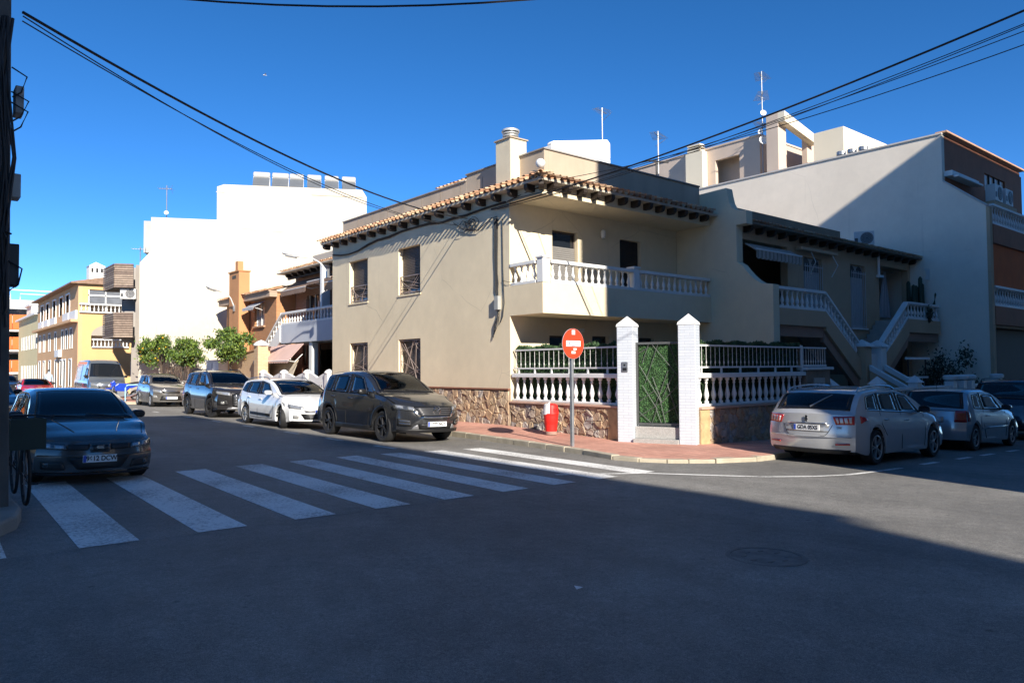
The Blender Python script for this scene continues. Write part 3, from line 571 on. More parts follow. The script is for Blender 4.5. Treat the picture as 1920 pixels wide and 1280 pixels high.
def fng(): return Vector(gp(rgt.uniform(U0+.05, U1-.05), rgt.uniform(Z0+.06, Z1-.06), rgt.uniform(-.068, -.05)))
lg = leaves('hedge_panel', [M('panel_leaf', (.055, .16, .05), .6, .5, 9), M('panel_leaf_pale', (.11, .25, .08), .6, .5, 9)], gt, 9000, fng, .016, rgt); lg['kind'] = 'stuff'
GRAN = M('granite', (.40, .39, .37), .6, .3, 40, .2, 120, fine=.35)
st = thing('doorstep', 'speckled grey granite doorsteps below the green gate', 'steps', (*(GA.lerp(GB, .5)).xy, -.24))
MB().beam(gp(.405, -.4, .02), gp(1.475, -.4, .02), .5, .26).build('step', GRAN, st, bevel=.008)
MB().beam(gp(.405, -.139, -.10), gp(1.475, -.139, -.10), .40, .27).build('step', GRAN, st, bevel=.008)
# ------------------------------------------------------------------ street furniture in front
sg = thing('no_entry_sign', 'round red no entry sign with stickers on a grey pole at the kerb', 'traffic sign', (11.47, 11.74, -.19))
MB().box(11.44, 11.50, 11.70, 11.78, -.25, 2.32).build('pole', M('galvanised', (.36, .38, .40), .45, .2, 6, metal=.6), sg, bevel=.008)
sd = Vector((.02, -1, 0)).normalized(); sang = math.atan2(sd.y, sd.x)+math.pi/2
def disc(name, r, off, th, mat, n=36, c=(0, 0)):
    o = MB().lathe([(.001, -off-th), (r, -off-th), (r, -off), (.001, -off)], (c[0], 0, c[1]), n, 'y').build(name, mat, sg); o.location = Vector((11.47, 11.74, 2.06))-worg(sg); o.rotation_euler = (0, 0, sang); return o
RED = M('sign_red', (.70, .055, .018), .45, .08, 3); SW = M('sign_white', (.80, .80, .78), .45, .08, 5)
disc('sign_edge', .340, .045, .012, M('sign_back', (.4, .41, .42), .5, .1, 4, metal=.4)); dface = disc('sign_face', .331, .058, .004, RED)
def plate(name, x0, x1, z0, z1, off, mat):
    o = MB().box(x0, x1, -off-.003, -off, z0, z1).build(name, mat, sg); o.location = Vector((11.47, 11.74, 2.06))-worg(sg); o.rotation_euler = (0, 0, sang); return o
plate('white_bar', -.225, .225, -.06, .065, .063, SW); plate('sticker', -.045, .055, .2, .3, .063, SW); plate('sticker', .0, .1, -.14, -.10, .063, SW); plate('sticker', -.06, .06, -.22, -.165, .063, SW); plate('sticker_mark', -.13, -.10, -.02, .035, .067, M('sticker_blue', (.08, .10, .25), .5, .1, 4)); plate('sticker_mark', -.07, .05, -.05, -.03, .067, MATS['sticker_blue'])
lb = thing('litter_bin', 'red tapered litter bin with white painted hood by the stone wall', 'litter bin', (12.86, 13.93, -.16))
BR = M('bin_red', (.72, .02, .015), .5, .12, 4); c0 = (12.86, 13.93)
MB().lathe([(.14, -.17), (.15, -.165), (.15, -.09), (.145, -.085)], (*c0, 0), 18).build('foot', M('bin_foot', (.36, .24, .19), .9, .3, 5), lb, True)
MB().lathe([(.145, -.084), (.155, .0), (.165, .10), (.168, .11), (.172, .115), (.185, .28), (.195, .35), (.20, .36)], (*c0, 0), 22).build('barrel', BR, lb, True)
hd = MB().lathe([(.20, .361), (.195, .40), (.185, .50), (.17, .58), (.12, .615), (.01, .625)], (*c0, 0), 22).build('hood', BR, lb, True)
hw = MB()
for k in range(9):
    pass
n0 = 22; prof = [(.206, .345), (.202, .40), (.192, .50), (.176, .59), (.125, .624), (.01, .635)]
vs = []; sel = [j for j in range(8, 15)]
for (r_, z_) in prof:
    for j in sel: t_ = 2*math.pi*(j-1.5)/n0; vs.append((c0[0]+r_*math.cos(t_+.25), c0[1]+r_*math.sin(t_+.25), z_+(.03 if j > 12 else 0)))
m_ = len(sel); MB().add(vs, [(i*m_+k, i*m_+k+1, (i+1)*m_+k+1, (i+1)*m_+k) for i in range(len(prof)-1) for k in range(m_-1)]).build('white_hood_shell', SW, lb, True)
for k in range(5):
    t_ = -1.95+k*.15; MB().tube([(c0[0]+.188*math.cos(t_), c0[1]+.188*math.sin(t_), .40), (c0[0]+.182*math.cos(t_), c0[1]+.182*math.sin(t_), .50)], .010, 5).build('slot', M('slot_dark', (.12, .01, .01), .6), lb)
# ================================================================== the double house in the shade, right of the corner house
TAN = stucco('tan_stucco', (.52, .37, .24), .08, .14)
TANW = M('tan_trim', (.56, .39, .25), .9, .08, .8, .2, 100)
Y2, X20, X21 = 13.9, XR+.365, 34.72
h2 = thing('double_house', 'tan two storey double house with mirrored outside stairs, in the shade', 'house', (28, 18, -.7))
G2 = -.75
ho = [(21.46, 24.4, 3.0, 5.78), (31.62, 34.5, 3.0, 5.74), (25.5, 26.85, 3.45, 5.55), (29.1, 30.35, 3.02, 5.58), (21.9, 24.3, G2, 2.4), (25.2, 27.2, G2, 2.3), (28.7, 30.4, G2, 2.2), (31.3, 34.2, G2, 2.3)]
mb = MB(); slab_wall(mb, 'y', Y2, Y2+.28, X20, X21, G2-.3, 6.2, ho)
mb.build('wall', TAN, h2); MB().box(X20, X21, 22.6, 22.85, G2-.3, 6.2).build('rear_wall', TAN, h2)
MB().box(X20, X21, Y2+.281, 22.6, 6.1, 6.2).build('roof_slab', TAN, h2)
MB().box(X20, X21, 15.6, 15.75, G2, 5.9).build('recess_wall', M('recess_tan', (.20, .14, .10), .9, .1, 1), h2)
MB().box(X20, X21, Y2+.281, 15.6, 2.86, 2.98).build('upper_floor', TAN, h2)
# parapet block behind the tiles
MB().prism([(15.2, 6.2), (15.2, 7.28), (22.6, 7.28), (22.6, 6.2)], 'x', 23.2, 31.0).build('parapet', M('brown_parapet', (.36, .26, .175), .9, .1, .8, .2, 100, streak=.1), h2)
MB().box(31.0, X21, 15.2, 22.6, 6.2, 6.75).build('parapet_low', TAN, h2)
r2 = MB().box(X20, X21+.2, Y2-.5, Y2+1.2, 6.201, 6.26).build('roof_eave', M('eave_board', (.20, .16, .12), .9, .1, 2), h2)
for i in range(19): link('corbel', crb, r2, (X20+.3+i*.72, Y2-.002, 6.01), (0, 0, -math.pi/2))
tile_run((X20+.05, Y2-.55, 6.27), (1, 0, 0), 67, .205, (0, -1), r2, 2)
# windows
GR2 = M('grille_white', (.55, .55, .56), .5, .08, 4)
def barred(x0, x1, z0, z1, arch=False):
    wn = MB().box(x0, x1, Y2+.12, Y2+.16, z0, z1).build('window', M('shutter_pale', (.42, .41, .40), .6, .08, 4), h2)
    for k in range(int((z1-z0)/.09)): MB().box(x0+.02, x1-.02, Y2+.105, Y2+.119, z0+k*.09, z0+k*.09+.075).build('slat', MATS['shutter_pale'], wn)
    fr = MB().box(x0, x1, Y2-.05, Y2-.03, z0+.05, z0+.07).box(x0, x1, Y2-.05, Y2-.03, z1-.35, z1-.33).build('grille', GR2, wn)
    for k in range(9): MB().tube([(x0+.05+(x1-x0-.1)*k/8, Y2-.04, z0+.02), (x0+.05+(x1-x0-.1)*k/8, Y2-.04, z1-.25)], .011, 5).build('grille_bar', GR2, fr)
    MB().box(x0-.06, x1+.06, Y2-.08, Y2+.1, z0-.06, z0).build('sill', WHITE, wn)
    if arch:
        for q in (0, 1):
            a = x0+(x1-x0)*(.25+.5*q); rr = (x1-x0)*.2
            pts = [(a-rr, z1-.5)]+[(a-rr*math.cos(t*math.pi/8), z1-.28+rr*math.sin(t*math.pi/8)) for t in range(9)]+[(a+rr, z1-.5)]
            MB().prism(pts, 'y', Y2+.09, Y2+.104).build('arch_light', DARK, wn)
        MB().prism([(x0, z1-.52), (x0, z1+.0), (x1, z1+.0), (x1, z1-.52)], 'y', Y2+.108, Y2+.118).build('arch_panel', TAN, wn)
barred(29.1, 30.35, 3.04, 5.58, True); barred(25.5, 26.85, 3.47, 5.55, True)
for (x0, x1, z1) in ((21.9, 24.3, 2.4), (25.2, 27.2, 2.3), (28.7, 30.4, 2.2), (31.3, 34.2, 2.3)):
    d = MB().box(x0, x1, Y2+.2, Y2+.24, G2, z1).build('garage_door', M('dark_door', (.03, .024, .02), .6, .2, 5), h2)
    for k in range(5): MB().box(x0+.05, x1-.05, Y2+.19, Y2+.199, G2+.1+k*.55, G2+.14+k*.55).build('door_rail', DARKWOOD, d)
for (x0, x1) in ((22.3, 23.2), (33.0, 33.9)):
    MB().box(x0, x1, 15.55, 15.599, 3.0, 5.1).build('house_door', DARKWOOD, h2)
# terraces with balustrades and stairs
for sgn in (1, -1):
    fx = lambda x: x if sgn == 1 else 55.95-x
    a, b = sorted((fx(21.43), fx(24.62)))
    MB().box(a, b, 12.62, Y2-.002, 2.86, 3.40).build('terrace', TANW, h2, bevel=.01)
    MB().box(a, b, 12.72, 12.9, 2.5, 2.859).build('terrace_beam', M('pink_beam', (.36, .22, .16), .9, .1, 2), h2)
    p0, p1 = ((fx(21.47), 12.72, 3.402), (fx(24.6), 12.72, 3.402))
    balustrade(h2, p0, p1, .70, 10, WHITE, key='terrace_baluster')
    balustrade(h2, (fx(24.64), 12.72, 3.402), (fx(27.0), 12.72, 1.75), .70, 11, WHITE, key='terrace_baluster', wd=.16)
    pr = [(24.6, 3.40), (27.15, 1.72), (27.15, 1.0), (24.6, 2.75)]
    pr = [(fx(p[0]), p[1]) for p in pr]
    MB().prism(pr, 'y', 12.62, 12.80).build('stair_string', TANW, h2)
    pr2 = [(fx(p[0]), p[1]) for p in [(24.55, 2.70), (27.15, .95), (27.15, .55), (24.55, 2.35)]]
    MB().prism(pr2, 'y', 12.70, 12.84).build('stair_band', MATS['pink_beam'], h2)
    sp = [(24.62, 3.0)]
    for k in range(10): sp += [(24.62+k*.26, 3.38-k*.19), (24.62+(k+1)*.26, 3.38-k*.19)]
    sp += [(27.22, 1.2), (24.62, 2.7)]
    MB().prism([(fx(p[0]), p[1]) for p in sp], 'y', 12.805, 13.85).build('stair_flight', M('stair_stone', (.40, .37, .33), .8, .15, 3), h2)
    gx = fx(27.35)
    gpp = MB().box(gx-.24, gx+.24, 12.45, 12.93, -1.1, 2.22).build('gate_post', TANW if sgn == 1 else WHITE, h2, bevel=.015)
    MB().add([(gx-.32, 12.37, 2.221), (gx+.32, 12.37, 2.221), (gx+.32, 13.01, 2.221), (gx-.32, 13.01, 2.221), (gx-.30, 12.39, 2.29), (gx+.30, 12.39, 2.29), (gx+.30, 12.99, 2.29), (gx-.30, 12.99, 2.29), (gx, 12.69, 2.5)], [(3, 2, 1, 0), (0, 1, 5, 4), (1, 2, 6, 5), (2, 3, 7, 6), (3, 0, 4, 7), (4, 5, 8), (5, 6, 8), (6, 7, 8), (7, 4, 8)]).build('post_cap', WHITE, gpp)
    # outer lower flight walls towards the street
    MB().prism([(12.4, 1.55), (10.55, .45), (10.55, .3), (12.4, 1.35)], 'x', fx(27.35)-.1, fx(27.35)+.1).build('ramp_rail', WHITE, h2, bevel=.01)
    MB().prism([(12.4, 1.34), (10.55, .29), (10.55, -1.2), (12.4, -1.2)], 'x', fx(27.35)-.07, fx(27.35)+.07).build('ramp_wall', TANW, h2)
MB().box(27.62, 28.33, 12.6, 12.66, 1.35, 1.95).build('mail_panel', WHITE, h2, bevel=.01)
for k in range(5): MB().box(27.64+k*.15, 27.66+k*.15, 12.62, 12.65, .3, 1.349).build('gate_bar', IRON, h2)
# front garden wall of the double house with its little gate
gw = thing('front_wall', 'low pale garden wall with balusters and arched gate behind the parked cars', 'wall', (28, 10.5, -.8))
for (a, b) in ((20.45, 26.2), (26.6, 29.3), (31.4, 34.6)):
    MB().box(a, b, 10.4, 10.6, -1.3, .18).build('base_wall', TANW, gw, bevel=.01)
    balustrade(gw, (a, 10.5, .181), (b, 10.5, .181), .62, int((b-a)/.28), WHITE, key='terrace_baluster')
for x in (20.55, 23.6, 26.4, 29.5, 30.45, 31.25, 34.3):
    MB().box(x-.16, x+.16, 10.34, 10.66, -1.3, .95).build('pier', WHITE, gw, bevel=.01)
    MB().lathe([(.10, .951), (.24, 1.0), (.26, 1.05), (.26, 1.12), (.20, 1.16), (.02, 1.17)], (x, 10.5, 0), 12).build('pier_bowl', WHITE, gw, True) if x > 29 else MB().add([(x-.22, 10.28, .951), (x+.22, 10.28, .951), (x+.22, 10.72, .951), (x-.22, 10.72, .951), (x, 10.5, 1.2)], [(3, 2, 1, 0), (0, 1, 4), (1, 2, 4), (2, 3, 4), (3, 0, 4)]).build('pier_cap', WHITE, gw)
gg = MB().tube([(29.66, 10.5, -.7), (29.66, 10.5, .5)]+[(29.97-.31*math.cos(t*math.pi/8), 10.5, .5+.36*math.sin(t*math.pi/8)) for t in range(1, 8)]+[(30.28, 10.5, .5), (30.28, 10.5, -.7)], .022, 6).build('arched_gate', WHITE, gw)
for k in range(4): MB().tube([(29.76+k*.14, 10.5, -.7), (29.76+k*.14, 10.5, .68+.12*math.sin((k+.7)*.75))], .012, 5).build('gate_bar', WHITE, gg)
# awnings, fixed lamp, downpipe, air conditioner on the shaded house
def awning_fringe(mb, x0, x1, y, z, drop, n):
    pts = [(x0, z)]+[(x0+(x1-x0)*(i+k/4)/n, z-drop-(.05 if k == 2 else .035 if k in (1, 3) else 0)) for i in range(n) for k in range(4)]+[(x1, z-drop), (x1, z)]
    return mb.prism(pts, 'y', y-.008, y+.008)
aw = thing('awning', 'rolled striped awning with scalloped fringe under the shaded tiled eave', 'awning', (22.9, 13.7, 5.4))
STRIPE = M('awning_cloth', (.42, .37, .32), .9, .2, 6)
MB().prism([(13.75, 5.62), (13.35, 5.36), (13.36, 5.33), (13.77, 5.59)], 'x', 21.52, 24.36).build('canvas', STRIPE, aw)
awning_fringe(MB(), 21.52, 24.36, 13.34, 5.36, .26, 12).build('fringe', STRIPE, aw)
MB().tube([(21.5, 13.34, 5.37), (24.38, 13.34, 5.37)], .03, 6).build('front_bar', WHITE, aw)
for k in range(12): MB().box(21.56+k*.237, 21.62+k*.237, 13.328, 13.3315, 5.09, 5.355).build('stripe', M('awning_stripe', (.22, .19, .17), .9, .1, 4), aw)
aw2 = thing('awning_cassette', 'narrow folded awning cassette above the barred window', 'awning', (26.3, 13.7, 5.8))
MB().box(24.9, 27.6, 13.62, 13.88, 5.72, 5.84).build('case', TANW, aw2, bevel=.02); MB().tube([(25.7, 13.7, 5.72), (25.55, 13.45, 5.3), (25.7, 13.75, 4.9)], .02, 6).build('arm', WHITE, aw2); MB().tube([(27.3, 13.7, 5.72), (27.2, 13.45, 5.3), (27.3, 13.75, 4.9)], .02, 6).build('arm', WHITE, aw2)
dp = thing('downpipe', 'white rain downpipe stub beside the curtained porch', 'downpipe', (31.45, 13.8, 6)); MB().tube([(31.42, 13.8, 6.2), (31.42, 13.8, 5.3)], .05, 8).build('pipe', WHITE, dp); MB().box(31.34, 31.7, 13.72, 13.88, 5.2, 5.3).build('shoe', WHITE, dp)
def ac_unit(name, label, c, rz, w=.9, h=.68, d=.36, mat=None):
    t = thing(name, label, 'air conditioner', c, None, (0, 0, rz)); m = mat or M('ac_white', (.62, .61, .58), .5, .08, 4)
    k = MB().box(-w/2, w/2, -d/2, d/2, .06, h+.06).build('case', m, t, bevel=.02); 
    MB().lathe([(.001, -.012), (h*.40, -.012), (h*.42, -.001)], (w*.14, -d/2-.002, h/2+.06), 24, 'y').build('fan_guard', M('ac_dark', (.06, .06, .065), .5, .1, 5), t)
    for q in range(4): MB().lathe([(h*(.09+.09*q), -.02), (h*(.105+.09*q), -.022), (h*(.105+.09*q), -.016), (h*(.09+.09*q), -.016)], (w*.14, -d/2-.002, h/2+.06), 24, 'y', False).build('guard_ring', m, t)
    for q in (-1, 1): MB().box(q*w*.36-.03, q*w*.36+.03, -d/2+.03, d/2-.03, 0, .059).build('foot', IRON, t)
    MB().box(-w*.45, -w*.30, -d/2-.006, -d/2-.001, h*.3, h*.62).build('service_panel', MATS['ac_dark'], t)
    return t
ac_unit('air_conditioner', 'air conditioner unit standing on the brown roof parapet', (32.75, 15.0, 6.76), R(-62), .82, .62, .34)
ct = thing('door_curtain', 'pale curtain hanging in the dark right hand porch', 'curtain', (33.1, 14.3, 3.6))
pts = []
for i in range(25):
    u = i/24; pts.append((32.45+1.15*u, 14.3+.06*math.sin(u*22)))
CURT = M('curtain_cloth', (.40, .39, .40), .9, .1, 4)
vs = []
for z, k in ((3.62, 1.0), (4.4, .8), (5.0, .45), (5.3, .2), (5.6, .16)):
    for (x, y) in pts: vs.append((33.05+(x-33.02)*k, y, z))
MB().add(vs, [(j*25+i, j*25+i+1, (j+1)*25+i+1, (j+1)*25+i) for j in range(4) for i in range(24)]).build('cloth', CURT, ct, True, sharp=80)
MB().tube([(32.3, 14.3, 5.62), (33.9, 14.3, 5.62)], .015, 6).build('rail', STEEL, ct)
# cactus on the terrace and shrubs in the garden below
rc = random.Random(31)
cx = thing('cactus', 'tall dark column cactus behind the right terrace balustrade', 'cactus', (34.0, 13.3, 3.4))
CAC = M('cactus_green', (.028, .05, .028), .7, .3, 6)
for k in range(9):
    x, y = 33.3+k*.17+rc.uniform(-.05, .05), 13.35+rc.uniform(-.2, .25); h = rc.uniform(1.3, 2.0); q = rc.uniform(-.12, .12)
    mb = MB(); n = 10; P_ = [(x, y, 3.4), (x+q, y, 3.4+h*.5), (x+q*1.2, y, 3.4+h*.95), (x+q*1.2, y, 3.4+h)]
    mb.tube(P_, [.09, .10, .085, .02], 8).build('stem', CAC, cx, True)
MB().tube([(34.5, 13.0, 3.95), (34.75, 12.95, 4.15), (34.85, 12.9, 4.6), (34.92, 12.9, 5.15)], [.06, .07, .07, .03], 8).build('arm', CAC, cx, True)
def shrub(name, label, c, rx, ry, rz, n, mats, size, rnd, cat='shrub', stems=5):
    t = thing(name, label, cat, c)
    for k in range(stems):
        a = rnd.uniform(0, 6.28); e = (c[0]+rx*.6*math.cos(a), c[1]+ry*.6*math.sin(a), c[2]+rz*1.2)
        MB().tube([c, ((c[0]+e[0])/2+rnd.uniform(-.05, .05), (c[1]+e[1])/2, c[2]+rz*.55), e], [.03, .022, .01], 5).build('stem', DARKWOOD, t)
    cl = [(rnd.gauss(0, .5), rnd.gauss(0, .5), rnd.uniform(.25, 1.7)) for _ in range(14)]
    def fn():
        q = rnd.choice(cl); return (c[0]+rx*(q[0]+rnd.gauss(0, .22)), c[1]+ry*(q[1]+rnd.gauss(0, .22)), max(c[2]+.02, c[2]+rz*(q[2]+rnd.gauss(0, .2))))
    lo = leaves('foliage', mats, t, n, fn, size, rnd); lo['kind'] = 'stuff'; return t
DLEAF = [M('dark_leaf', (.03, .055, .03), .6, .5, 7), M('dark_leaf_2', (.045, .07, .04), .6, .5, 7)]
shrub('garden_shrub', 'dark bushy shrub in the shaded garden under the right terrace', (32.6, 12.0, -.7), 1.3, .6, 1.5, 3000, DLEAF, .07, rc)
shrub('trailing_plant', 'small dark plant trailing over the right terrace balustrade', (33.3, 12.62, 3.3), .3, .12, .35, 350, DLEAF, .05, rc, stems=3)
shrub('garden_bush', 'low bush at the foot of the tall white wall', (33.9, 11.3, -.8), .6, .35, 1.0, 1100, DLEAF, .06, rc)
tr_ = thing('trellis', 'white diamond trellis panel above the cactus', 'trellis', (34.6, 13.2, 5.2))
for k in range(7):
    MB().beam((34.30+k*.09, 13.1, 5.25), (34.30+k*.09+.38, 13.1, 5.72), .012, .03).build('lath', WHITE, tr_); MB().beam((34.30+k*.09, 13.12, 5.72), (34.30+k*.09+.38, 13.12, 5.25), .012, .03).build('lath', WHITE, tr_)
bx = thing('garden_blinds', 'pair of pale horizontal bars in the dark garden under the terrace', 'rail', (30.8, 11.8, 1))
MB().beam((29.4, 12.0, 1.75), (31.6, 12.0, 1.75), .06, .09).build('bar', WHITE, bx); MB().beam((29.2, 12.0, 1.02), (31.4, 12.0, 1.02), .06, .08).build('bar', WHITE, bx)
for x in (29.6, 31.2): MB().tube([(x, 12, -.9), (x, 12, 1.8)], .03, 6).build('post', IRON, bx)
# ================================================================== the tall white apartment building at the right
XWALL = 34.8
wb = thing('white_apartment_building', 'tall white apartment building with blank side wall and roof terrace', 'apartment building', (42, 22, -1))
WALLR = stucco('pale_render', (.86, .77, .64), .06, .13, .88, .2)
sidep = [(10.85, -1.4), (10.85, 8.15), (12.49, 9.5), (12.49, 11.58), (33, 11.58), (33, -1.4)]
MB().prism(sidep, 'x', XWALL, XWALL+.3).build('side_wall', WALLR, wb)
MB().prism([(10.82, 8.151), (12.47, 9.501), (12.47, 9.56), (10.82, 8.21)], 'x', XWALL-.04, XWALL+.34).box(XWALL-.05, XWALL+.35, 12.47, 33, 11.581, 11.65).build('coping', M('coping_pale', (.58, .55, .52), .8, .1, 2), wb)
BRN = M('brown_brick', (.36, .14, .075), .85, .15, 1.2, .3, 60)
pwin = [(40.0, 42.9, 9.9, 10.75)]
mb = MB(); slab_wall(mb, 'y', 12.5, 12.75, XWALL+.3, 45.2, 8.3, 11.58, pwin); mb.build('penthouse_wall', BRN, wb)
MB().box(XWALL+.1, 45.4, 12.3, 12.76, 11.66, 11.74).build('penthouse_cornice', M('cornice_orange', (.62, .36, .22), .8, .1, 2), wb)
MB().box(45.2, 45.45, 12.5, 33, -1.4, 11.4).build('far_wall', BRN, wb)
MB().box(XWALL+.3, 45.2, 12.76, 32.9, 11.3, 11.42).build('roof', CONC, wb)
for k in range(4):
    pw_ = MB().box(40.05+k*.72, 40.68+k*.72, 12.58, 12.64, 9.93, 10.72).build('penthouse_window', M('window_lit_orange', (.62, .38, .24), .3, .05, 2, spec=.8), wb); MB().box(40.0+k*.72, 40.045+k*.72, 12.52, 12.66, 9.9, 10.75).build('mullion', DARKWOOD, pw_)  # orange light of the windows put into the pane colour
MB().box(XWALL+.3, 45.2, 10.85, 12.5, 8.18, 8.3).build('terrace_floor', TANW, wb)
# street front with balconies
fo = [(35.2, 44.5, 4.15, 6.5), (35.4, 44.5, -1.2, 3.1)]
mb = MB(); slab_wall(mb, 'y', 10.87, 11.1, XWALL+.301, 45.2, -1.4, 7.4, fo); mb.build('front_wall', TAN, wb)
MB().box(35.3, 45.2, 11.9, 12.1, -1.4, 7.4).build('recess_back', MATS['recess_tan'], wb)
for (z0, z1) in ((6.62, 7.42), (3.2, 3.98)):
    MB().box(35.1, 45.2, 10.70, 11.85, z0, z1).build('balcony', BRN, wb, bevel=.015)
    balustrade(wb, (35.15, 10.8, z1+.002), (45.1, 10.8, z1+.002), .86, 30, WHITE, key='fence_baluster')
MB().box(35.2, 45.0, 10.80, 10.82, 4.86, 6.61).build('blind', M('orange_blind', (.62, .12, .02), .9, .12, 1.5), wb)
MB().box(35.4, 44.5, 11.5, 11.55, -1.2, 3.1).build('garage_door', M('dark_garage', (.02, .018, .016), .7, .2, 3), wb)
MB().box(XWALL-.02, XWALL+.28, 10.72, 10.849, -1.4, 8.1).build('corner_pilaster', TAN, wb)
ac_unit('air_conditioner', 'left of two air conditioner units on the white building terrace', (38.3, 11.6, 8.86), R(0), 1.0, .75, .4)
ac_unit('air_conditioner', 'right of two air conditioner units on the white building terrace', (39.7, 11.6, 8.86), R(0), 1.0, .75, .4)
MB().box(37.5, 40.5, 11.35, 11.95, 8.3, 8.858).build('terrace_plinth', TAN, wb)
awn3 = thing('awning_cassette', 'folded awning cassette on the brown penthouse wall', 'awning', (36.3, 12.4, 9.9)); MB().box(35.0, 38.2, 12.15, 12.49, 9.75, 9.98).build('case', WHITE, awn3, bevel=.02); MB().box(35.1, 38.1, 11.95, 12.149, 9.68, 9.78).build('front_bar', WHITE, awn3, bevel=.02)
# roof structures
PK = M('pink_render', (.62, .50, .40), .9, .08, .5, .2, 70, streak=.06); LT = M('light_render', (.80, .71, .54), .9, .05, .5, .2, 70)
pho = [(26.9, 28.3, 11.6, 13.6), (24.0, 25.3, 11.6, 13.5)]
mb = MB(); slab_wall(mb, 'x', 36.5, 36.75, 22.3, 34, 11.42, 14.3, [(23.6, 25.2, 11.6, 13.55)]); mb.box(36.751, 43, 22.3, 22.55, 11.42, 14.3).build('roof_house', PK, wb)
MB().box(36.45, 43, 22.25, 34, 14.301, 14.4).build('roof_house_slab', PK, wb)
MB().box(37.6, 37.8, 22.6, 26, 11.42, 14.2).build('roof_house_recess', PK, wb)
chm = MB().box(36.0, 36.49, 25.75, 26.95, 11.42, 14.2).build('roof_chimney', LT, wb, bevel=.01)
for k in range(3): MB().box(35.98, 36.5, 25.9, 26.8, 14.25+k*.16, 14.33+k*.16).build('chimney_louvre', LT, chm)
MB().box(36.1, 36.4, 26.0, 26.7, 14.2, 14.7).build('chimney_core', DARK, chm)
MB().box(36.0, 36.8, 20.9, 21.6, 11.42, 15.1).build('pergola_pier', PK, wb, bevel=.01)
MB().prism([(36.0, 15.1), (39.4, 14.4), (39.4, 13.9), (36.0, 14.55)], 'y', 20.5, 20.899).build('pergola_beam', LT, wb, bevel=.01)
MB().box(39.0, 43, 20.9, 21.2, 11.42, 14.6).build('pergola_wall', PK, wb)
MB().box(36.9, 42.0, 17.8, 19.4, 11.42, 13.75).build('stair_tower', LT, wb, bevel=.01)
for k in range(3): MB().lathe([(.16, 11.6), (.16, 12.1), (.22, 12.12), (.22, 12.3), (.02, 12.34)], (36.4, 16.6+k*.55, 0), 10).build('roof_vent', STEEL, wb, True)
# television masts
MASTS = []
def mast(label, base, h, arrays, dishes=(), r=.03, k=1.0):
    t = thing('antenna_mast', label, 'antenna', base); x, y, z = base
    MB().tube([(x, y, z), (x, y, z+h)], r, 6).build('mast', STEEL, t)
    for (dz, L, nel, a) in arrays:
        ca, sa = math.cos(a), math.sin(a); q = MB().tube([(x-ca*L*.4, y-sa*L*.4, z+dz), (x+ca*L*.6, y+sa*L*.6, z+dz)], .016*k, 5).build('boom', STEEL, t)
        for i in range(nel):
            u = -.38+.95*i/(nel-1); e = .30*k*(1.1-.5*i/nel); MB().tube([(x+ca*L*u-sa*e, y+sa*L*u+ca*e, z+dz), (x+ca*L*u+sa*e, y+sa*L*u-ca*e, z+dz)], .010*k, 4).build('element', STEEL, q)
        for s_ in (1, -1): MB().beam((x-ca*L*.38-sa*.2, y-sa*L*.38+ca*.2, z+dz+.05*s_), (x-ca*L*.38+sa*.2, y-sa*L*.38-ca*.2, z+dz+.05*s_+.22*s_), .01, .02).build('reflector', STEEL, q)
    for (dz, rd, a) in dishes:
        o = MB().lathe([(.01, .0), (rd*.5, .03), (rd, .11), (rd, .125), (rd*.5, .045), (.01, .015)], (0, 0, 0), 16).build('dish', WHITE, t, True); o.location = Vector((x, y, z+dz))-worg(t)+Vector((math.cos(a)*.1, math.sin(a)*.1, 0)); o.rotation_euler = Euler((0, R(75), a))
    return t
mast('tall television mast with stacked aerials and dishes on the white building', (36.3, 22.0, 11.45), 6.3, [(6.0, 1.2, 7, R(200)), (4.9, 1.4, 8, R(215)), (3.3, 1.3, 8, R(190))], [(3.9, .17, R(230)), (2.4, .26, R(230)), (2.9, .15, R(180))], k=1.3)
mast('slim aerial mast with one array right of the white roof box', (22.35, 18.0, 7.0), 3.6, [(3.4, 1.0, 7, R(205))], r=.025, k=.9)
mast('thin aerial on the white roof box of the corner house', (20.95, 19.6, 9.9), 1.75, [(1.6, .8, 7, R(190))], r=.018, k=.8)
tb = thing('roof_post', 'dark T shaped post on the roof of the corner house', 'post', (21.75, 17.6, 7)); MB().tube([(21.75, 17.6, 6.6), (21.75, 17.6, 9.2)], .04, 6).build('post', IRON, tb); MB().beam((21.3, 17.75, 9.2), (22.2, 17.4, 9.2), .05, .05).build('crossbar', IRON, tb)
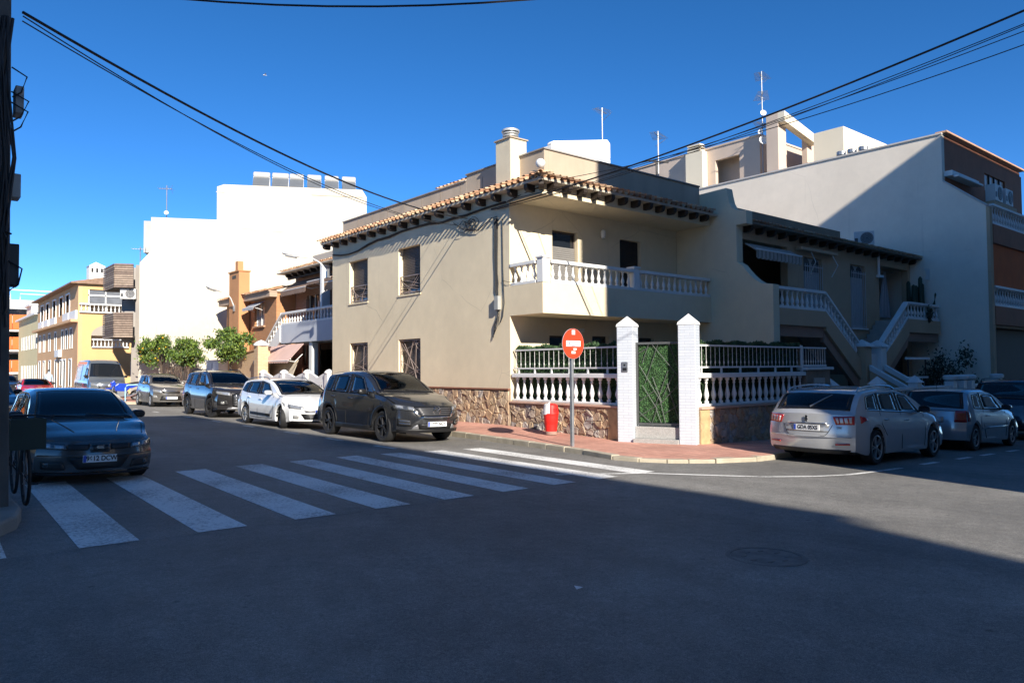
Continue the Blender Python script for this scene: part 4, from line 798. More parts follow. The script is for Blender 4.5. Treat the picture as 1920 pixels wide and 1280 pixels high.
# ================================================================== houses further along the left street
def brick_mat(name, c1, c2, mo, bw=.24, rh=.07):
    m = bpy.data.materials.new(name); m.use_nodes = True; n = m.node_tree.nodes; l = m.node_tree.links; b = n['Principled BSDF']; b.inputs['Roughness'].default_value = .9
    tc = n.new('ShaderNodeTexCoord'); sx = n.new('ShaderNodeSeparateXYZ'); l.new(tc.outputs['Object'], sx.inputs[0]); ad = n.new('ShaderNodeMath'); ad.operation = 'ADD'; l.new(sx.outputs[0], ad.inputs[0]); l.new(sx.outputs[1], ad.inputs[1])
    cx = n.new('ShaderNodeCombineXYZ'); l.new(ad.outputs[0], cx.inputs[0]); l.new(sx.outputs[2], cx.inputs[1])
    br = n.new('ShaderNodeTexBrick'); br.inputs['Scale'].default_value = 1; br.inputs['Brick Width'].default_value = bw; br.inputs['Row Height'].default_value = rh; br.inputs['Mortar Size'].default_value = .008
    br.inputs['Color1'].default_value = (*c1, 1); br.inputs['Color2'].default_value = (*c2, 1); br.inputs['Mortar'].default_value = (*mo, 1); l.new(cx.outputs[0], br.inputs['Vector']); l.new(br.outputs['Color'], b.inputs['Base Color'])
    bp = n.new('ShaderNodeBump'); bp.invert = True; bp.inputs['Strength'].default_value = .6; bp.inputs['Distance'].default_value = .006; l.new(br.outputs['Fac'], bp.inputs['Height']); l.new(bp.outputs[0], b.inputs['Normal']); return m
BRK = brick_mat('old_brick', (.30, .15, .10), (.38, .21, .14), (.34, .28, .22)); BRO = brick_mat('orange_brick', (.46, .21, .09), (.52, .25, .11), (.45, .27, .16)); BRY = brick_mat('yellow_brick', (.55, .36, .20), (.60, .42, .25), (.52, .42, .30))
SLABB = M('white_in_blue_shade', (.52, .55, .60), .7, .06, 1, .1, 60)  # white terrace slab, its bluish shade put into the colour
h3 = thing('terrace_house', 'brick house with raised white balustrade terrace and brown awnings', 'house', (16, 32, -.1))
mb = MB(); slab_wall(mb, 'x', 16.0, 16.25, 27.45, 37.0, -.3, 6.5, [(28.2, 31.6, 3.0, 5.5), (31.9, 33.0, 2.9, 5.6), (34.2, 35.6, 3.9, 5.3), (28.3, 32.0, -.1, 2.5), (32.5, 35.2, -.1, 2.5)]); mb.build('wall', BRK, h3)
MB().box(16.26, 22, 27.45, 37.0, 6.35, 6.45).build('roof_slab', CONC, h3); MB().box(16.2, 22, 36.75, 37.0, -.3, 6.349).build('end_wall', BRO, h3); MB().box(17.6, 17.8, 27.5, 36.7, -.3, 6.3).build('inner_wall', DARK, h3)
MB().box(14.5, 15.99, 27.46, 35.3, 2.82, 3.72).build('terrace', SLABB, h3, bevel=.01)
MB().box(14.6, 14.9, 31.95, 32.25, -.2, 2.819).box(14.6, 14.9, 35.0, 35.29, -.2, 2.819).build('terrace_pier', WHITE, h3)
balustrade(h3, (14.6, 27.6, 3.722), (14.6, 35.25, 3.722), .62, 24, WHITE, key='terrace_baluster')
balustrade(h3, (14.6, 35.3, 3.722), (14.6, 38.2, 1.75), .62, 9, WHITE, key='terrace_baluster')
MB().prism([(35.3, 3.72), (38.3, 1.72), (38.3, 1.2), (35.3, 2.9)], 'x', 14.45, 14.75).build('stair_string', WHITE, h3)
MB().box(15.1, 15.3, 29.6, 29.8, 3.73, 6.4).build('terrace_post', WHITE, h3); MB().box(15.0, 15.4, 31.75, 31.95, 3.73, 6.4).build('terrace_post', WHITE, h3)
r3 = MB().box(15.0, 17.0, 27.46, 37.1, 6.451, 6.51).build('roof_eave', M('eave_pale', (.45, .40, .33), .9, .1, 2), h3)
for i in range(13): link('corbel', crb, r3, (16.0-.45, 27.9+i*.72, 6.262), (0, 0, math.pi))
MB().beam((15.6, 27.5, 6.2), (15.6, 37.0, 6.2), .1, .25).build('eave_beam', DARKWOOD, r3)
tile_run((14.98, 27.55, 6.54), (0, 1, 0), 46, .205, (-1, 0), r3, 2)
MB().box(17.4, 20, 33.6, 38.0, 6.45, 7.75).build('roof_room', brick_mat('grey_block', (.52, .47, .40), (.46, .41, .35), (.40, .36, .30), .4, .2), h3)
MB().box(17.4, 20, 30.0, 33.59, 6.45, 7.3).build('roof_wall', PLASTER, h3)
for (y0, y1, z0, z1) in ((34.2, 35.6, 3.9, 5.3), (28.2, 31.6, 3.0, 5.5), (31.9, 33.0, 2.9, 5.6)):
    wn = MB().box(16.12, 16.16, y0, y0+.06, z0, z1).box(16.12, 16.16, y1-.06, y1, z0, z1).box(16.12, 16.16, (y0+y1)/2-.03, (y0+y1)/2+.03, z0, z1).build('window', WHITE, h3); MB().box(16.165, 16.17, y0, y1, z0, z1).build('pane', GLASS, wn)
    if z0 > 3.5:
        for k in range(8): MB().tube([(15.95, y0+.08+k*.18, z0), (15.95, y0+.08+k*.18, z1-.2)], .012, 5).build('window_bar', IRON, wn)
def slope_awning(name, label, y0, y1, xw, zw, xo, zo, mat, fringe, n, parent=None):
    t = thing(name, label, 'awning', (xo, (y0+y1)/2, zo))
    MB().prism([(xw, zw), (xo, zo), (xo, zo-.02), (xw, zw-.02)], 'y', y0, y1).build('canvas', mat, t)
    pts = [(y0, zo)]+[(y0+(y1-y0)*(i+k/4)/n, zo-fringe-(.06 if k == 2 else .04 if k in (1, 3) else 0)) for i in range(n) for k in range(4)]+[(y1, zo-fringe), (y1, zo)]
    MB().prism(pts, 'x', xo-.01, xo+.006).build('valance', mat, t); MB().tube([(xo, y0, zo), (xo, y1, zo)], .025, 6).build('front_bar', WHITE, t)
    for y in (y0+.15, y1-.15): MB().tube([(xw, y, zw-.5), ((xw+xo)/2, y, zo-.05), (xo, y, zo-.01)], .018, 5).build('arm', WHITE, t)
    return t
OAWN = M('ochre_awning', (.45, .27, .15), .9, .1, 2); BAWN = M('brown_awning', (.24, .16, .12), .9, .15, 3); PAWN = M('pink_awning', (.62, .42, .36), .9, .1, 2)
slope_awning('awning', 'ochre awning with scalloped valance at the cream house end of the brick terrace', 27.9, 31.0, 15.9, 6.1, 14.75, 5.45, OAWN, .34, 11)
slope_awning('awning', 'brown awning in the middle of the brick terrace', 31.1, 33.6, 15.9, 6.1, 15.1, 5.75, BAWN, .12, 9)
slope_awning('awning', 'brown half rolled awning over the barred brick terrace window', 33.8, 36.8, 15.9, 6.1, 15.1, 5.55, BAWN, .22, 10)
slope_awning('awning', 'faded pink awning over the ground floor door below the terrace', 32.6, 36.6, 14.5, 2.75, 13.75, 1.95, PAWN, .06, 14)
MB().prism([(14.5, 2.0), (13.9, .5), (13.92, .5), (14.52, 2.0)], 'y', 33.2, 36.4).build('canvas_side', M('canvas_beige', (.55, .48, .38), .9, .1, 2), h3)
pd_ = MB().box(15.2, 15.26, 32.4, 34.2, -.1, 2.7).build('porch_screen', M('screen_glass', (.10, .09, .08), .2, .2, 2), h3)
for y in (32.4, 32.85, 33.3, 33.75, 34.2): MB().box(15.14, 15.199, y-.04, y+.04, -.1, 2.7).build('screen_post', M('red_wood', (.25, .10, .06), .6, .2, 5), pd_)
MB().box(15.13, 15.198, 32.4, 34.2, 1.55, 1.75).build('screen_rail', MATS['red_wood'], pd_)
sp = [(28.2, -.1)]
for k in range(9): sp += [(28.2+k*.32, -.1+(k+1)*.27), (28.2+(k+1)*.32, -.1+(k+1)*.27)]
sp += [(31.08, -.1)]
MB().prism(sp, 'x', 15.5, 15.95).build('inner_stair', WHITE, h3)
hc = thing('hanging_chair', 'black wire egg chair hanging under the brick house terrace', 'chair', (14.9, 28.8, .1))
MB().tube([(14.9, 29.3, -.1), (14.9, 29.35, 1.2), (14.9, 29.1, 1.85), (14.9, 28.7, 1.7)], .025, 6).build('stand', IRON, hc)
for k in range(7):
    a = k*math.pi/7; MB().tube([(14.9+.36*math.cos(a)*math.sin(t*math.pi/10), 28.7+.36*math.sin(a)*math.sin(t*math.pi/10), .35+.55*(1-math.cos(t*math.pi/10))) for t in range(11)], .012, 5).build('wire', IRON, hc)
MB().lathe([(.05, .38), (.30, .45), (.33, .55), (.1, .5)], (14.9, 28.7, 0), 12).build('cushion', RUBBER, hc, True)
# white garden wall in front of the brick house
gw3 = thing('garden_wall', 'white garden wall with scalloped piers and panel gates behind the parked cars', 'wall', (13.4, 31, -.1))
MB().box(13.36, 13.5, 27.6, 34.9, -.3, 1.05).build('wall_base', WHITE, gw3); 
for i, (ya, yb) in enumerate(((27.9, 29.6), (30.0, 32.1), (32.5, 34.6))):
    pts = [(ya, 1.051), (yb, 1.051)]+[(yb-(yb-ya)*k/10, 1.18+.2*abs(math.cos(math.pi*k/10))) for k in range(11)]
    MB().prism(pts, 'x', 13.37, 13.49).build('swept_panel', WHITE, gw3); 
    for k in range(5): MB().box(13.345, 13.359, ya+.3+k*.22, ya+.42+k*.22, .5, .9).build('vent_slot', M('slot_grey', (.30, .30, .32), .8), gw3)
for y in (27.75, 29.8, 32.3, 34.75):
    MB().box(13.28, 13.58, y-.15, y+.15, -.3, 1.38).build('pier', WHITE, gw3, bevel=.015); MB().lathe([(.2, 1.381), (.2, 1.42), (.12, 1.5), (.02, 1.54)], (13.43, y, 0), 12).build('pier_cap', WHITE, gw3, True)
MB().box(13.25, 13.75, 35.0, 35.5, -.3, 2.7).build('tall_pier', BRY, gw3); MB().lathe([(.36, 2.701), (.36, 2.78), (.2, 2.9), (.02, 2.98)], (13.5, 35.25, 0), 14).build('tall_pier_cap', WHITE, gw3, True)
bw_ = thing('brick_side_wall', 'sloping yellow brick wall beside the garden stairs', 'wall', (13.9, 37.5, -.1))
MB().prism([(35.5, -.3), (35.5, 2.62), (40.2, 2.22), (40.2, -.3)], 'x', 13.8, 14.05).build('brickwork', BRY, bw_); MB().prism([(35.5, 2.621), (35.5, 2.68), (40.2, 2.28), (40.2, 2.221)], 'x', 13.75, 14.1).build('coping', TILE, bw_)
MB().prism([(34.0, .9), (36.5, 2.0), (36.5, 1.85), (34.0, .75)], 'x', 13.6, 13.75).build('hand_rail', WHITE, bw_)
cab = thing('utility_cabinet', 'white utility cabinet by the orange trees', 'cabinet', (13.1, 40.2, 0)); MB().box(12.9, 13.4, 39.6, 41.6, -.2, 2.02).build('body', WHITE, cab, bevel=.02); MB().box(12.88, 12.899, 40.58, 40.62, .1, 1.9).build('door_gap', M('slot_grey', (.3, .3, .32), .8), cab); MB().box(12.85, 13.45, 39.55, 41.65, 2.021, 2.08).build('lid', WHITE, cab)
gw4 = thing('low_wall', 'low white wall with bare climbing stems in front of the blank white wall', 'wall', (12.3, 44, 0)); MB().box(12.2, 12.4, 41.9, 46.6, -.3, .95).build('masonry', PLASTER, gw4)
rv = random.Random(41)
for k in range(26):
    y = 42.0+k*.18; MB().tube([(12.15, y, .6), (12.15+rv.uniform(-.1, .1), y+rv.uniform(-.3, .3), 1.2), (12.2+rv.uniform(-.15, .15), y+rv.uniform(-.5, .5), 1.75)], .013, 4).build('stem', M('bare_stem', (.16, .11, .08), .9, .3, 8), gw4)
# orange rendered house with a big chimney
ORG_ = M('orange_render', (.56, .27, .12), .9, .08, 1, .2, 80, streak=.06)
h4 = thing('orange_house', 'small orange house with tall square chimney and tiled eave', 'house', (15, 41, 0))
mb = MB(); slab_wall(mb, 'x', 15.0, 15.25, 37.1, 44.45, -.3, 5.55, [(38.7, 40.1, 3.9, 5.15), (43.1, 43.5, 3.4, 5.1)]); mb.build('wall', BRO, h4)
MB().box(15.251, 20, 37.1, 37.3, -.3, 5.55).box(15.251, 20, 44.2, 44.45, -.3, 5.55).build('end_wall', ORG_, h4)
MB().box(14.99-.04, 14.999, 42.4, 44.45, 2.9, 5.55).build('upper_band', ORG_, h4)
MB().box(14.55, 20, 37.0, 44.9, 5.56, 5.62).box(14.6, 15, 37.0, 44.85, 5.30, 5.55).build('eave', M('eave_tan', (.45, .33, .24), .9, .1, 2), h4)
r4 = MB().prism([(14.5, 5.63), (18, 6.6), (18, 6.5), (14.6, 5.625)], 'y', 37.0, 44.9).build('roof', TILE, h4); tile_run((14.45, 37.1, 5.64), (0, 1, 0), 37, .21, (-1, 0), r4, 2)
c4 = MB().box(14.35, 14.95, 40.75, 42.3, -.3, 6.98).build('chimney', ORG_, h4, bevel=.01); MB().box(14.3, 15.0, 40.7, 42.35, 6.981, 7.05).build('chimney_slab', ORG_, c4); MB().box(14.34, 14.349, 41.2, 41.8, 6.62, 6.8).build('smoke_hole', DARK, c4); MB().box(14.5, 14.8, 41.35, 41.75, 7.051, 7.62).build('flue', ORG_, c4)
wn = MB().box(15.1, 15.14, 38.7, 38.76, 3.9, 5.15).box(15.1, 15.14, 40.04, 40.1, 3.9, 5.15).box(15.1, 15.14, 39.37, 39.43, 3.9, 5.15).build('window', WHITE, h4); MB().box(15.145, 15.15, 38.7, 40.1, 3.9, 5.15).build('pane', M('curtained_glass', (.35, .36, .38), .2, .2, 3), wn); MB().box(14.9, 15.1, 38.6, 40.2, 3.82, 3.9).build('sill', TILE, wn)
MB().box(15.12, 15.15, 43.1, 43.5, 3.4, 5.1).build('narrow_window', GLASS, h4)
wa = slope_awning('window_awning', 'small grey striped window awning on the orange house', 38.6, 40.2, 14.98, 5.2, 14.35, 4.85, M('grey_awning', (.50, .51, .53), .9, .1, 3), .1, 7)
for k in range(6): MB().prism([(14.975, 5.206), (14.352, 4.858), (14.352, 4.856), (14.975, 5.202)], 'y', 38.68+k*.26, 38.78+k*.26).build('stripe', M('awning_blue', (.16, .18, .24), .9), wa)
# orange trees
TRUNK = M('bark', (.10, .075, .055), .95, .3, 8, .5, 30)
FOL = [M('citrus_leaf', (.10, .17, .025), .5, .5, 6), M('citrus_leaf_pale', (.17, .24, .035), .5, .5, 6), M('citrus_leaf_dark', (.045, .09, .02), .5, .5, 6)]  # three leaf tones, dealt out at random
ORF = M('orange_fruit', (.75, .42, .03), .5, .1, 5)
def tree(label, base, crown, rx, ry, rz, n, rnd, fruits=30):
    t = thing('orange_tree', label, 'tree', base, 'orange trees before the white wall'); x, y, z = base; cz = crown
    tr = MB().tube([(x, y, z-.1), (x+.05, y, z+.6), (x-.02, y+.04, cz-rz*.5)], [.10, .085, .06], 7).build('trunk', TRUNK, t, True)
    for k in range(7):
        a = k*.9+rnd.uniform(-.3, .3); MB().tube([(x, y, cz-rz*.75), (x+rx*.3*math.cos(a), y+ry*.3*math.sin(a), cz-rz*.25), (x+rx*.7*math.cos(a), y+ry*.7*math.sin(a), cz+rz*rnd.uniform(-.1, .4))], [.05, .035, .012], 5).build('limb', TRUNK, tr)
    cl = []
    while len(cl) < 26:
        p = [rnd.uniform(-1, 1) for _ in range(3)]
        if .25 < sum(q*q for q in p) < 1.0 and p[2] > -.75: cl.append(p)
    def fn():
        q = rnd.choice(cl); s_ = .145; return (x+rx*(q[0]+rnd.gauss(0, s_)), y+ry*(q[1]+rnd.gauss(0, s_)), cz+rz*(q[2]+rnd.gauss(0, s_)))
    cr = leaves('crown', FOL, t, n, fn, .085, rnd)
    fm = MB().lathe([(.005, -.05), (.035, -.035), (.05, 0), (.035, .035), (.005, .05)], n=7).mesh('orange', ORF, True)
    for k in range(fruits): link('orange', fm, cr, fn())
    return t
rtz = random.Random(77)
tree('leftmost orange tree with fruit, in front of the white wall edge', (11.75, 46.0, -.1), 2.6, 1.05, 1.05, .95, 4200, rtz, 46)
tree('middle orange tree between the other two, in front of the white wall', (12.82, 44.6, -.1), 2.5, .92, .95, .85, 3600, rtz, 12)
tree('rightmost orange tree beside the orange house', (13.25, 38.75, -.1), 2.72, 1.12, 1.15, .88, 4400, rtz, 10)
# ------------------------------------------------------------------ big white building with wooden balconies and solar water heaters
C0 = Vector((11.0, 48.0, 0)); DU = Vector((.9023, -.4311, 0)); DN = Vector((.4311, .9023, 0)); ANG = math.atan2(DU.y, DU.x)
bw = thing('white_block', 'big blank white building with stepped top and wooden slat balconies', 'building', (11, 48, 0), None, (0, 0, ANG))
WB = stucco('white_blank_render', (.60, .545, .45), .10, .2, .85, .15)
MB().prism([(0, -.5), (0, 7.98), (.6, 8.7), (.6, 10.75), (4.3, 10.75), (4.3, 12.8), (4.7, 12.96), (13.05, 13.05), (13.33, 12.6), (13.33, -.5)], 'y', 0, 9).build('wall', WB, bw)
MB().box(9.9, 13.1, -.03, -.001, 12.55, 12.62).build('parapet_band', M('band_tan', (.55, .48, .38), .9, .1, 1), bw); MB().box(4.25, 4.75, -.02, -.001, 12.45, 12.5).build('parapet_drip', MATS['band_tan'], bw)
MB().box(-.02, .6, 1.0, 6, 8.75, 10.7).build('roof_room', M('grey_render', (.42, .41, .40), .9, .1, 1), bw); MB().box(-.3, .0, 0.4, 8.5, -.5, 7.9).build('street_front', M('taupe_render', (.30, .27, .24), .9, .1, 1), bw)
MB().box(-1.28, -.302, 1.3, 8.4, 3.3, 7.85).build('bay_wall', M('bay_grey', (.36, .33, .30), .9, .1, 1), bw); MB().box(-.62, -.302, .9, 8.4, -.5, 3.299).build('bay_base', MATS['taupe_render'], bw)
MB().box(-.34, -.301, 1.0, 4.2, .2, 2.9).build('shop_window', M('shop_glass', (.16, .18, .18), .15, .1, 2), bw)
for v in (1.0, 2.1, 3.2, 4.2): MB().box(-.38, -.341, v-.04, v+.04, .2, 2.9).build('shop_mullion', STEEL, bw)
WOOD = [M('slat_wood_%d' % i, c, .8, .3, 5, .3, 30) for i, c in enumerate([(.27, .20, .155), (.34, .26, .20), (.20, .145, .115)])]
rw = random.Random(19)
for (z0, z1) in ((6.45, 7.9), (3.5, 5.0)):
    b_ = MB().prism([(-1.3, -.15), (-.303, -.15), (-.303, 2.9), (-2.6, 2.6)], 'z', z0, z0+.12).build('wood_balcony', M('balcony_under', (.13, .115, .10), .9, .1, 2), bw); MB().beam((-1.25, -.09, z0+.121), (-.303, -.09, z0+.121), .03, z1-z0-.17).beam((-1.27, -.05, z0+.121), (-2.5, 2.5, z0+.121), .03, z1-z0-.17).build('lining', MATS['balcony_under'], b_)
    for k in range(11):
        zz = z0+.02+k*(z1-z0)/11
        MB().box(-1.3, -.302, -.19-rw.uniform(0, .01), -.152, zz, zz+(z1-z0)/11*.74).build('slat', rw.choice(WOOD), b_); MB().beam((-1.335, -.15, zz), (-2.64, 2.6, zz), .035, (z1-z0)/11*.74).build('slat', rw.choice(WOOD), b_)
MB().box(-.33, -.301, .9, 1.7, 5.0, 6.4).build('balcony_door', DARK, bw)
acw = ac_unit('air_conditioner', 'air conditioner between the two wooden slat balconies', (C0+DU*-.65+DN*.25+Vector((0, 0, 5.75))).to_tuple(), ANG, .85, .62, .35)
HEATM = M('solar_panel', (.13, .14, .15), .35, .1, 2, spec=.4); TANK = M('tank_white', (.46, .45, .43), .4, .1, 3)
posn = ['leftmost', 'second from left', 'third from left', 'third from right', 'second from right', 'rightmost']
for i, u in enumerate((6.8, 7.95, 8.95, 10.05, 11.15, 12.25)):
    base = C0+DU*u+DN*1.1+Vector((0, 0, 13.0)); t = thing('solar_water_heater', posn[i]+' of the six solar water heaters on the white roof', 'water heater', base.to_tuple(), 'solar water heaters on the white roof', (0, 0, ANG)); hl = .52 if i < 2 else .45
    MB().lathe([(.02, -hl), (.20, -hl+.01), (.24, -hl+.06), (.24, hl-.06), (.20, hl-.01), (.02, hl)], (0, .35, .98), 16, 'x').build('tank', TANK, t, True)
    MB().add([(-hl+.02, -.62, .02), (hl-.02, -.62, .02), (hl-.02, .12, .80), (-hl+.02, .12, .80), (-hl+.05, -.5, .0), (hl-.05, -.5, .0), (hl-.05, .25, .80), (-hl+.05, .25, .80)], [(0, 1, 2, 3), (7, 6, 5, 4), (0, 4, 5, 1), (1, 5, 6, 2), (2, 6, 7, 3), (3, 7, 4, 0)]).build('collector', HEATM, t)
    for q in (-1, 1): MB().tube([(q*(hl-.03), -.58, -.05), (q*(hl-.03), .22, .88), (q*(hl-.03), .5, -.05)], .02, 5).build('stand', WHITE, t)
mast('thin aerial with dish on the left part of the white block', (C0+DU*1.3+DN*.8+Vector((0, 0, 10.7))).to_tuple(), 2.2, [(2.0, .8, 6, R(150))], [(.45, .13, R(250))], k=1.2)
mast('small aerial low on the roof edge left of the white block', (C0+DU*-.2+DN*1.0+Vector((0, 0, 7.9))).to_tuple(), 1.2, [(1.05, .8, 6, R(160))], k=1.2)
# ------------------------------------------------------------------ yellow and orange houses closing the view
YEL = M('yellow_ochre', (.64, .42, .19), .9, .06, .6, .15, 60, streak=.05); YE2 = M('orange_ochre', (.66, .40, .21), .9, .06, .6, .15, 60); PALE = M('pale_yellow', (.66, .57, .33), .9, .06, .6, .15, 60)
h5 = thing('yellow_house', 'ochre corner house with arched loggia, balustrades and white chimney', 'house', (9.44, 60, -.2))
sw = []
for k, y in enumerate((61.2, 64.0, 67.2, 70.6, 73.6)): sw.append((y, y+1.5, 5.75, 7.1))
for y in (60.0, 61.9, 63.6, 66.8, 69.8, 72.6, 75.0): sw.append((y, y+.75, 3.2, 4.55))
for y in (60.2, 62.6, 64.0, 66.4, 69.4, 72.4, 75): sw.append((y, y+.9, .1 if y in (62.6, 66.4) else .5, 2.35))
mb = MB(); slab_wall(mb, 'x', 9.44, 9.7, 58, 77, -.5, 7.6, sw); mb.build('street_wall', YE2, h5)
fr_h = [(10.05, 13.2, 5.58, 7.2), (10.25, 12.7, 3.2, 4.0)]
mb = MB(); slab_wall(mb, 'y', 58.0, 58.25, 9.701, 13.6, -.5, 7.6, fr_h); 
ar = [(10.25, 4.0)]+[(11.475-1.225*math.cos(t*math.pi/12), 4.0+.78*math.sin(t*math.pi/12)) for t in range(13)]+[(12.7, 4.0)]
mb.build('end_wall', YEL, h5)
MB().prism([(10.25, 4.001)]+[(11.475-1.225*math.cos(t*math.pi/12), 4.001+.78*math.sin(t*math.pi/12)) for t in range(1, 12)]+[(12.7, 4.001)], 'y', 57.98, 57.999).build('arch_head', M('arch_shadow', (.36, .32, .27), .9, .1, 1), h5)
MB().box(10.2, 13.4, 59.6, 59.7, 3.0, 7.4).build('loggia_back', PLASTER, h5); MB().box(9.71, 13.5, 58.26, 59.6, 5.3, 5.56).box(9.71, 13.5, 58.26, 59.6, 2.95, 3.15).build('loggia_floor', YEL, h5)
balustrade(h5, (10.28, 57.9, 3.16), (12.6, 57.9, 3.16), .62, 10, WHITE, key='terrace_baluster'); balustrade(h5, (9.5, 57.9, 5.57), (13.4, 57.9, 5.57), .64, 15, WHITE, key='terrace_baluster')
lgz = MB().box(10.05, 13.2, 58.1, 58.14, 6.25, 7.2).build('loggia_glazing', M('loggia_glass', (.16, .17, .19), .1, .2, 2), h5)
for x in (10.05, 11.1, 12.15, 13.15): MB().box(x, x+.07, 58.03, 58.099, 5.6, 7.2).build('glazing_bar', WHITE, lgz)
MB().box(10.05, 13.2, 58.03, 58.098, 6.75, 6.85).build('transom', WHITE, lgz)
for (y0, y1, z0, z1) in sw:
    wn = MB().box(9.56, 9.6, y0, y1, z0, z1).build('window' if z0 > .3 else 'door', M('far_pane', (.16, .15, .14), .3, .3, 2), h5)
    MB().box(9.39, 9.55, y0-.09, y0, z0-.05, z1+.1).box(9.39, 9.55, y1, y1+.09, z0-.05, z1+.1).box(9.39, 9.55, y0, y1, z1+.001, z1+.1).build('surround', WHITE, wn)
    MB().box(9.5, 9.559, (y0+y1)/2-.03, (y0+y1)/2+.03, z0, z1).build('mullion', WHITE, wn)
for y0 in (58.2, 61.0, 66.9, 70.4, 73.4): MB().box(9.30, 9.435, y0, y0+2.4, 5.12, 5.74).build('white_apron', WHITE, h5)
MB().box(9.2, 9.43, 64.3, 66.1, 2.62, 3.15).build('balconet', WHITE, h5)
MB().box(9.0, 9.44, 58.0, 77, 4.92, 5.1).build('cornice', YE2, h5)
MB().prism([(8.95, 7.55), (8.95, 7.65), (12, 8.3), (13.6, 7.9), (13.6, 7.6)], 'y', 57.7, 77.2).build('roof', M('old_tile', (.30, .19, .13), .9, .3, 4, .4, 30), h5)
c5 = MB().box(10.3, 11.3, 59.2, 60.2, 7.8, 9.0).add([(10.25, 59.15, 9.001), (11.35, 59.15, 9.001), (11.35, 60.25, 9.001), (10.25, 60.25, 9.001), (10.8, 59.7, 9.35)], [(3, 2, 1, 0), (0, 1, 4), (1, 2, 4), (2, 3, 4), (3, 0, 4)]).build('chimney', M('bright_white', (.86, .85, .82)), h5)
for k in range(3): MB().box(10.42+k*.3, 10.56+k*.3, 59.18, 59.199, 8.55, 8.85).build('chimney_slot', DARK, c5)
for k in range(4): MB().box(12.75+k*.2, 12.8+k*.2, 57.9, 57.96, -.2, 2.2-.0).build('yard_bar', WHITE, h5)
h6 = thing('pale_yellow_house', 'pale yellow house beyond the ochre corner house', 'house', (9.5, 82, -.2))
ph = [(78+k*2.3, 78.9+k*2.3, z, z+1.3) for k in range(5) for z in (.8, 3.6)]
mb = MB(); slab_wall(mb, 'x', 9.5, 9.8, 77.25, 91, -.5, 6.6, ph); mb.box(9.801, 14, 77.25, 77.5, -.5, 6.6).build('wall', PALE, h6)
for p_ in ph: 
    wn = MB().box(9.62, 9.66, p_[0], p_[1], p_[2], p_[3]).build('window', GLASS, h6); MB().box(9.45, 9.61, p_[0]-.08, p_[0], p_[2], p_[3]).box(9.45, 9.61, p_[1], p_[1]+.08, p_[2], p_[3]).build('surround', WHITE, wn)
MB().box(9.2, 14, 77.2, 91.2, 6.61, 6.8).build('cornice', WHITE, h6)
h7 = thing('orange_balcony_building', 'far apartment building with bright orange balcony fronts', 'apartment building', (8, 98, -.2))
MB().box(2, 16, 96.5, 106, -.5, 9.4).build('wall', M('grey_white', (.50, .49, .47), .9, .1, 1), h7)
OB = M('orange_panel', (.62, .14, .02), .6, .1, 1)
for (z0, z1) in ((6.05, 7.66), (3.9, 5.25), (1.5, 2.77)):
    MB().box(2.5, 11.6, 95.0, 96.4, z0-.2, z0-.001).build('balcony_slab', WHITE, h7); 
    for k in range(4): MB().box(2.6+k*2.25, 4.8+k*2.25, 94.94, 94.999, z0, z1).build('balcony_panel', OB, h7)
    wn = MB().box(3, 11.4, 96.42, 96.48, z1+.0, z1+.7).build('window_band', GLASS, h7)
MB().tube([(9.3, 97, 9.4), (9.3, 97, 10.5), (13.6, 97, 10.5), (13.6, 97, 9.4)], .07, 6).tube([(10.2, 97, 9.4), (10.2, 97, 10.1), (14.6, 97, 10.1)], .05, 6).build('roof_frame', WHITE, h7)
h8 = thing('flat_roof_house', 'pale flat roofed house between the yellow and the orange balcony buildings', 'house', (12, 94, 0)); MB().box(10.6, 16, 91.3, 95, -.5, 8.4).build('wall', PLASTER, h8); MB().box(10.4, 16.2, 91.1, 95.2, 8.41, 8.6).build('roof', WHITE, h8)
for k in range(2): MB().box(11.2+k*1.6, 12.2+k*1.6, 91.24, 91.299, 6.8, 7.9).build('window', GLASS, h8)
# ------------------------------------------------------------------ wall mounted street lamps
def street_lamp(label, base, elbow, head):
    t = thing('street_lamp', label, 'street lamp', base); base, elbow, head = Vector(base), Vector(elbow), Vector(head)
    LW = M('lamp_white', (.70, .70, .68), .5, .1, 4)
    MB().tube([base, base.lerp(elbow, .5)+Vector((0, 0, .12)), elbow, elbow.lerp(head, .75)], [.035, .033, .03, .028], 7).build('arm', LW, t, True); MB().box(base.x-.06, base.x+.03, base.y-.08, base.y+.08, base.z-.2, base.z+.15).build('bracket', STEEL, t)
    d = (head-elbow).normalized(); s_ = d.cross(Vector((0, 0, 1))).normalized(); u = s_.cross(d); L = .85; vs = []
    for (f, wd, up, dn) in ((-.1, .05, .04, .04), (.15, .10, .07, .05), (.4, .16, .09, .08), (.7, .17, .08, .09), (.95, .10, .05, .05), (1.0, .03, .02, .02)):
        p = head+d*(f-.4)*L
        for (a, b) in ((1, 0), (.7, 1), (-.7, 1), (-1, 0), (-.7, -1), (.7, -1)): vs.append(p+s_*wd*a+u*(up if b > 0 else dn)*b)
    fs = [(i*6+j, i*6+(j+1) % 6, (i+1)*6+(j+1) % 6, (i+1)*6+j) for i in range(5) for j in range(6)]+[(5, 4, 3, 2, 1, 0), (30, 31, 32, 33, 34, 35)]
    MB().add(vs, fs).build('lamp_head', LW, t, True, sharp=50)
    MB().beam(head-d*.1-u*.12, head+d*.35-u*.12, .18, .04).build('lens', M('lamp_lens', (.25, .26, .27), .2, .1, 4), t)
street_lamp('white street lamp on a bracket at the far corner of the cream house', (13.36, 27.75, 5.45), (12.9, 28.2, 6.05), (12.35, 28.7, 6.2))
street_lamp('white street lamp on a long arm fixed to the orange chimney', (14.34, 41.4, 5.0), (13.9, 41.3, 5.75), (13.15, 41.1, 5.95))
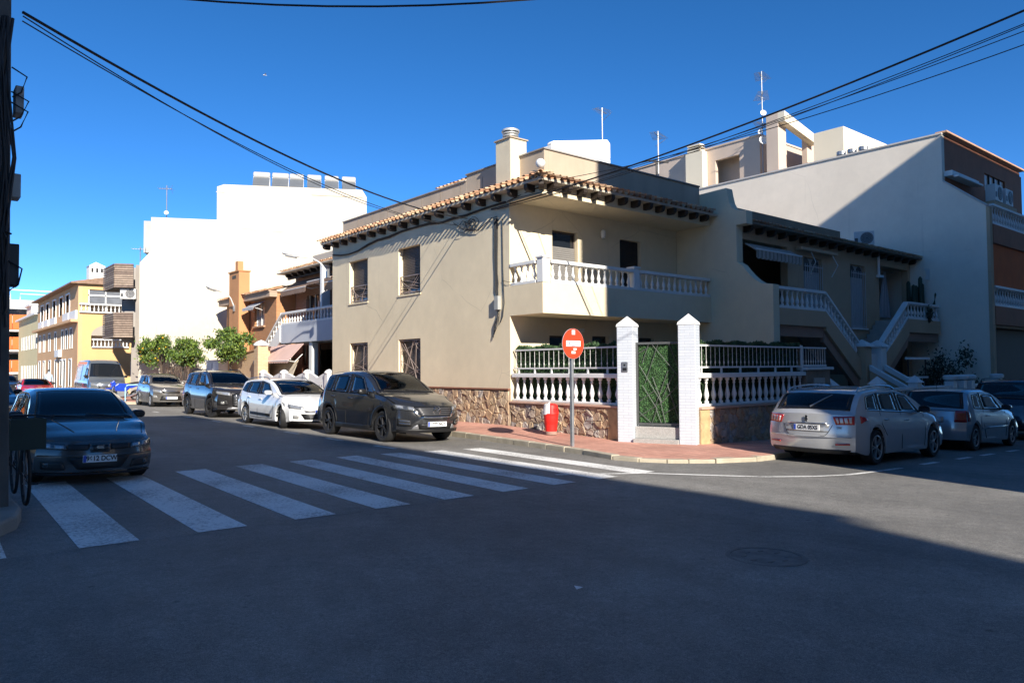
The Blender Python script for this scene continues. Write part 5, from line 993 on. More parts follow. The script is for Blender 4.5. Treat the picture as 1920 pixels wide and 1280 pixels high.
# ================================================================== vehicles: one lofted skin per body, parts laid on it
def pchip(P):
    xs = [p[0] for p in P]; ys = [p[1] for p in P]; n = len(xs); h = [xs[i+1]-xs[i] for i in range(n-1)]; dl = [(ys[i+1]-ys[i])/h[i] for i in range(n-1)]
    m = [0]*n; m[0] = dl[0]; m[-1] = dl[-1]
    for i in range(1, n-1):
        if dl[i-1]*dl[i] > 0: w1 = 2*h[i]+h[i-1]; w2 = h[i]+2*h[i-1]; m[i] = (w1+w2)/(w1/dl[i-1]+w2/dl[i])
    def f(x):
        if x <= xs[0]: return ys[0]
        if x >= xs[-1]: return ys[-1]
        i = 0
        while x > xs[i+1]: i += 1
        t = (x-xs[i])/h[i]
        return (1+2*t)*(1-t)**2*ys[i]+t*(1-t)**2*h[i]*m[i]+t*t*(3-2*t)*ys[i+1]+t*t*(t-1)*h[i]*m[i+1]
    return f
def sst(a, b, x): t = max(0, min(1, (x-a)/(b-a))); return t*t*(3-2*t)
class Car:
    """u runs from the front bumper (0) to the tail (L); y to the car's left; local x forward with 0 midway between the axles"""
    def __init__(s, name, label, S, paint, loc, heading, scl=(1, 1, 1), tilt=True):
        s.S = S; s.L = S['L']; s.W = S['W']; s.top = pchip(S['top']); s.belt = pchip(S['belt']); s.fa = S['fo']; s.ra = S['fo']+S['wb']; s.r = S['r']; s.mid = (s.fa+s.ra)/2; s.paint = paint; s.arch = s.r+S.get('gap', .055)
        s.sill = S.get('sill', .21); s.FB = pchip(S.get('fb', [(0, .10), (.25, .03), (.45, 0), (.62, .02), (.8, .10), (1.2, .2)])); s.RB = pchip(S.get('rb', [(0, .12), (.3, .03), (.5, 0), (.8, .05), (1.1, .10), (1.6, .3)]))
        s.fs = S.get('fs', .32); s.rs = S.get('rs', .22)
        z0 = g(loc[0]); s.t = thing(name, label, S.get('cat', 'car'), (loc[0], loc[1], z0), S.get('group'), (0, 0, 0))
        mt = Matrix.Translation((loc[0], loc[1], z0)) @ Matrix.Rotation(math.atan(-SLOPE), 4, 'Y') @ Matrix.Rotation(heading, 4, 'Z') @ Matrix.Diagonal((*scl, 1))
        s.t.matrix_world = mt; ORG[s.t.name] = Vector((0, 0, 0))
        s.body()
    def warp(s, u, y, z):
        hw = s.W/2; k = abs(y)/hw
        if u < 1.0: q = sst(1.0, 0, u); u = u+q*(s.fs*k**2.6+s.FB(z))
        e = s.L-u
        if e < .9: q = sst(.9, 0, e); u = u-q*(s.rs*k**2.8+s.RB(z))
        return Vector((s.mid-u, y, z))
    def zlow(s, u):
        z = s.sill+.04*sst(.35, 0, u)+.07*sst(s.L-.5, s.L, u)
        for a in (s.fa, s.ra):
            d = abs(u-a)
            if d <= s.arch+1e-6: z = max(z, s.r+math.sqrt(max(0, s.arch**2-d*d)))
        return z
    def sec(s, u):
        w = s.W/2*(1-.05*sst(.7, 0, u)-.05*sst(s.L-.6, s.L, u)); zt = s.top(u); zb = min(s.belt(u), zt-.015); h = zt-zb; zl = s.zlow(u); tb = s.S.get('tumble', .30)
        zl0 = s.sill; yr = .955*w-tb*h-.02
        z3 = max(zl0+(zb-zl0)*.5, zl+.05); z4 = max(zb-.13, z3+.03)
        z4 = min(z4, zb-.01); z3 = min(z3, z4-.01); z2 = min(zl+.05, z3-.005)
        return [(w*.90, zl+.0), (w*.965, zl), (w*.985, z2), (w, z3), (w*.99, z4), (w*.955, zb), (.955*w-tb*.42*h-.01, zb+.45*h), (yr+.035, zb+.87*h), (yr-.06, zb+.985*h), (yr*.5, zt+.012), (0, zt+.02)]
    def pt(s, u, j, side=1):
        P = s.sec(u); n = len(P); i = min(int(j), n-2); t = j-i
        def q(k): return P[max(0, min(n-1, k))]
        if i in (4, 5) or i >= n-1: y = P[i][0]+(P[i+1][0]-P[i][0])*t; z = P[i][1]+(P[i+1][1]-P[i][1])*t
        else:
            y = P[i][0]+(P[i+1][0]-P[i][0])*t; z = P[i][1]+(P[i+1][1]-P[i][1])*t
        return s.warp(u, y*side, z)
    def side(s, u, z, off=0., side=1):
        P = s.sec(u)[1:]
        for a, b in zip(P, P[1:]):
            if a[1] <= z <= b[1]+1e-9 and b[1] > a[1]: t = (z-a[1])/(b[1]-a[1]); y = a[0]+(b[0]-a[0])*t; sl = (a[0]-b[0])/(b[1]-a[1]); break
        else: y = P[0][0] if z < P[0][1] else P[-3][0]; sl = 0
        k = 1/math.sqrt(1+sl*sl); v = s.warp(u, (y+off*k)*side, z+off*sl*k); return v
    def topz(s, u, y):
        P = s.sec(u)[5:]; y = abs(y)
        for a, b in zip(P, P[1:]):
            if b[0] <= y <= a[0] and a[0] > b[0]: t = (a[0]-y)/(a[0]-b[0]); return a[1]+(b[1]-a[1])*t
        return P[-1][1] if y < P[-1][0]+.01 else P[0][1]
    def topp(s, u, y, off=0.): return s.warp(u, y, s.topz(u, y))+Vector((0, 0, off))
    def face(s, y, z, front=True, off=0.):
        v = s.warp(0 if front else s.L, y, z); v.x += off if front else -off; return v
    def body(s):
        us = {0, s.L}; k = .09
        n = int(s.L/k)
        for i in range(n+1): us.add(round(s.L*i/n, 4))
        for a in (s.fa, s.ra):
            for i in range(-8, 9): us.add(round(a+s.arch*math.sin(i/8*math.pi/2), 4))
            us.add(round(a-s.arch-.004, 4)); us.add(round(a+s.arch+.004, 4))
        for p in s.S['top']: us.add(round(p[0], 4))
        us = sorted(u for u in us if 0 <= u <= s.L); js = [0, 1, 2, 3, 4, 5, 5.5, 6, 6.5, 7, 7.5, 8, 8.5, 9, 9.5, 10]; nj = len(js); vs = []; fs = []
        ring = [(j, 1) for j in js]+[(j, -1) for j in js[-2::-1]]; m = len(ring)
        s.raw = []
        for u in us:
            P = s.sec(u)
            for (j, sd) in ring:
                vs.append(s.pt(u, j, sd)); i = min(int(j), len(P)-2); t = j-i; s.raw.append((u, (P[i][0]+(P[i+1][0]-P[i][0])*t)*sd, P[i][1]+(P[i+1][1]-P[i][1])*t, j))
        for i in range(len(us)-1):
            for k in range(m-1): fs.append((i*m+k, i*m+k+1, (i+1)*m+k+1, (i+1)*m+k))
        # end caps as grids across
        for (u, base) in ((0, 0), (s.L, (len(us)-1)*m)):
            P = s.sec(u); nc = 10; rows = []
            for ji, j in enumerate(js[:-1]):
                i = min(int(j), len(P)-2); t = j-i; y0 = P[i][0]+(P[i+1][0]-P[i][0])*t; z0 = P[i][1]+(P[i+1][1]-P[i][1])*t; row = [base+ji]
                for c in range(1, nc):
                    row.append(len(vs)); vs.append(s.warp(u, y0*(1-2*c/nc), z0))
                row.append(base+m-1-ji); rows.append(row)
            for a, b in zip(rows, rows[1:]):
                for c in range(nc): fs.append((a[c], a[c+1], b[c+1], b[c]))
            fs.append(tuple(rows[-1]+[base+nj-1]))
        s.b = MB().add(vs, fs).build('body', s.paint, s.t, True, sharp=32)
        # dark floor pan, wheel wells and wheels
        mb = MB(); hw = s.W/2*.86
        mb.box(s.mid-s.L+.35, s.mid-.35, -hw, hw, s.sill+.01, s.sill+.06)
        mb.build('floor_pan', M('underbody', (.01, .01, .01), .9), s.t)
        for a in (s.fa, s.ra):
            for sd in (1, -1):
                q = []; ww = s.W/2
                for yy in (ww*.55, ww*.955):
                    for i in range(13): t = math.pi*i/12; q.append((s.mid-a+s.arch*math.cos(t), sd*yy, s.r+s.arch*math.sin(t)))
                MB().add(q+[(s.mid-a-s.arch, sd*ww*.55, .2), (s.mid-a+s.arch, sd*ww*.55, .2)], [(i, i+1, 14+i, 13+i) for i in range(12)]+[tuple(list(range(13))+[26, 27])]).build('wheel_well', MATS['underbody'], s.t)
                s.wheel(a, sd)
    def wheel(s, a, sd, turn=0.):
        S = s.S; r = s.r; w = S.get('tw', .215); rr = r*S.get('rim', .68); key = 'tyre_%d_%d' % (int(r*1000), int(rr*1000))
        if key not in bpy.data.meshes:
            MB().lathe([(rr*.98, -w/2+.02), (rr+.012, -w/2+.004), (r*.90, -w/2), (r*.965, -w/2+.018), (r, -w/2+.045), (r, w/2-.045), (r*.965, w/2-.018), (r*.90, w/2), (rr+.012, w/2-.004), (rr*.98, w/2-.02)], (0, 0, 0), 36, 'y', False).mesh(key, RUBBER, True, 40)
        yy = sd*(s.W/2-w/2-.012)
        o = bpy.data.objects.new('wheel', bpy.data.meshes[key]); col.objects.link(o); o.parent = s.t; o.location = (s.mid-a, yy, r)
        if a == s.fa: o.rotation_euler = (0, 0, S.get('steer', 0))
        if sd < 0: o.rotation_euler = (0, 0, math.pi+(S.get('steer', 0) if a == s.fa else 0))
        kr = 'rim_%s_%d' % (S.get('spk', 'a'), int(rr*1000)); dark = S.get('rimdark', False); rm = M('alloy_dark', (.05, .05, .055), .35, .1, 5, metal=.6) if dark else M('alloy', (.50, .50, .51), .3, .1, 5, metal=.8)
        if kr not in bpy.data.meshes:
            mb = MB(); ns = S.get('spokes', 5)
            mb.lathe([(rr*.90, w*.5-.03), (rr, w*.5-.012), (rr*1.0, w*.5-.006), (rr*.95, w*.5-.002), (rr*.90, w*.5-.012)], (0, 0, 0), 36, 'y', False); mb.lathe([(.001, w*.5-.045), (rr*.2, w*.5-.045), (rr*.2, w*.5-.02), (rr*.12, w*.5-.012), (.001, w*.5-.012)], (0, 0, 0), 16, 'y')
            for k in range(ns):
                for off in ((-.11, .11) if S.get('split', True) else (0,)):
                    t = 2*math.pi*k/ns; c1 = (rr*.15*math.cos(t), rr*.15*math.sin(t)); c2 = (rr*.93*math.cos(t+off*1.6), rr*.93*math.sin(t+off*1.6)); dx, dz = c2[0]-c1[0], c2[1]-c1[1]; l_ = math.hypot(dx, dz); nx, nz = -dz/l_, dx/l_; wa, wb_ = rr*.07, rr*.05; ya, yb = w*.5-.016, w*.5-.012
                    mb.add([(c1[0]+nx*wa, ya-.03, c1[1]+nz*wa), (c1[0]-nx*wa, ya-.03, c1[1]-nz*wa), (c2[0]-nx*wb_, yb-.03, c2[1]-nz*wb_), (c2[0]+nx*wb_, yb-.03, c2[1]+nz*wb_), (c1[0]+nx*wa*.7, ya, c1[1]+nz*wa*.7), (c1[0]-nx*wa*.7, ya, c1[1]-nz*wa*.7), (c2[0]-nx*wb_*.7, yb, c2[1]-nz*wb_*.7), (c2[0]+nx*wb_*.7, yb, c2[1]+nz*wb_*.7)], [(4, 5, 6, 7), (0, 1, 5, 4), (1, 2, 6, 5), (2, 3, 7, 6), (3, 0, 4, 7)])
            mb.mesh(kr, rm, True, 30)
            MB().lathe([(.001, w*.5-.075), (rr*.97, w*.5-.07), (rr*.97, w*.5-.1)], (0, 0, 0), 24, 'y').mesh(kr+'_disc', M('brake_dark', (.025, .025, .027), .6, .1, 5, metal=.3))  # plain dark disc behind the spokes
        for nm, k in (('rim', kr), ('brake_disc', kr+'_disc')):
            q = bpy.data.objects.new(nm, bpy.data.meshes[k]); col.objects.link(q); q.parent = o
    def cut(s, sides, tops):
        """open the skin behind the glass"""
        def inpoly(x, y, poly):
            c = False; n = len(poly)
            for i in range(n):
                (x0, y0), (x1, y1) = poly[i], poly[(i+1) % n]
                if (y0 > y) != (y1 > y) and x < (x1-x0)*(y-y0)/(y1-y0)+x0: c = not c
            return c
        bm = bmesh.new(); bm.from_mesh(s.b.data); bm.verts.ensure_lookup_table(); nr = len(s.raw); dead = []
        def vin(i):
            u, y, z, j = s.raw[i]
            if 4.9 < j < 8.1 and any(inpoly(u, z, p) for p in sides): return 1
            if j >= 7.9 and any(a-.02 <= u <= b+.02 for a, b in tops): return 2
            return 0
        for f in bm.faces:
            ids = [v.index for v in f.verts]
            if all(i < nr for i in ids):
                q = [vin(i) for i in ids]
                if all(k == 2 for k in q): dead.append(f)
                elif sum(1 for k in q if k) >= 3 and all(4.9 < s.raw[i][3] < 7.6 for i in ids): dead.append(f)
        bmesh.ops.delete(bm, geom=dead, context='FACES'); bm.to_mesh(s.b.data); bm.free()
    def cabin(s, wsu):
        S = s.S; w = s.W; ub = wsu[1]+.15; CL = M('cabin_cloth', (.045, .045, .048), .9, .2, 6); DK = M('cabin_trim', (.022, .022, .024), .7, .2, 6); zb = s.belt(ub); zf = s.sill+.12
        def box(name, u0, u1, y0, y1, z0, z1, m, bev=.04): return s.local(MB().box(s.mid-u1, s.mid-u0, y0, y1, z0, z1), name, m, None, False, bev)
        box('cabin_floor', wsu[0]+.1, s.L-.45, -w*.40, w*.40, zf-.02, zf+.03, DK, 0)
        box('dashboard', wsu[0]+.12, wsu[0]+.55, -w*.40, w*.40, zb-.30, zb-.04, DK)
        uS = wsu[1]+.28; ht = s.top(uS)-.30
        for y in (-.37, .37):
            box('front_seat', uS+.05, uS+.20, y-.24, y+.24, zf+.15, ht, CL, .06); box('headrest', uS+.10, uS+.20, y-.13, y+.13, ht+.03, ht+.19, CL, .05); box('seat_cushion', uS-.40, uS+.10, y-.24, y+.24, zf+.12, zf+.30, CL, .05)
        box('rear_bench', uS+.95, uS+1.12, -w*.36, w*.36, zf+.15, ht-.04, CL, .06)
        for y in (-.40, .40): box('headrest', uS+1.0, uS+1.1, y-.12, y+.12, ht-.01, ht+.12, CL, .05)
        pts = [(s.mid-(uS-.52)+.06*math.sin(t*math.pi/8), -.0+.37+.18*math.cos(t*math.pi/8), zb-.02+.16*math.sin(t*math.pi/8)) for t in range(17)]
        s.local(MB().tube(pts, .016, 5), 'steering_wheel', DK, None, True)
        s.local(MB().box(s.mid-wsu[1]-.04, s.mid-wsu[1]-.02+.02, -.12, .12, s.top(wsu[1])-.13, s.top(wsu[1])-.07), 'inner_mirror', DK, None, False, .01)
    # -------------------------------------------------- parts laid on the skin
    def patch(s, name, fn, nu, nv, mat, parent=None, depth=.0, smooth=True, ring=None):
        if ring:
            A = sorted({0, ring[0], 1-ring[0], 1, *[i/nu for i in range(nu+1)]}); B = sorted({0, ring[1], 1-ring[1], 1, *[i/nv for i in range(nv+1)]}); nu, nv = len(A)-1, len(B)-1
            vs = [fn(a, b) for b in B for a in A]; keep = lambda i, j: (A[i]+A[i+1])/2 < ring[0] or (A[i]+A[i+1])/2 > 1-ring[0] or (B[j]+B[j+1])/2 < ring[1] or (B[j]+B[j+1])/2 > 1-ring[1]
        else: vs = [fn(i/nu, j/nv) for j in range(nv+1) for i in range(nu+1)]; keep = lambda i, j: True
        fs = [(j*(nu+1)+i, j*(nu+1)+i+1, (j+1)*(nu+1)+i+1, (j+1)*(nu+1)+i) for j in range(nv) for i in range(nu) if keep(i, j)]
        me = bpy.data.meshes.new(name); me.from_pydata(vs, [], fs); me.materials.append(mat)
        if smooth: me.polygons.foreach_set('use_smooth', [True]*len(me.polygons))
        o = bpy.data.objects.new(name, me); col.objects.link(o); o.parent = parent or s.t
        sm = o.modifiers.new('thickness', 'SOLIDIFY'); sm.thickness = .004 if mat.name == 'car_glass' else .012; sm.offset = 0; sm.use_even_offset = False
        return o
    def quad_side(s, name, bot, top, mat, off=.006, side=1, parent=None, nu=None, nv=5, ring=None):
        """bot/top: matching lists of (u,z)"""
        f = lambda P, t: (lambda k, q: (P[k][0]+(P[k+1][0]-P[k][0])*q, P[k][1]+(P[k+1][1]-P[k][1])*q))(min(int(t*(len(P)-1)), len(P)-2), t*(len(P)-1)-min(int(t*(len(P)-1)), len(P)-2))
        def fn(a, b): p = f(bot, a); q = f(top, a); return s.side(p[0]+(q[0]-p[0])*b, p[1]+(q[1]-p[1])*b, off, side)
        return s.patch(name, fn, nu or 4*(len(bot)-1), nv, mat, parent, ring=ring)
    def quad_top(s, name, u0, u1, i0, i1, mat, off=.006, parent=None, curve=.0, ring=None):
        def fn(a, b):
            uu = u0+(u1-u0)*b+curve*(1-(2*a-1)**2)*(1-b); P = s.sec(uu); yr = P[8][0]-(i0+(i1-i0)*b); y = yr*(1-2*a); v = s.topp(uu, y)
            d = .01; nrm = (s.topp(uu+d, y)-s.topp(uu-d, y)); tz = Vector((nrm.z, 0, -nrm.x)); tz = tz.normalized() if tz.z > 0 else -tz.normalized(); return v+tz*off
        return s.patch(name, fn, 14, 12, mat, parent, ring=ring)
    def quad_face(s, name, c, mat, front=True, off=.006, mirror=False, parent=None, nu=8, nv=4):
        """c: four (y,z) corners bottom-left, bottom-right, top-right, top-left"""
        for sd in ((1, -1) if mirror else (1,)):
            def fn(a, b):
                y = (c[0][0]*(1-a)+c[1][0]*a)*(1-b)+(c[3][0]*(1-a)+c[2][0]*a)*b; z = (c[0][1]*(1-a)+c[1][1]*a)*(1-b)+(c[3][1]*(1-a)+c[2][1]*a)*b; return s.face(y*sd, z, front, off)
            o = s.patch(name, fn, nu, nv, mat, parent)
        return o
    def seam(s, pts, side):
        v = [s.side(u, z, .002, side) for u, z in pts]; o = MB().tube(v, .0065, 4).build('door_gap', M('seam', (.006, .006, .006), .8), None); o.parent = s.t; return o
    def local(s, mb, name, mat, parent=None, smooth=False, bevel=0):
        o = mb.build(name, mat, None, smooth, bevel); o.parent = parent or s.t; return o
    def mirror_parts(s, u, z, mat, sds=(1, -1)):
        for sd in sds:
            b = s.side(u, z, 0, sd); c = b+Vector((.02, .13*sd, .05)); mb = MB(); vs = []
            for (x, k) in ((.07, .55), (.045, .9), (-.02, 1), (-.055, .96)):
                for i in range(10): t = 2*math.pi*i/10; ca, sa = math.cos(t), math.sin(t); vs.append(c+Vector((x, .115*k*math.copysign(abs(ca)**.7, ca), .072*k*math.copysign(abs(sa)**.7, sa))))
            o = s.local(MB().add(vs, [(j*10+i, j*10+(i+1) % 10, (j+1)*10+(i+1) % 10, (j+1)*10+i) for j in range(3) for i in range(10)]+[tuple(range(10))]), 'mirror', mat, None, True)
            s.local(MB().add([v+Vector((-.001, 0, 0)) for v in vs[30:40]], [tuple(range(9, -1, -1))]), 'mirror_glass', GLASS, o)
            s.local(MB().tube([b+Vector((0, -.03*sd, 0)), b+Vector((.01, .05*sd, .01))], .028, 6), 'mirror_stalk', M('car_black', (.012, .012, .013), .45), o)
    def plate(s, z, txt, front=True, y=0., wd=.52, ht=.11, blue=True, off=.03):
        x = s.face(y, z, front, off).x; k = 1 if front else -1
        o = s.local(MB().box(min(x, x-k*.02), max(x, x-k*.02), y-wd/2, y+wd/2, z-ht/2, z+ht/2), 'number_plate', M('plate_white', (.75, .75, .74), .4, .05, 4))
        xx = x+k*.0015
        if blue: s.local(MB().box(min(x, xx), max(x, xx), *(sorted((y-k*wd/2*-1*1.0, y-k*(wd/2-.045)*-1))), z-ht/2+.004, z+ht/2-.004), 'plate_band', M('plate_blue', (.02, .07, .42), .4), o) if front is None else None
        bx0, bx1 = (wd/2-.045, wd/2-.003) if not front else (-wd/2+.003, -wd/2+.045)
        s.local(MB().box(min(x, xx), max(x, xx), y+bx0, y+bx1, z-ht/2+.004, z+ht/2-.004), 'plate_band', M('plate_blue', (.02, .07, .42), .4), o)
        if txt:
            c = bpy.data.curves.new('plate_text', 'FONT'); c.body = txt; c.size = ht*.95; c.align_x = 'CENTER'; c.align_y = 'CENTER'; c.extrude = .0008; c.offset = .0025
            q = text_mesh('plate_text', c, M('plate_ink', (.012, .012, .014), .6)); q.parent = o; q.location = (x+k*.003, y+(.022 if front else -.022), z); q.rotation_euler = (R(90), 0, R(90) if front else R(-90)); q.scale = (.86, 1, 1)
        return o
    def handles(s, L, mat):
        for sd in (1, -1):
            for (u, z) in L:
                v = s.side(u, z, .012, sd); s.local(MB().box(v.x-.10, v.x+.10, v.y-.016, v.y+.016, v.z-.016, v.z+.014), 'door_handle', mat, None, False, .01)
    def wipers(s, u, y0s):
        for y0 in y0s: s.local(MB().tube([s.topp(u+.02, y0, .015), s.topp(u+.06, y0-.28, .02), s.topp(u+.10, y0-.58, .022)], .009, 5), 'wiper', M('car_black', (.012, .012, .013), .45))
    def cladding(s, mat, wd=.075):
        for a in (s.fa, s.ra):
            for sd in (1, -1):
                def fn(p, q):
                    t = math.pi*(1.04*p-.02); r0 = s.arch+wd*q; u = a+r0*math.cos(t); z = max(s.sill, s.r+r0*math.sin(t)); return s.side(u, z, .012, sd)
                s.patch('arch_trim', fn, 20, 2, mat)
    def rails(s, u0, u1, mat):
        for sd in (1, -1):
            pts = []
            for k in range(11):
                u = u0+(u1-u0)*k/10; P = s.sec(u)[8]; e = min(k, 10-k); pts.append(s.warp(u, sd*(P[0]+.01), P[1]+(.0 if e == 0 else .045)))
            s.local(MB().tube(pts, .018, 6), 'roof_rail', mat, None, True)
def car_glass():
    m = bpy.data.materials.new('car_glass'); m.use_nodes = True; n = m.node_tree.nodes; l = m.node_tree.links; out = n['Material Output']; n.remove(n['Principled BSDF'])
    t = n.new('ShaderNodeBsdfTransparent'); t.inputs[0].default_value = (.60, .66, .64, 1); gl = n.new('ShaderNodeBsdfGlossy'); gl.inputs['Roughness'].default_value = .02; gl.inputs['Color'].default_value = (.95, .95, .95, 1)
    fr = n.new('ShaderNodeFresnel'); fr.inputs['IOR'].default_value = 1.65; mx = n.new('ShaderNodeMixShader'); l.new(fr.outputs[0], mx.inputs[0]); l.new(t.outputs[0], mx.inputs[1]); l.new(gl.outputs[0], mx.inputs[2]); l.new(mx.outputs[0], out.inputs[0]); return m
FRIT = M('glass_frit', (.010, .010, .011), .25, 0, spec=.5)
CBLK = M('car_black', (.012, .012, .013), .45, .1, 6); CGL = car_glass(); CHROME = M('chrome', (.70, .70, .70), .12, .05, 4, metal=1.0)
LENS = M('headlamp_lens', (.42, .43, .44), .12, .35, 22, metal=.55, coat=1.0); LENSD = M('headlamp_dark', (.10, .105, .11), .1, .4, 20, metal=.5, coat=1.0); TAIL = M('tail_red', (.35, .008, .008), .12, .3, 18, coat=1.0); TAILW = M('tail_clear', (.55, .50, .50), .12, .25, 20, coat=1.0); FOGM = M('fog_lens', (.45, .45, .44), .15, .2, 12, metal=.4, coat=1.0)
def paint(key, c, metal=.45, rough=.32): return M(key, c, rough*.55, .05, 1.6, metal=metal*.8, coat=1.0)
def windows(car, wsu, rwu, sides, ws_in=(.02, .04), rw_in=(.06, .06), rw=True):
    car.cut([list(b)+list(t)[::-1] for b, t in sides], [wsu, rwu] if rw else [wsu]); car.cabin(wsu)
    car.quad_top('windscreen', wsu[0]-.05, wsu[1]+.03, -.004, -.004, CGL, curve=-.03); car.quad_top('windscreen_frit', wsu[0]-.06, wsu[1]+.04, -.008, -.008, FRIT, off=.003, curve=-.03, ring=(.045, .12))
    if rw: car.quad_top('rear_window', rwu[1], rwu[0], -.004, -.004, CGL); car.quad_top('rear_window_frit', rwu[1]+.02, rwu[0]-.02, -.008, -.008, FRIT, off=.003, ring=(.05, .14))
    for sd in (1, -1):
        A, B = sides[0], sides[-1]; kk = lambda u0, u1, i: [(u0+(u1-u0)*q/6) for q in range(7)]
        if len(sides) > 1:
            for (b, t), (b2, t2) in zip(sides, sides[1:]): car.quad_side('pillar_trim', [(b[-1][0]-.02, b[-1][1]), (b2[0][0]+.02, b2[0][1])], [(t[-1][0]-.02, t[-1][1]), (t2[0][0]+.02, t2[0][1])], M('pillar_black', (.012, .012, .013), .65, 0, spec=.2), .003, sd)
        for (b, t) in sides:
            car.quad_side('side_window', b, t, CGL, .006, sd); wd = abs(b[-1][0]-b[0][0]); car.quad_side('window_frame', b, t, FRIT, .003, sd, ring=(min(.25, .07/wd), .14), nv=6)
def doors(car, seams, sills=True):
    cu = [p for p in car.S['top'] if p[1] > car.S['top'][0][1]+.2]; cu = cu[0][0]*.93
    for sd in (1, -1):
        pts = []
        for k in range(11):
            u = .13+(cu-.13)*k/10; P = car.sec(u); y = P[5][0]-.05-.04*(1-k/10); pts.append(car.topp(u, sd*y, .002))
        q = MB().tube(pts, .0055, 4).build('bonnet_gap', M('seam', (.006, .006, .006), .8)); q.parent = car.t
    for sd in (1, -1):
        for P in seams: car.seam(P, sd)
def rear_seat_plain(car): pass
# ---- dark grey crossover beside the crossing (faces the camera)
S = dict(L=4.54, W=1.84, wb=2.70, fo=.93, r=.362, rim=.70, tw=.225, spokes=5, spk='cx', rimdark=True, gap=.06, sill=.24, tumble=.33, fs=.42, rs=.25,
         top=[(0, .84), (.10, .93), (.35, 1.0), (.8, 1.07), (1.18, 1.13), (1.30, 1.17), (1.7, 1.43), (2.05, 1.585), (2.45, 1.655), (3.0, 1.665), (3.6, 1.63), (4.05, 1.56), (4.2, 1.46), (4.4, 1.14), (4.48, 1.06), (4.54, 1.0)],
         belt=[(0, .78), (.4, .92), (1.2, 1.03), (2.2, 1.07), (3.4, 1.13), (4.1, 1.18), (4.54, .96)], fb=[(0, .14), (.28, .05), (.45, 0), (.62, .0), (.75, .035), (.88, .10), (1.2, .25)])
PM = paint('paint_titanium', (.032, .033, .036), .5, .28)
c = Car('crossover_car', 'dark grey crossover with black wheels parked at the zebra crossing', S, PM, (9.98, 17.34), R(-90), (1.08, 1.02, 1.045))
windows(c, (1.30, 2.12), (4.09, 4.38), [([(1.62, 1.09), (2.62, 1.10)], [(2.12, 1.52), (2.62, 1.585)]), ([(2.70, 1.10), (3.50, 1.13)], [(2.70, 1.585), (3.46, 1.56)]), ([(3.57, 1.135), (3.98, 1.17)], [(3.53, 1.55), (3.80, 1.48)])])
doors(c, [[(1.55, 1.03), (1.5, .7), (1.58, .32)], [(2.66, 1.08), (2.66, .6), (2.66, .3)], [(3.56, 1.12), (3.5, .85), (3.3, .62)], [(1.58, .32), (2.6, .30), (3.15, .32)]])
c.mirror_parts(1.75, 1.10, CBLK); c.handles([(2.45, .98), (3.35, 1.01)], PM); c.cladding(CBLK); c.wipers(1.22, (.55, -.05))
for sd in (1, -1): c.quad_side('sill_trim', [(1.35, .245), (3.2, .245)], [(1.35, .36), (3.2, .36)], CBLK, .012, sd)
c.quad_face('grille', [(-.40, .62), (.40, .62), (.54, .845), (-.54, .845)], CBLK, off=.008)
for k in range(4): c.quad_face('grille_bar', [(-.43-.03*k, .655+.045*k), (.43+.03*k, .655+.045*k), (.44+.03*k, .672+.045*k), (-.44-.03*k, .672+.045*k)], M('grille_grey', (.16, .16, .17), .3, .1, 5, metal=.6), off=.018, nv=1)
c.quad_face('grille_trim', [(-.43, .585), (.43, .585), (.40, .62), (-.40, .62)], CHROME, off=.014, nv=1); c.quad_face('grille_wing', [(.40, .61), (.46, .60), (.62, .80), (.55, .80)], CHROME, off=.014, mirror=True, nv=2, nu=3)
c.quad_face('headlight', [(.50, .72), (.90, .79), (.905, .90), (.54, .84)], LENSD, off=.012, mirror=True)
c.quad_face('headlight_lamp', [(.53, .755), (.66, .775), (.66, .835), (.54, .825)], LENS, off=.020, mirror=True, nu=4); c.quad_face('headlight_lamp', [(.74, .80), (.87, .82), (.87, .875), (.74, .86)], LENS, off=.020, mirror=True, nu=4)
c.quad_face('lower_intake', [(-.42, .33), (.42, .33), (.46, .45), (-.46, .45)], CBLK, off=.01); c.quad_face('bumper_skirt', [(-.84, .25), (.84, .25), (.86, .325), (-.86, .325)], CBLK, off=.012)
c.quad_face('fog_recess', [(.60, .40), (.86, .42), (.86, .58), (.62, .53)], CBLK, off=.010, mirror=True); c.quad_face('fog_bar', [(.63, .44), (.84, .46), (.84, .475), (.63, .455)], CHROME, off=.018, mirror=True, nv=1); c.quad_face('fog_bar', [(.64, .50), (.84, .52), (.84, .535), (.64, .515)], CHROME, off=.018, mirror=True, nv=1)
c.quad_face('skid_trim', [(.44, .33), (.60, .33), (.56, .40), (.48, .44)], M('skid_silver', (.33, .33, .34), .35, .1, 5, metal=.6), off=.016, mirror=True, nu=3)
c.plate(.445, '6878 NCY', off=.035)
x0 = c.face(0, .745, True, .03).x
em = c.local(MB().lathe([(.092, -.006), (.105, 0), (.105, .008), (.092, .01), (.088, .002)], (x0, 0, .745), 28, 'x', False), 'emblem', CHROME, None, True)
for sd in (1, -1): c.local(MB().tube([(x0+.008, sd*.085, .795), (x0+.012, sd*.045, .785), (x0+.014, 0, .735)], .010, 5), 'emblem_wing', CHROME, em)
# inside the screen: paper sunshade and hanging tag
c.quad_top('mirror_sticker', 2.02, 1.94, .62, .62, M('screen_sticker', (.55, .62, .5), .4), off=.014) if False else None
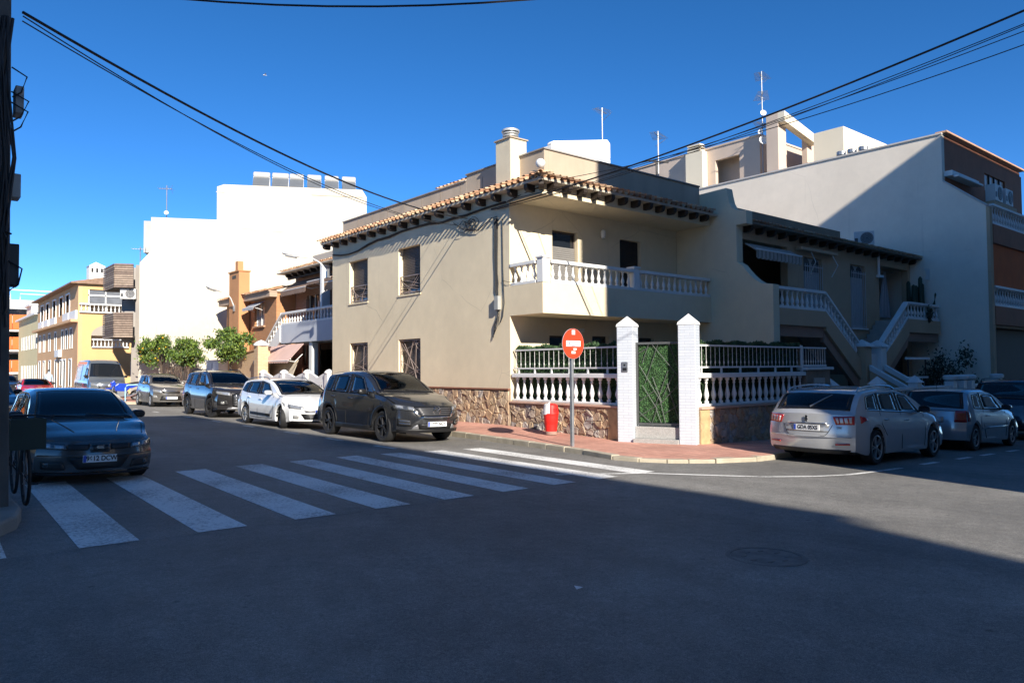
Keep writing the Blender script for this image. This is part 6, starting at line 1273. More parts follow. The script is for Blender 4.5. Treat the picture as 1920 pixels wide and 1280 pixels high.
# ---- white estate behind it
S = dict(L=4.56, W=1.80, wb=2.703, fo=.93, r=.318, rim=.70, tw=.205, spokes=8, spk='me', sill=.20, tumble=.34, fs=.48, rs=.25, steer=R(-22), split=False,
         top=[(0, .70), (.1, .78), (.35, .85), (.8, .94), (1.12, .99), (1.25, 1.04), (1.7, 1.26), (2.1, 1.40), (2.5, 1.47), (3.0, 1.485), (3.7, 1.45), (4.15, 1.38), (4.3, 1.28), (4.45, 1.02), (4.56, .92)],
         belt=[(0, .64), (.4, .80), (1.1, .93), (2.2, .96), (3.4, 1.02), (4.2, 1.10), (4.56, .88)], fb=[(0, .12), (.25, .03), (.42, 0), (.6, .04), (.75, .13), (1.0, .25)])
PW = M('paint_white', (.78, .79, .80), .3, .03, 1.5, coat=.9)
c = Car('estate_car', 'white estate car with silver wheels and roof rails, wheels turned', S, PW, (9.80, 23.15), R(-90), (1.10, 1.03, 1.01))
windows(c, (1.22, 2.15), (4.2, 4.44), [([(1.6, .985), (2.58, .99)], [(2.12, 1.33), (2.58, 1.40)]), ([(2.66, .99), (3.5, 1.025)], [(2.66, 1.405), (3.46, 1.38)]), ([(3.58, 1.03), (4.1, 1.09)], [(3.54, 1.375), (3.85, 1.33)])])
doors(c, [[(1.5, .93), (1.45, .6), (1.52, .28)], [(2.62, .97), (2.62, .5), (2.62, .28)], [(3.52, 1.0), (3.5, .75), (3.3, .55)], [(1.52, .28), (2.6, .26), (3.2, .28)]])
for sd in (1, -1): c.quad_side('side_moulding', [(1.65, .33), (3.15, .36)], [(1.65, .40), (3.15, .43)], CBLK, .012, sd)
c.mirror_parts(1.68, 1.0, PW); c.handles([(2.4, .84), (3.3, .88)], PW); c.wipers(1.14, (.55, -.05)); c.rails(2.35, 4.15, STEEL)
c.quad_face('lower_grille', [(-.52, .30), (.52, .30), (.62, .46), (-.62, .46)], CBLK, off=.010)
for k in range(3): c.quad_face('grille_bar', [(-.5-.02*k, .325+.04*k), (.5+.02*k, .325+.04*k), (.5+.02*k, .335+.04*k), (-.5-.02*k, .335+.04*k)], M('grille_grey', (.16, .16, .17)), off=.018, nv=1)
c.quad_face('upper_slot', [(-.50, .50), (.50, .50), (.54, .555), (-.54, .555)], M('slot_mid', (.10, .10, .11), .4), off=.012, nv=2)
c.quad_face('headlight', [(.56, .58), (.84, .62), (.85, .74), (.52, .66)], LENS, off=.012, mirror=True); 
for sd in (1, -1): c.quad_side('headlight_wing', [(.30, .66), (.62, .775)], [(.30, .74), (.62, .79)], LENS, .010, sd)
c.quad_face('fog_light', [(.66, .32), (.78, .33), (.78, .42), (.66, .41)], FOGM, off=.015, mirror=True, nu=4); c.plate(.53, '', off=.03); c.quad_face('bumper_lip', [(-.8, .205), (.8, .205), (.82, .25), (-.82, .25)], CBLK, off=.010)
x0 = c.face(0, .66, True, .02).x; c.local(MB().add([(x0, 0, .60), (x0, .05, .665), (x0, 0, .73), (x0, -.05, .665), (x0+.02, 0, .665)], [(0, 1, 4), (1, 2, 4), (2, 3, 4), (3, 0, 4)]), 'emblem', CHROME)
# ---- dark grey off-roader behind the white estate
S = dict(L=4.60, W=1.855, wb=2.69, fo=.93, r=.355, rim=.66, tw=.225, spokes=5, spk='rv', rimdark=True, gap=.07, sill=.26, tumble=.32, fs=.40, steer=R(20),
         top=[(0, .86), (.08, .97), (.35, 1.04), (.8, 1.09), (1.15, 1.13), (1.28, 1.18), (1.7, 1.45), (2.05, 1.60), (2.5, 1.665), (3.2, 1.675), (3.9, 1.62), (4.2, 1.52), (4.42, 1.15), (4.6, 1.02)],
         belt=[(0, .80), (.4, .97), (1.2, 1.05), (2.2, 1.08), (3.4, 1.13), (4.2, 1.20), (4.6, .98)], fb=[(0, .12), (.28, .03), (.45, 0), (.7, .0), (.9, .05), (1.2, .2)])
PG = paint('paint_graphite', (.042, .039, .039), .5, .28)
c = Car('offroad_car', 'dark graphite off roader parked behind the white estate car', S, PG, (9.97, 30.1), R(-90), (1.08, 1.03, 1.06))
windows(c, (1.28, 2.1), (4.18, 4.4), [([(1.62, 1.11), (2.6, 1.11)], [(2.1, 1.53), (2.6, 1.59)]), ([(2.68, 1.11), (3.5, 1.14)], [(2.68, 1.59), (3.46, 1.57)]), ([(3.57, 1.15), (4.0, 1.2)], [(3.53, 1.56), (3.82, 1.5)])])
doors(c, [[(1.5, 1.05), (1.48, .7), (1.55, .34)], [(2.64, 1.1), (2.64, .6), (2.64, .32)], [(3.55, 1.13), (3.5, .9), (3.3, .65)]])
c.mirror_parts(1.75, 1.13, CBLK); c.handles([(2.42, 1.0), (3.32, 1.03)], PG); c.cladding(CBLK, .09); c.wipers(1.2, (.55, -.05)); c.rails(2.2, 4.0, CBLK)
c.quad_face('grille', [(-.42, .42), (.42, .42), (.46, .86), (-.46, .86)], CBLK, off=.008)
for k in range(7): c.quad_face('grille_bar', [(-.40, .45+.055*k), (.40, .45+.055*k), (.40, .472+.055*k), (-.40, .472+.055*k)], CHROME if k > 3 else M('grille_grey', (.16, .16, .17)), off=.018, nv=1)
c.quad_face('headlight', [(.50, .78), (.90, .85), (.90, .94), (.50, .90)], LENS, off=.012, mirror=True); c.quad_face('fog_recess', [(.56, .47), (.88, .47), (.86, .66), (.60, .62)], CBLK, off=.010, mirror=True); c.quad_face('fog_light', [(.68, .50), (.78, .50), (.78, .58), (.68, .58)], FOGM, off=.02, mirror=True, nu=3); c.quad_face('skid_plate', [(-.6, .30), (.6, .30), (.56, .38), (-.56, .38)], M('skid_silver', (.33, .33, .34)), off=.014); c.plate(.5, '', off=.035)
# ---- small grey hatchback
S = dict(L=3.60, W=1.60, wb=2.40, fo=.67, r=.29, rim=.66, tw=.18, spokes=8, spk='ki', sill=.19, tumble=.28, fs=.36, split=False,
         top=[(0, .76), (.06, .85), (.3, .92), (.65, .98), (.88, 1.03), (1.0, 1.10), (1.35, 1.33), (1.65, 1.43), (2.1, 1.485), (2.7, 1.47), (3.15, 1.40), (3.35, 1.25), (3.48, 1.0), (3.60, .9)],
         belt=[(0, .70), (.3, .85), (.9, .95), (1.8, .98), (2.8, 1.04), (3.3, 1.08), (3.6, .86)], fb=[(0, .1), (.25, .02), (.42, 0), (.62, .02), (.8, .07), (1.1, .2)])
PK_ = paint('paint_grey_brown', (.17, .16, .15), .6, .3)
c = Car('small_hatchback', 'small grey brown hatchback parked nearest the bike stand', S, PK_, (10.45, 41.0), R(-90), (1.05, 1.05, 1.10))
windows(c, (.98, 1.68), (3.2, 3.46), [([(1.3, 1.0), (2.1, 1.0)], [(1.68, 1.36), (2.1, 1.41)]), ([(2.17, 1.0), (2.85, 1.05)], [(2.17, 1.41), (2.78, 1.38)])])
doors(c, [[(1.2, .95), (1.15, .6), (1.2, .27)], [(2.13, 1.0), (2.13, .55), (2.13, .27)]]); c.mirror_parts(1.36, 1.02, PK_); c.handles([(1.95, .88), (2.7, .92)], PK_); c.wipers(.92, (.5, -.05))
c.quad_face('grille', [(-.36, .62), (.36, .62), (.40, .70), (-.40, .70)], CBLK, off=.01); c.quad_face('grille_trim', [(-.40, .70), (.40, .70), (.41, .725), (-.41, .725)], CHROME, off=.016, nv=1); c.quad_face('lower_intake', [(-.50, .30), (.50, .30), (.42, .50), (-.42, .50)], CBLK, off=.01); c.quad_face('headlight', [(.42, .63), (.76, .68), (.76, .80), (.44, .75)], LENS, off=.012, mirror=True); c.quad_face('fog_light', [(.58, .40), (.74, .43), (.74, .54), (.62, .52)], FOGM, off=.012, mirror=True); c.plate(.41, '', off=.03)
# ---- grey hatchback in the shade at the left, facing the camera
S = dict(L=4.18, W=1.742, wb=2.513, fo=.88, r=.315, rim=.70, tw=.225, spokes=5, spk='le', sill=.16, tumble=.33, fs=.40, gap=.045,
         top=[(0, .66), (.06, .72), (.4, .80), (.9, .89), (1.2, .94), (1.32, .99), (1.75, 1.23), (2.15, 1.38), (2.5, 1.43), (3.0, 1.43), (3.5, 1.36), (3.9, 1.12), (4.1, .96), (4.18, .9)],
         belt=[(0, .60), (.4, .75), (1.2, .88), (2.2, .91), (3.4, .98), (4.18, .88)], fb=[(0, .10), (.2, .02), (.35, 0), (.52, .0), (.62, .04), (.75, .12), (1.0, .3)])
PL = paint('paint_steel_grey', (.060, .060, .060), .2, .40)
c = Car('grey_hatchback', 'grey hatchback facing the crossing in the shade at the left', S, PL, (2.19, 13.75), R(-90), (.95, .90, .91))
windows(c, (1.30, 2.2), (3.55, 3.95), [([(1.62, .93), (2.55, .935)], [(2.16, 1.30), (2.55, 1.345)]), ([(2.63, .94), (3.35, .97)], [(2.63, 1.345), (3.25, 1.30)])])
doors(c, [[(1.5, .88), (1.45, .55), (1.5, .26)], [(2.59, .93), (2.59, .5), (2.59, .24)]]); c.mirror_parts(1.72, .95, CBLK); c.handles([(2.4, .80), (3.15, .84)], PL); c.wipers(1.22, (.6, -.0))
c.quad_face('headlight', [(.44, .545), (.80, .56), (.80, .665), (.46, .625)], LENSD, off=.010, mirror=True); c.quad_face('headlight_lamp', [(.64, .575), (.76, .58), (.76, .645), (.64, .635)], LENS, off=.018, mirror=True, nu=4); c.quad_face('headlight_lamp', [(.48, .565), (.60, .57), (.60, .615), (.48, .61)], LENS, off=.018, mirror=True, nu=4)
c.quad_face('side_slot', [(.16, .54), (.42, .545), (.43, .62), (.14, .62)], CBLK, off=.012, mirror=True); c.quad_face('badge_shield', [(-.13, .50), (.13, .50), (.15, .64), (-.15, .64)], PL, off=.022, nv=2); c.quad_face('badge_slot', [(-.10, .53), (.10, .53), (.11, .61), (-.11, .61)], CBLK, off=.030, nv=1)
c.quad_face('centre_intake', [(-.30, .245), (.30, .245), (.44, .43), (-.44, .43)], CBLK, off=.008); c.quad_face('fog_intake', [(.45, .245), (.74, .25), (.76, .37), (.50, .36)], CBLK, off=.008, mirror=True); c.quad_face('fog_light', [(.66, .285), (.73, .285), (.73, .345), (.66, .345)], LENSD, off=.016, mirror=True, nu=3); c.quad_face('bumper_crease', [(-.80, .445), (.80, .445), (.80, .465), (-.80, .465)], PL, off=.018, nv=1); c.quad_face('splitter', [(-.78, .155), (.78, .155), (.80, .185), (-.80, .185)], CBLK, off=.012)
c.plate(.405, '9612 DCW', off=.03, wd=.47)
x0 = c.face(0, .57, True, .036).x
for k in range(4): c.local(MB().box(x0, x0+.006, -.055+(.012 if k % 2 else 0), .043+(.012 if k % 2 else 0), .539+k*.017, .550+k*.017), 'emblem_bar', CHROME)
c.local(MB().tube([c.topp(3.0, .35, 0), c.topp(3.05, .35, .16)], .006, 5), 'aerial', CBLK)
for sd in (1, -1): c.local(MB().tube([c.topp(.25+k*.1, sd*(.30+.022*k), .004) for k in range(10)], .006, 4), 'bonnet_crease', PL)
# ---- silver estate at the right, seen from behind
S = dict(L=4.81, W=1.853, wb=2.817, fo=.95, r=.33, rim=.70, tw=.225, spokes=5, spk='p5', sill=.20, tumble=.33, fs=.45, rs=.22,
         top=[(0, .68), (.1, .76), (.5, .86), (1.1, .95), (1.25, 1.0), (1.7, 1.24), (2.1, 1.39), (2.5, 1.45), (3.2, 1.465), (3.9, 1.42), (4.25, 1.37), (4.42, 1.30), (4.72, 1.02), (4.76, .97), (4.81, .94)],
         belt=[(0, .62), (.5, .80), (1.2, .92), (2.4, .96), (3.6, 1.0), (4.4, 1.04), (4.81, .92)], rb=[(0, .16), (.25, .06), (.40, .0), (.58, .0), (.66, .03), (.85, .035), (.98, .05), (1.2, .08), (1.6, .2)])
PS = paint('paint_silver', (.52, .525, .53), .35, .3)
c = Car('silver_estate_car', 'silver estate car with red tail lights and Polish number plate at the corner', S, PS, (15.92, 7.42), R(0), (.965, 1.0, 1.02))
windows(c, (1.28, 2.15), (4.40, 4.70), [([(1.62, .965), (2.6, .97)], [(2.14, 1.32), (2.6, 1.37)]), ([(2.68, .975), (3.55, 1.0)], [(2.68, 1.375), (3.5, 1.355)]), ([(3.62, 1.005), (4.28, 1.05)], [(3.58, 1.35), (4.05, 1.29)])], rw_in=(-.02, .02))
doors(c, [[(1.5, .92), (1.45, .6), (1.5, .28)], [(2.64, .96), (2.64, .5), (2.64, .26)], [(3.6, .99), (3.55, .75), (3.35, .55)]]); c.mirror_parts(1.7, .98, CBLK); c.handles([(2.42, .82), (3.38, .85)], CHROME); c.rails(2.4, 4.3, CHROME)
for sd in (1, -1):
    c.quad_side('window_trim', [(1.5, .945), (4.3, 1.03)], [(1.5, .96), (4.3, 1.045)], CHROME, .010, sd, nu=14, nv=1)
    c.quad_side('tail_light_side', [(4.30, .86), (4.62, .79)], [(4.42, .90), (4.62, .93)], TAIL, .010, sd)
c.quad_face('tail_light', [(.56, .76), (.86, .77), (.86, .93), (.50, .91)], TAIL, False, .012, True); c.quad_face('tail_light_clear', [(.59, .785), (.82, .795), (.82, .90), (.56, .885)], TAILW, False, .020, True); 
for k in range(3): c.quad_face('tail_light_band', [(.62+.075*k, .785), (.645+.075*k, .786), (.625+.075*k, .893), (.60+.075*k, .891)], TAIL, False, .026, True, nu=2)
c.quad_face('plate_recess', [(-.42, .615), (.42, .615), (.44, .765), (-.44, .765)], M('recess_silver', (.30, .30, .30), .35, .05, 2, metal=.5, coat=.8), False, .004); c.quad_face('handle_trim', [(-.40, .765), (.40, .765), (.40, .785), (-.40, .785)], CHROME, False, .018, nv=1)
c.plate(.69, 'GDA 05XS', False, wd=.52, off=.022)
for P_ in ([(.50, .755), (.42, .60), (.36, .545), (-.36, .545), (-.42, .60), (-.50, .755)], ): c.local(MB().tube([c.face(y, z, False, .003) for y, z in P_], .005, 4), 'tailgate_gap', M('seam', (.006, .006, .006), .8))
c.quad_face('reflector', [(.56, .385), (.80, .395), (.80, .425), (.56, .41)], TAIL, False, .012, True); c.quad_face('bumper_skirt', [(-.74, .22), (.74, .22), (.80, .30), (-.80, .30)], CBLK, False, .010); c.quad_face('bumper_crease', [(-.82, .525), (.82, .525), (.82, .54), (-.82, .54)], PS, False, .014, nv=1)
xr = c.face(0, .85, False, .016).x
em = c.local(MB().prism([(-.03, .80), (-.01, .82), (-.035, .845), (-.015, .87), (-.03, .90), (.0, .925), (.03, .91), (.02, .885), (.045, .87), (.02, .85), (.04, .82), (.015, .825), (.01, .795)], 'x', xr-.008, xr), 'emblem', CHROME)
c.local(MB().tube([c.topp(4.70, 0, .02), c.topp(4.56, -.20, .022), c.topp(4.46, -.33, .024)], [.018, .012, .008], 6), 'rear_wiper', STEEL)
txt = bpy.data.curves.new('model_badge', 'FONT'); txt.body = '508 SW'; txt.size = .07; txt.extrude = .002; txt.align_x = 'CENTER'
q = text_mesh('model_badge', txt, CHROME); q.parent = c.t; q.location = (c.face(-.58, .70, False, .012).x, -.56, .685); q.rotation_euler = (R(90), 0, R(-97))
# ---- silver hatchback in front of it
S = dict(L=4.18, W=1.71, wb=2.60, fo=.87, r=.305, rim=.68, tw=.195, spokes=5, spk='co', sill=.19, tumble=.30, fs=.40, rs=.2, split=False,
         top=[(0, .68), (.1, .77), (.5, .87), (1.0, .95), (1.15, 1.0), (1.6, 1.25), (2.0, 1.40), (2.5, 1.465), (3.1, 1.46), (3.6, 1.40), (3.72, 1.36), (3.98, 1.0), (4.08, .95), (4.18, .92)],
         belt=[(0, .62), (.5, .80), (1.2, .90), (2.4, .94), (3.6, .98), (4.18, .90)], rb=[(0, .14), (.3, .03), (.5, 0), (.62, .02), (.9, .06), (1.2, .1), (1.6, .2)])
PS2 = paint('paint_silver_blue', (.36, .38, .40), .55, .32)
c = Car('silver_hatchback', 'older silver hatchback parked in front of the silver estate, in the shade', S, PS2, (21.2, 7.4), R(0), (1.0, 1.0, 1.01))
windows(c, (1.15, 2.0), (3.70, 3.97), [([(1.5, .945), (2.9, .965)], [(2.0, 1.33), (2.85, 1.365)]), ([(2.98, .97), (3.55, .99)], [(2.94, 1.365), (3.38, 1.32)])], rw_in=(-.02, .0))
doors(c, [[(1.4, .9), (1.35, .6), (1.4, .28)], [(2.94, .95), (2.94, .55), (2.8, .28)]]); c.mirror_parts(1.62, .96, PS2); c.handles([(2.7, .82)], PS2)
c.quad_face('tail_light', [(.58, .68), (.82, .68), (.80, .95), (.60, .95)], TAIL, False, .012, True); c.quad_face('plate_recess', [(-.36, .66), (.36, .66), (.36, .80), (-.36, .80)], M('recess_silver', (.30, .30, .30)), False, .006); c.plate(.725, '', False, off=.02)
for sd in (1, -1): c.quad_side('side_moulding', [(1.3, .50), (3.1, .50)], [(1.3, .55), (3.1, .55)], PS2, .016, sd); c.quad_side('tail_light_side', [(3.98, .70), (4.1, .70)], [(3.96, .94), (4.08, .94)], TAIL, .010, sd)
c.local(MB().tube([c.topp(3.55, 0, 0), c.topp(3.62, 0, .22)], .006, 5), 'aerial', CBLK)
# ---- dark people carrier beyond
S = dict(L=4.7, W=1.9, wb=2.8, fo=.95, r=.35, sill=.26, tumble=.28, spk='su', cat='car', top=[(0, .86), (.1, .98), (.6, 1.06), (1.1, 1.14), (1.7, 1.5), (2.1, 1.68), (2.6, 1.76), (3.6, 1.75), (4.3, 1.66), (4.5, 1.4), (4.6, 1.1), (4.7, 1.0)], belt=[(0, .8), (.5, 1.0), (1.2, 1.06), (3, 1.12), (4.3, 1.16), (4.7, .98)])
c = Car('dark_suv', 'dark blue off roader at the right edge, in deep shade', S, paint('paint_navy', (.018, .024, .04), .5, .3), (27.0, 7.5), R(0)); windows(c, (1.2, 2.1), (4.36, 4.55), [([(1.6, 1.11), (2.6, 1.13)], [(2.1, 1.6), (2.6, 1.66)]), ([(2.7, 1.13), (3.6, 1.15)], [(2.7, 1.66), (3.55, 1.65)]), ([(3.68, 1.155), (4.2, 1.17)], [(3.65, 1.64), (4.05, 1.58)])], rw_in=(0, .0)); c.mirror_parts(1.7, 1.12, CBLK); c.rails(2.3, 4.2, CBLK); c.quad_face('tail_light', [(.66, .85), (.9, .86), (.88, 1.1), (.70, 1.1)], TAIL, False, .012, True); c.plate(.75, '', False, off=.02)
# ---- grey panel van
S = dict(L=5.55, W=2.07, wb=3.68, fo=.86, r=.345, sill=.26, tumble=.13, cat='van', spk='va', split=False, fs=.30, rs=.08, fb=[(0, .10), (.3, .02), (.5, 0), (.9, .04), (1.2, .10), (1.6, .12), (2.5, .12)], rb=[(0, .06), (.4, 0), (2.5, .02)],
         top=[(0, 1.02), (.08, 1.12), (.35, 1.22), (.62, 1.34), (.75, 1.42), (1.25, 2.0), (1.5, 2.28), (1.75, 2.42), (2.2, 2.48), (5.2, 2.48), (5.5, 2.42), (5.55, 2.36)], belt=[(0, .92), (.5, 1.10), (.9, 1.22), (2.0, 1.28), (5.55, 1.30)])
PV = paint('paint_van_grey', (.15, .165, .18), .35, .35)
c = Car('panel_van', 'tall grey panel van parked before the ochre house', S, PV, (9.75, 52.3), R(-90)); c.quad_top('windscreen', .78, 1.46, -.06, .0, M('van_glass', (.012, .015, .02), .04, 0, spec=.9), curve=-.05)
for sd in (1, -1): c.quad_side('side_window', [(1.05, 1.30), (1.95, 1.34)], [(1.45, 1.92), (1.95, 2.0)], MATS['van_glass'], .006, sd); c.seam([(2.05, 2.1), (2.05, 1.2), (2.05, .4)], sd); c.seam([(3.3, 2.2), (3.3, 1.2), (3.3, .4)], sd); c.quad_side('side_moulding', [(1.4, .55), (4.2, .55)], [(1.4, .66), (4.2, .66)], CBLK, .012, sd)
c.mirror_parts(1.1, 1.42, CBLK); c.wipers(.72, (.7, 0)); c.quad_face('headlight', [(.58, .86), (.96, .92), (.94, 1.08), (.62, .98)], LENS, off=.012, mirror=True); c.quad_face('grille', [(-.60, .66), (.60, .66), (.56, .84), (-.56, .84)], CBLK, off=.01); c.quad_face('grille_bar', [(-.60, .86), (.60, .86), (.60, .885), (-.60, .885)], CHROME, off=.018, nv=1); c.quad_face('bumper', [(-.92, .30), (.92, .30), (.94, .60), (-.94, .60)], CBLK, off=.012); c.plate(.48, '', off=.035)
x0 = c.face(0, .90, True, .03).x; c.local(MB().add([(x0, 0, .80), (x0, .07, .90), (x0, 0, 1.0), (x0, -.07, .90), (x0+.02, 0, .90)], [(0, 1, 4), (1, 2, 4), (2, 3, 4), (3, 0, 4)]), 'emblem', CHROME)
# ---- far cars at the left
S = dict(L=4.35, W=1.80, wb=2.5, fo=.9, r=.31, sill=.16, tumble=.42, spk='rd', fs=.45, top=[(0, .55), (.1, .62), (.7, .74), (1.3, .84), (1.9, 1.12), (2.3, 1.22), (2.8, 1.24), (3.4, 1.12), (3.9, .95), (4.35, .85)], belt=[(0, .50), (.7, .70), (1.3, .80), (3, .84), (4.35, .82)])
c = Car('red_sports_car', 'low red sports car far down the street', S, M('paint_red', (.50, .012, .015), .3, .04, 2, coat=1.0), (7.0, 58), R(-90)); windows(c, (1.3, 2.25), (3.3, 3.9), [([(1.7, .86), (2.9, .87)], [(2.2, 1.12), (2.8, 1.14)])]); c.quad_face('headlight', [(.48, .54), (.80, .54), (.80, .62), (.50, .61)], LENS, off=.012, mirror=True); c.mirror_parts(1.8, .9, CBLK); c.quad_face('intake', [(-.5, .22), (.5, .22), (.5, .34), (-.5, .34)], CBLK, off=.01); c.plate(.42, '', off=.02)
S0 = dict(L=4.4, W=1.76, wb=2.6, fo=.9, r=.31, sill=.2, tumble=.32, spk='fa', top=[(0, .68), (.1, .76), (.6, .87), (1.15, .96), (1.7, 1.26), (2.1, 1.40), (2.6, 1.45), (3.2, 1.42), (3.7, 1.2), (4.0, 1.02), (4.4, .95)], belt=[(0, .62), (.6, .82), (1.2, .9), (3, .95), (4.4, .9)])
for (x, y, nm, lb, pc) in ((6.15, 67.5, 'dark_saloon', 'dark saloon behind the red sports car, far down the street', (.03, .035, .045)), (5.6, 77, 'grey_saloon', 'pale grey saloon furthest away down the street', (.30, .31, .32)), (1.72, 26.4, 'blue_saloon', 'dark blue saloon half hidden behind the grey hatchback at the left', (.02, .028, .055))):
    c = Car(nm, lb, S0, paint('paint_'+nm, pc, .4, .3), (x, y), R(-90)); windows(c, (1.2, 2.15), (3.4, 3.9), [([(1.6, .95), (2.6, .96)], [(2.1, 1.30), (2.6, 1.36)]), ([(2.68, .97), (3.4, .98)], [(2.68, 1.36), (3.25, 1.28)])]); c.mirror_parts(1.65, .97, CBLK); c.quad_face('headlight', [(.5, .58), (.82, .62), (.82, .72), (.5, .68)], LENS, off=.012, mirror=True); c.quad_face('grille', [(-.4, .58), (.4, .58), (.4, .68), (-.4, .68)], CBLK, off=.01); c.plate(.42, '', off=.03)
# ================================================================== tall apartment blocks behind the camera (they throw the street into shade)
def block(name, label, x0, x1, y0, y1, z1, mat, face_x, face_y, low=-1.2):
    t = thing(name, label, 'apartment building', ((x0+x1)/2, (y0+y1)/2, low)); n = int((z1-1)//3.1)
    MB().box(x0, x1, y0, y1, low, z1).build('wall', mat, t)
    MB().box(x0-.25, x1+.25, y0-.25, y1+.25, z1-.9, z1-.7).build('cornice', WHITE, t)
    wm = bpy.data.meshes.new('block_window'); 
    for k in range(n):
        z = .9+k*3.1
        for i in range(int((y1-y0)/3.2)):
            y = y0+1.6+i*3.2; x = face_x; d = .02 if x == x1 else -.02
            w_ = MB().box(min(x, x+d), max(x, x+d), y-.6, y+.6, z, z+1.5).build('window', GLASS, t); MB().box(min(x, x+4*d), max(x, x+4*d), y-.7, y+.7, z-.1, z-.001).build('sill', WHITE, w_)
        if face_y is not None:
            for i in range(int((x1-x0)/3.4)):
                x = x0+1.7+i*3.4; w_ = MB().box(x-.6, x+.6, face_y, face_y+.02, z, z+1.5).build('window', GLASS, t); MB().box(x-.7, x+.7, face_y, face_y+.1, z-.1, z-.001).build('sill', WHITE, w_)
    return t
BEIGE = M('beige_block', (.45, .38, .30), .9, .08, .5, .2, 60); GREYB = M('grey_block_render', (.40, .38, .36), .9, .08, .5, .2, 60)
block('apartment_block', 'tall beige apartment block behind the viewer on the left', -15, -1.0, -28, -3.4, 18.4, BEIGE, -1.0, -3.4)
block('apartment_block', 'beige lower apartment block further behind on the left', -15, -1.6, -62, -28.05, 14.6, GREYB, -1.6, None)
block('apartment_block', 'tall grey apartment block behind the viewer on the right', 10.75, 62, -24, -3.0, 20.1, GREYB, 10.75, -3.0, -2.2)
rowh = thing('row_house', 'plain two storey row house on the near left side of the street', 'house', (-5, 26, 0)); MB().box(-9, -1.4, 12.5, 44, -.3, 7.2).build('wall', PALE, rowh)
for i in range(9):
    for z in (.9, 3.9): w_ = MB().box(-1.4, -1.38, 14+i*3.3, 15.2+i*3.3, z, z+1.4).build('window', GLASS, rowh); MB().box(-1.4, -1.3, 13.9+i*3.3, 15.3+i*3.3, z-.1, z-.001).build('sill', WHITE, w_)
# ================================================================== utility pole at the left edge
up = thing('utility_pole', 'dark concrete utility pole hung with cables and boxes at the left edge', 'utility pole', (.66, 9.6, .1))
MB().add([(x, y, z) for z, k in ((.1, 1.0), (8.2, .72)) for (x, y) in ((.66-.26*k, 9.6-.19*k), (.66+.26*k, 9.6-.19*k), (.66+.26*k, 9.6+.19*k), (.66-.26*k, 9.6+.19*k))], [(0, 1, 5, 4), (1, 2, 6, 5), (2, 3, 7, 6), (3, 0, 4, 7), (4, 5, 6, 7)]).build('pole', M('pole_concrete', (.12, .11, .10), .9, .25, 2, .4, 40, streak=.2), up, bevel=.02)
BOXM = M('box_grey', (.36, .37, .36), .6, .1, 4)
for (x0, x1, z0, z1) in ((.92, 1.0, 4.32, 4.62), (.90, .985, 3.40, 3.66), (.86, .98, 2.45, 2.9)): MB().box(x0, x1, 9.45, 9.68, z0, z1).build('junction_box', BOXM if z0 > 3 else IRON, up, bevel=.01)
rp = random.Random(55)
for k in range(16):
    x = .62+.30*rp.random(); y = 9.38-.02*rp.random(); pts = [(x, y-.02, .5 if k < 3 else rp.uniform(1.5, 3))]
    for z in (2.2, 3.0, 3.8, 4.6, 5.3): 
        if z > pts[-1][2]: pts.append((min(.92, max(.5, x+rp.uniform(-.06, .06)))*(1 if z < 5 else .98), y-rp.uniform(0, .05), z))
    MB().tube(pts, .012 if k % 4 else .022, 5).build('cable', CABLE, up)
for k in range(4):
    z = rp.uniform(2.3, 5.2); MB().tube([(.88, 9.42, z), (.98+rp.uniform(0, .06), 9.4, z-.08), (.97, 9.42, z-.25), (.89, 9.42, z-.32)], .009, 5).build('cable_loop', CABLE, up)
MB().box(.36, .5, 9.36, 9.405, 1.9, 2.2).build('notice', SW, up)
# ------------------------------------------------------------------ overhead cables
def sagline(name, label, a, b, sag, r, n=28, extra=()):
    a, b = Vector(a), Vector(b); pts = []
    for i in range(n+1): t = i/n; p = a.lerp(b, t); p.z -= sag*4*t*(1-t); pts.append(p)
    return tag(MB().tube(pts, r, 5).build(name, CABLE), label, 'cable')
HA = Vector((13.34, 18.15, 6.12))
sagline('overhead_cable', 'thick black cable bundle from the left pole to the cream house', (.98, 9.5, 5.45), HA, .42, .018)
sagline('overhead_cable', 'thin wire just below the thick bundle on the left of the cream house', (.98, 9.52, 5.36), HA+Vector((0, .55, -.12)), .45, .008)
sagline('overhead_cable', 'second thin wire from the left pole to the cream eave', (.98, 9.48, 5.40), HA+Vector((0, 1.35, .12)), .50, .008)
HB = Vector((13.33, 16.95, 6.2))
sagline('overhead_cable', 'thick black cable rising to the right from the cream house corner', HB, (13.5, -2.95, 8.1), .48, .020)
sagline('overhead_cable', 'thin wire hugging the thick cable on the right', HB+Vector((0, .1, -.02)), (13.7, -2.95, 8.0), .60, .008)
sagline('overhead_cable', 'upper of the three thin parallel wires on the right', HB+Vector((0, -.3, -.05)), (13.6, -2.95, 7.85), .46, .008)
sagline('overhead_cable', 'middle of the three thin parallel wires on the right', (13.36, 15.9, 6.33), (13.9, -2.95, 7.75), .46, .008)
sagline('overhead_cable', 'lowest of the three thin parallel wires on the right', (13.9, 15.19, 6.75), (14.0, -2.95, 7.6), .62, .009)
pts = []
for i in range(40): s_ = -1.27+5.97*i/39; pts.append((2.63+3.17*s_, 9.3-2.62*s_, 6.04-.371*s_+.341*s_*s_))
tag(MB().tube(pts, .013, 5).build('overhead_cable', CABLE), 'single black cable dipping into the very top of the view', 'cable')
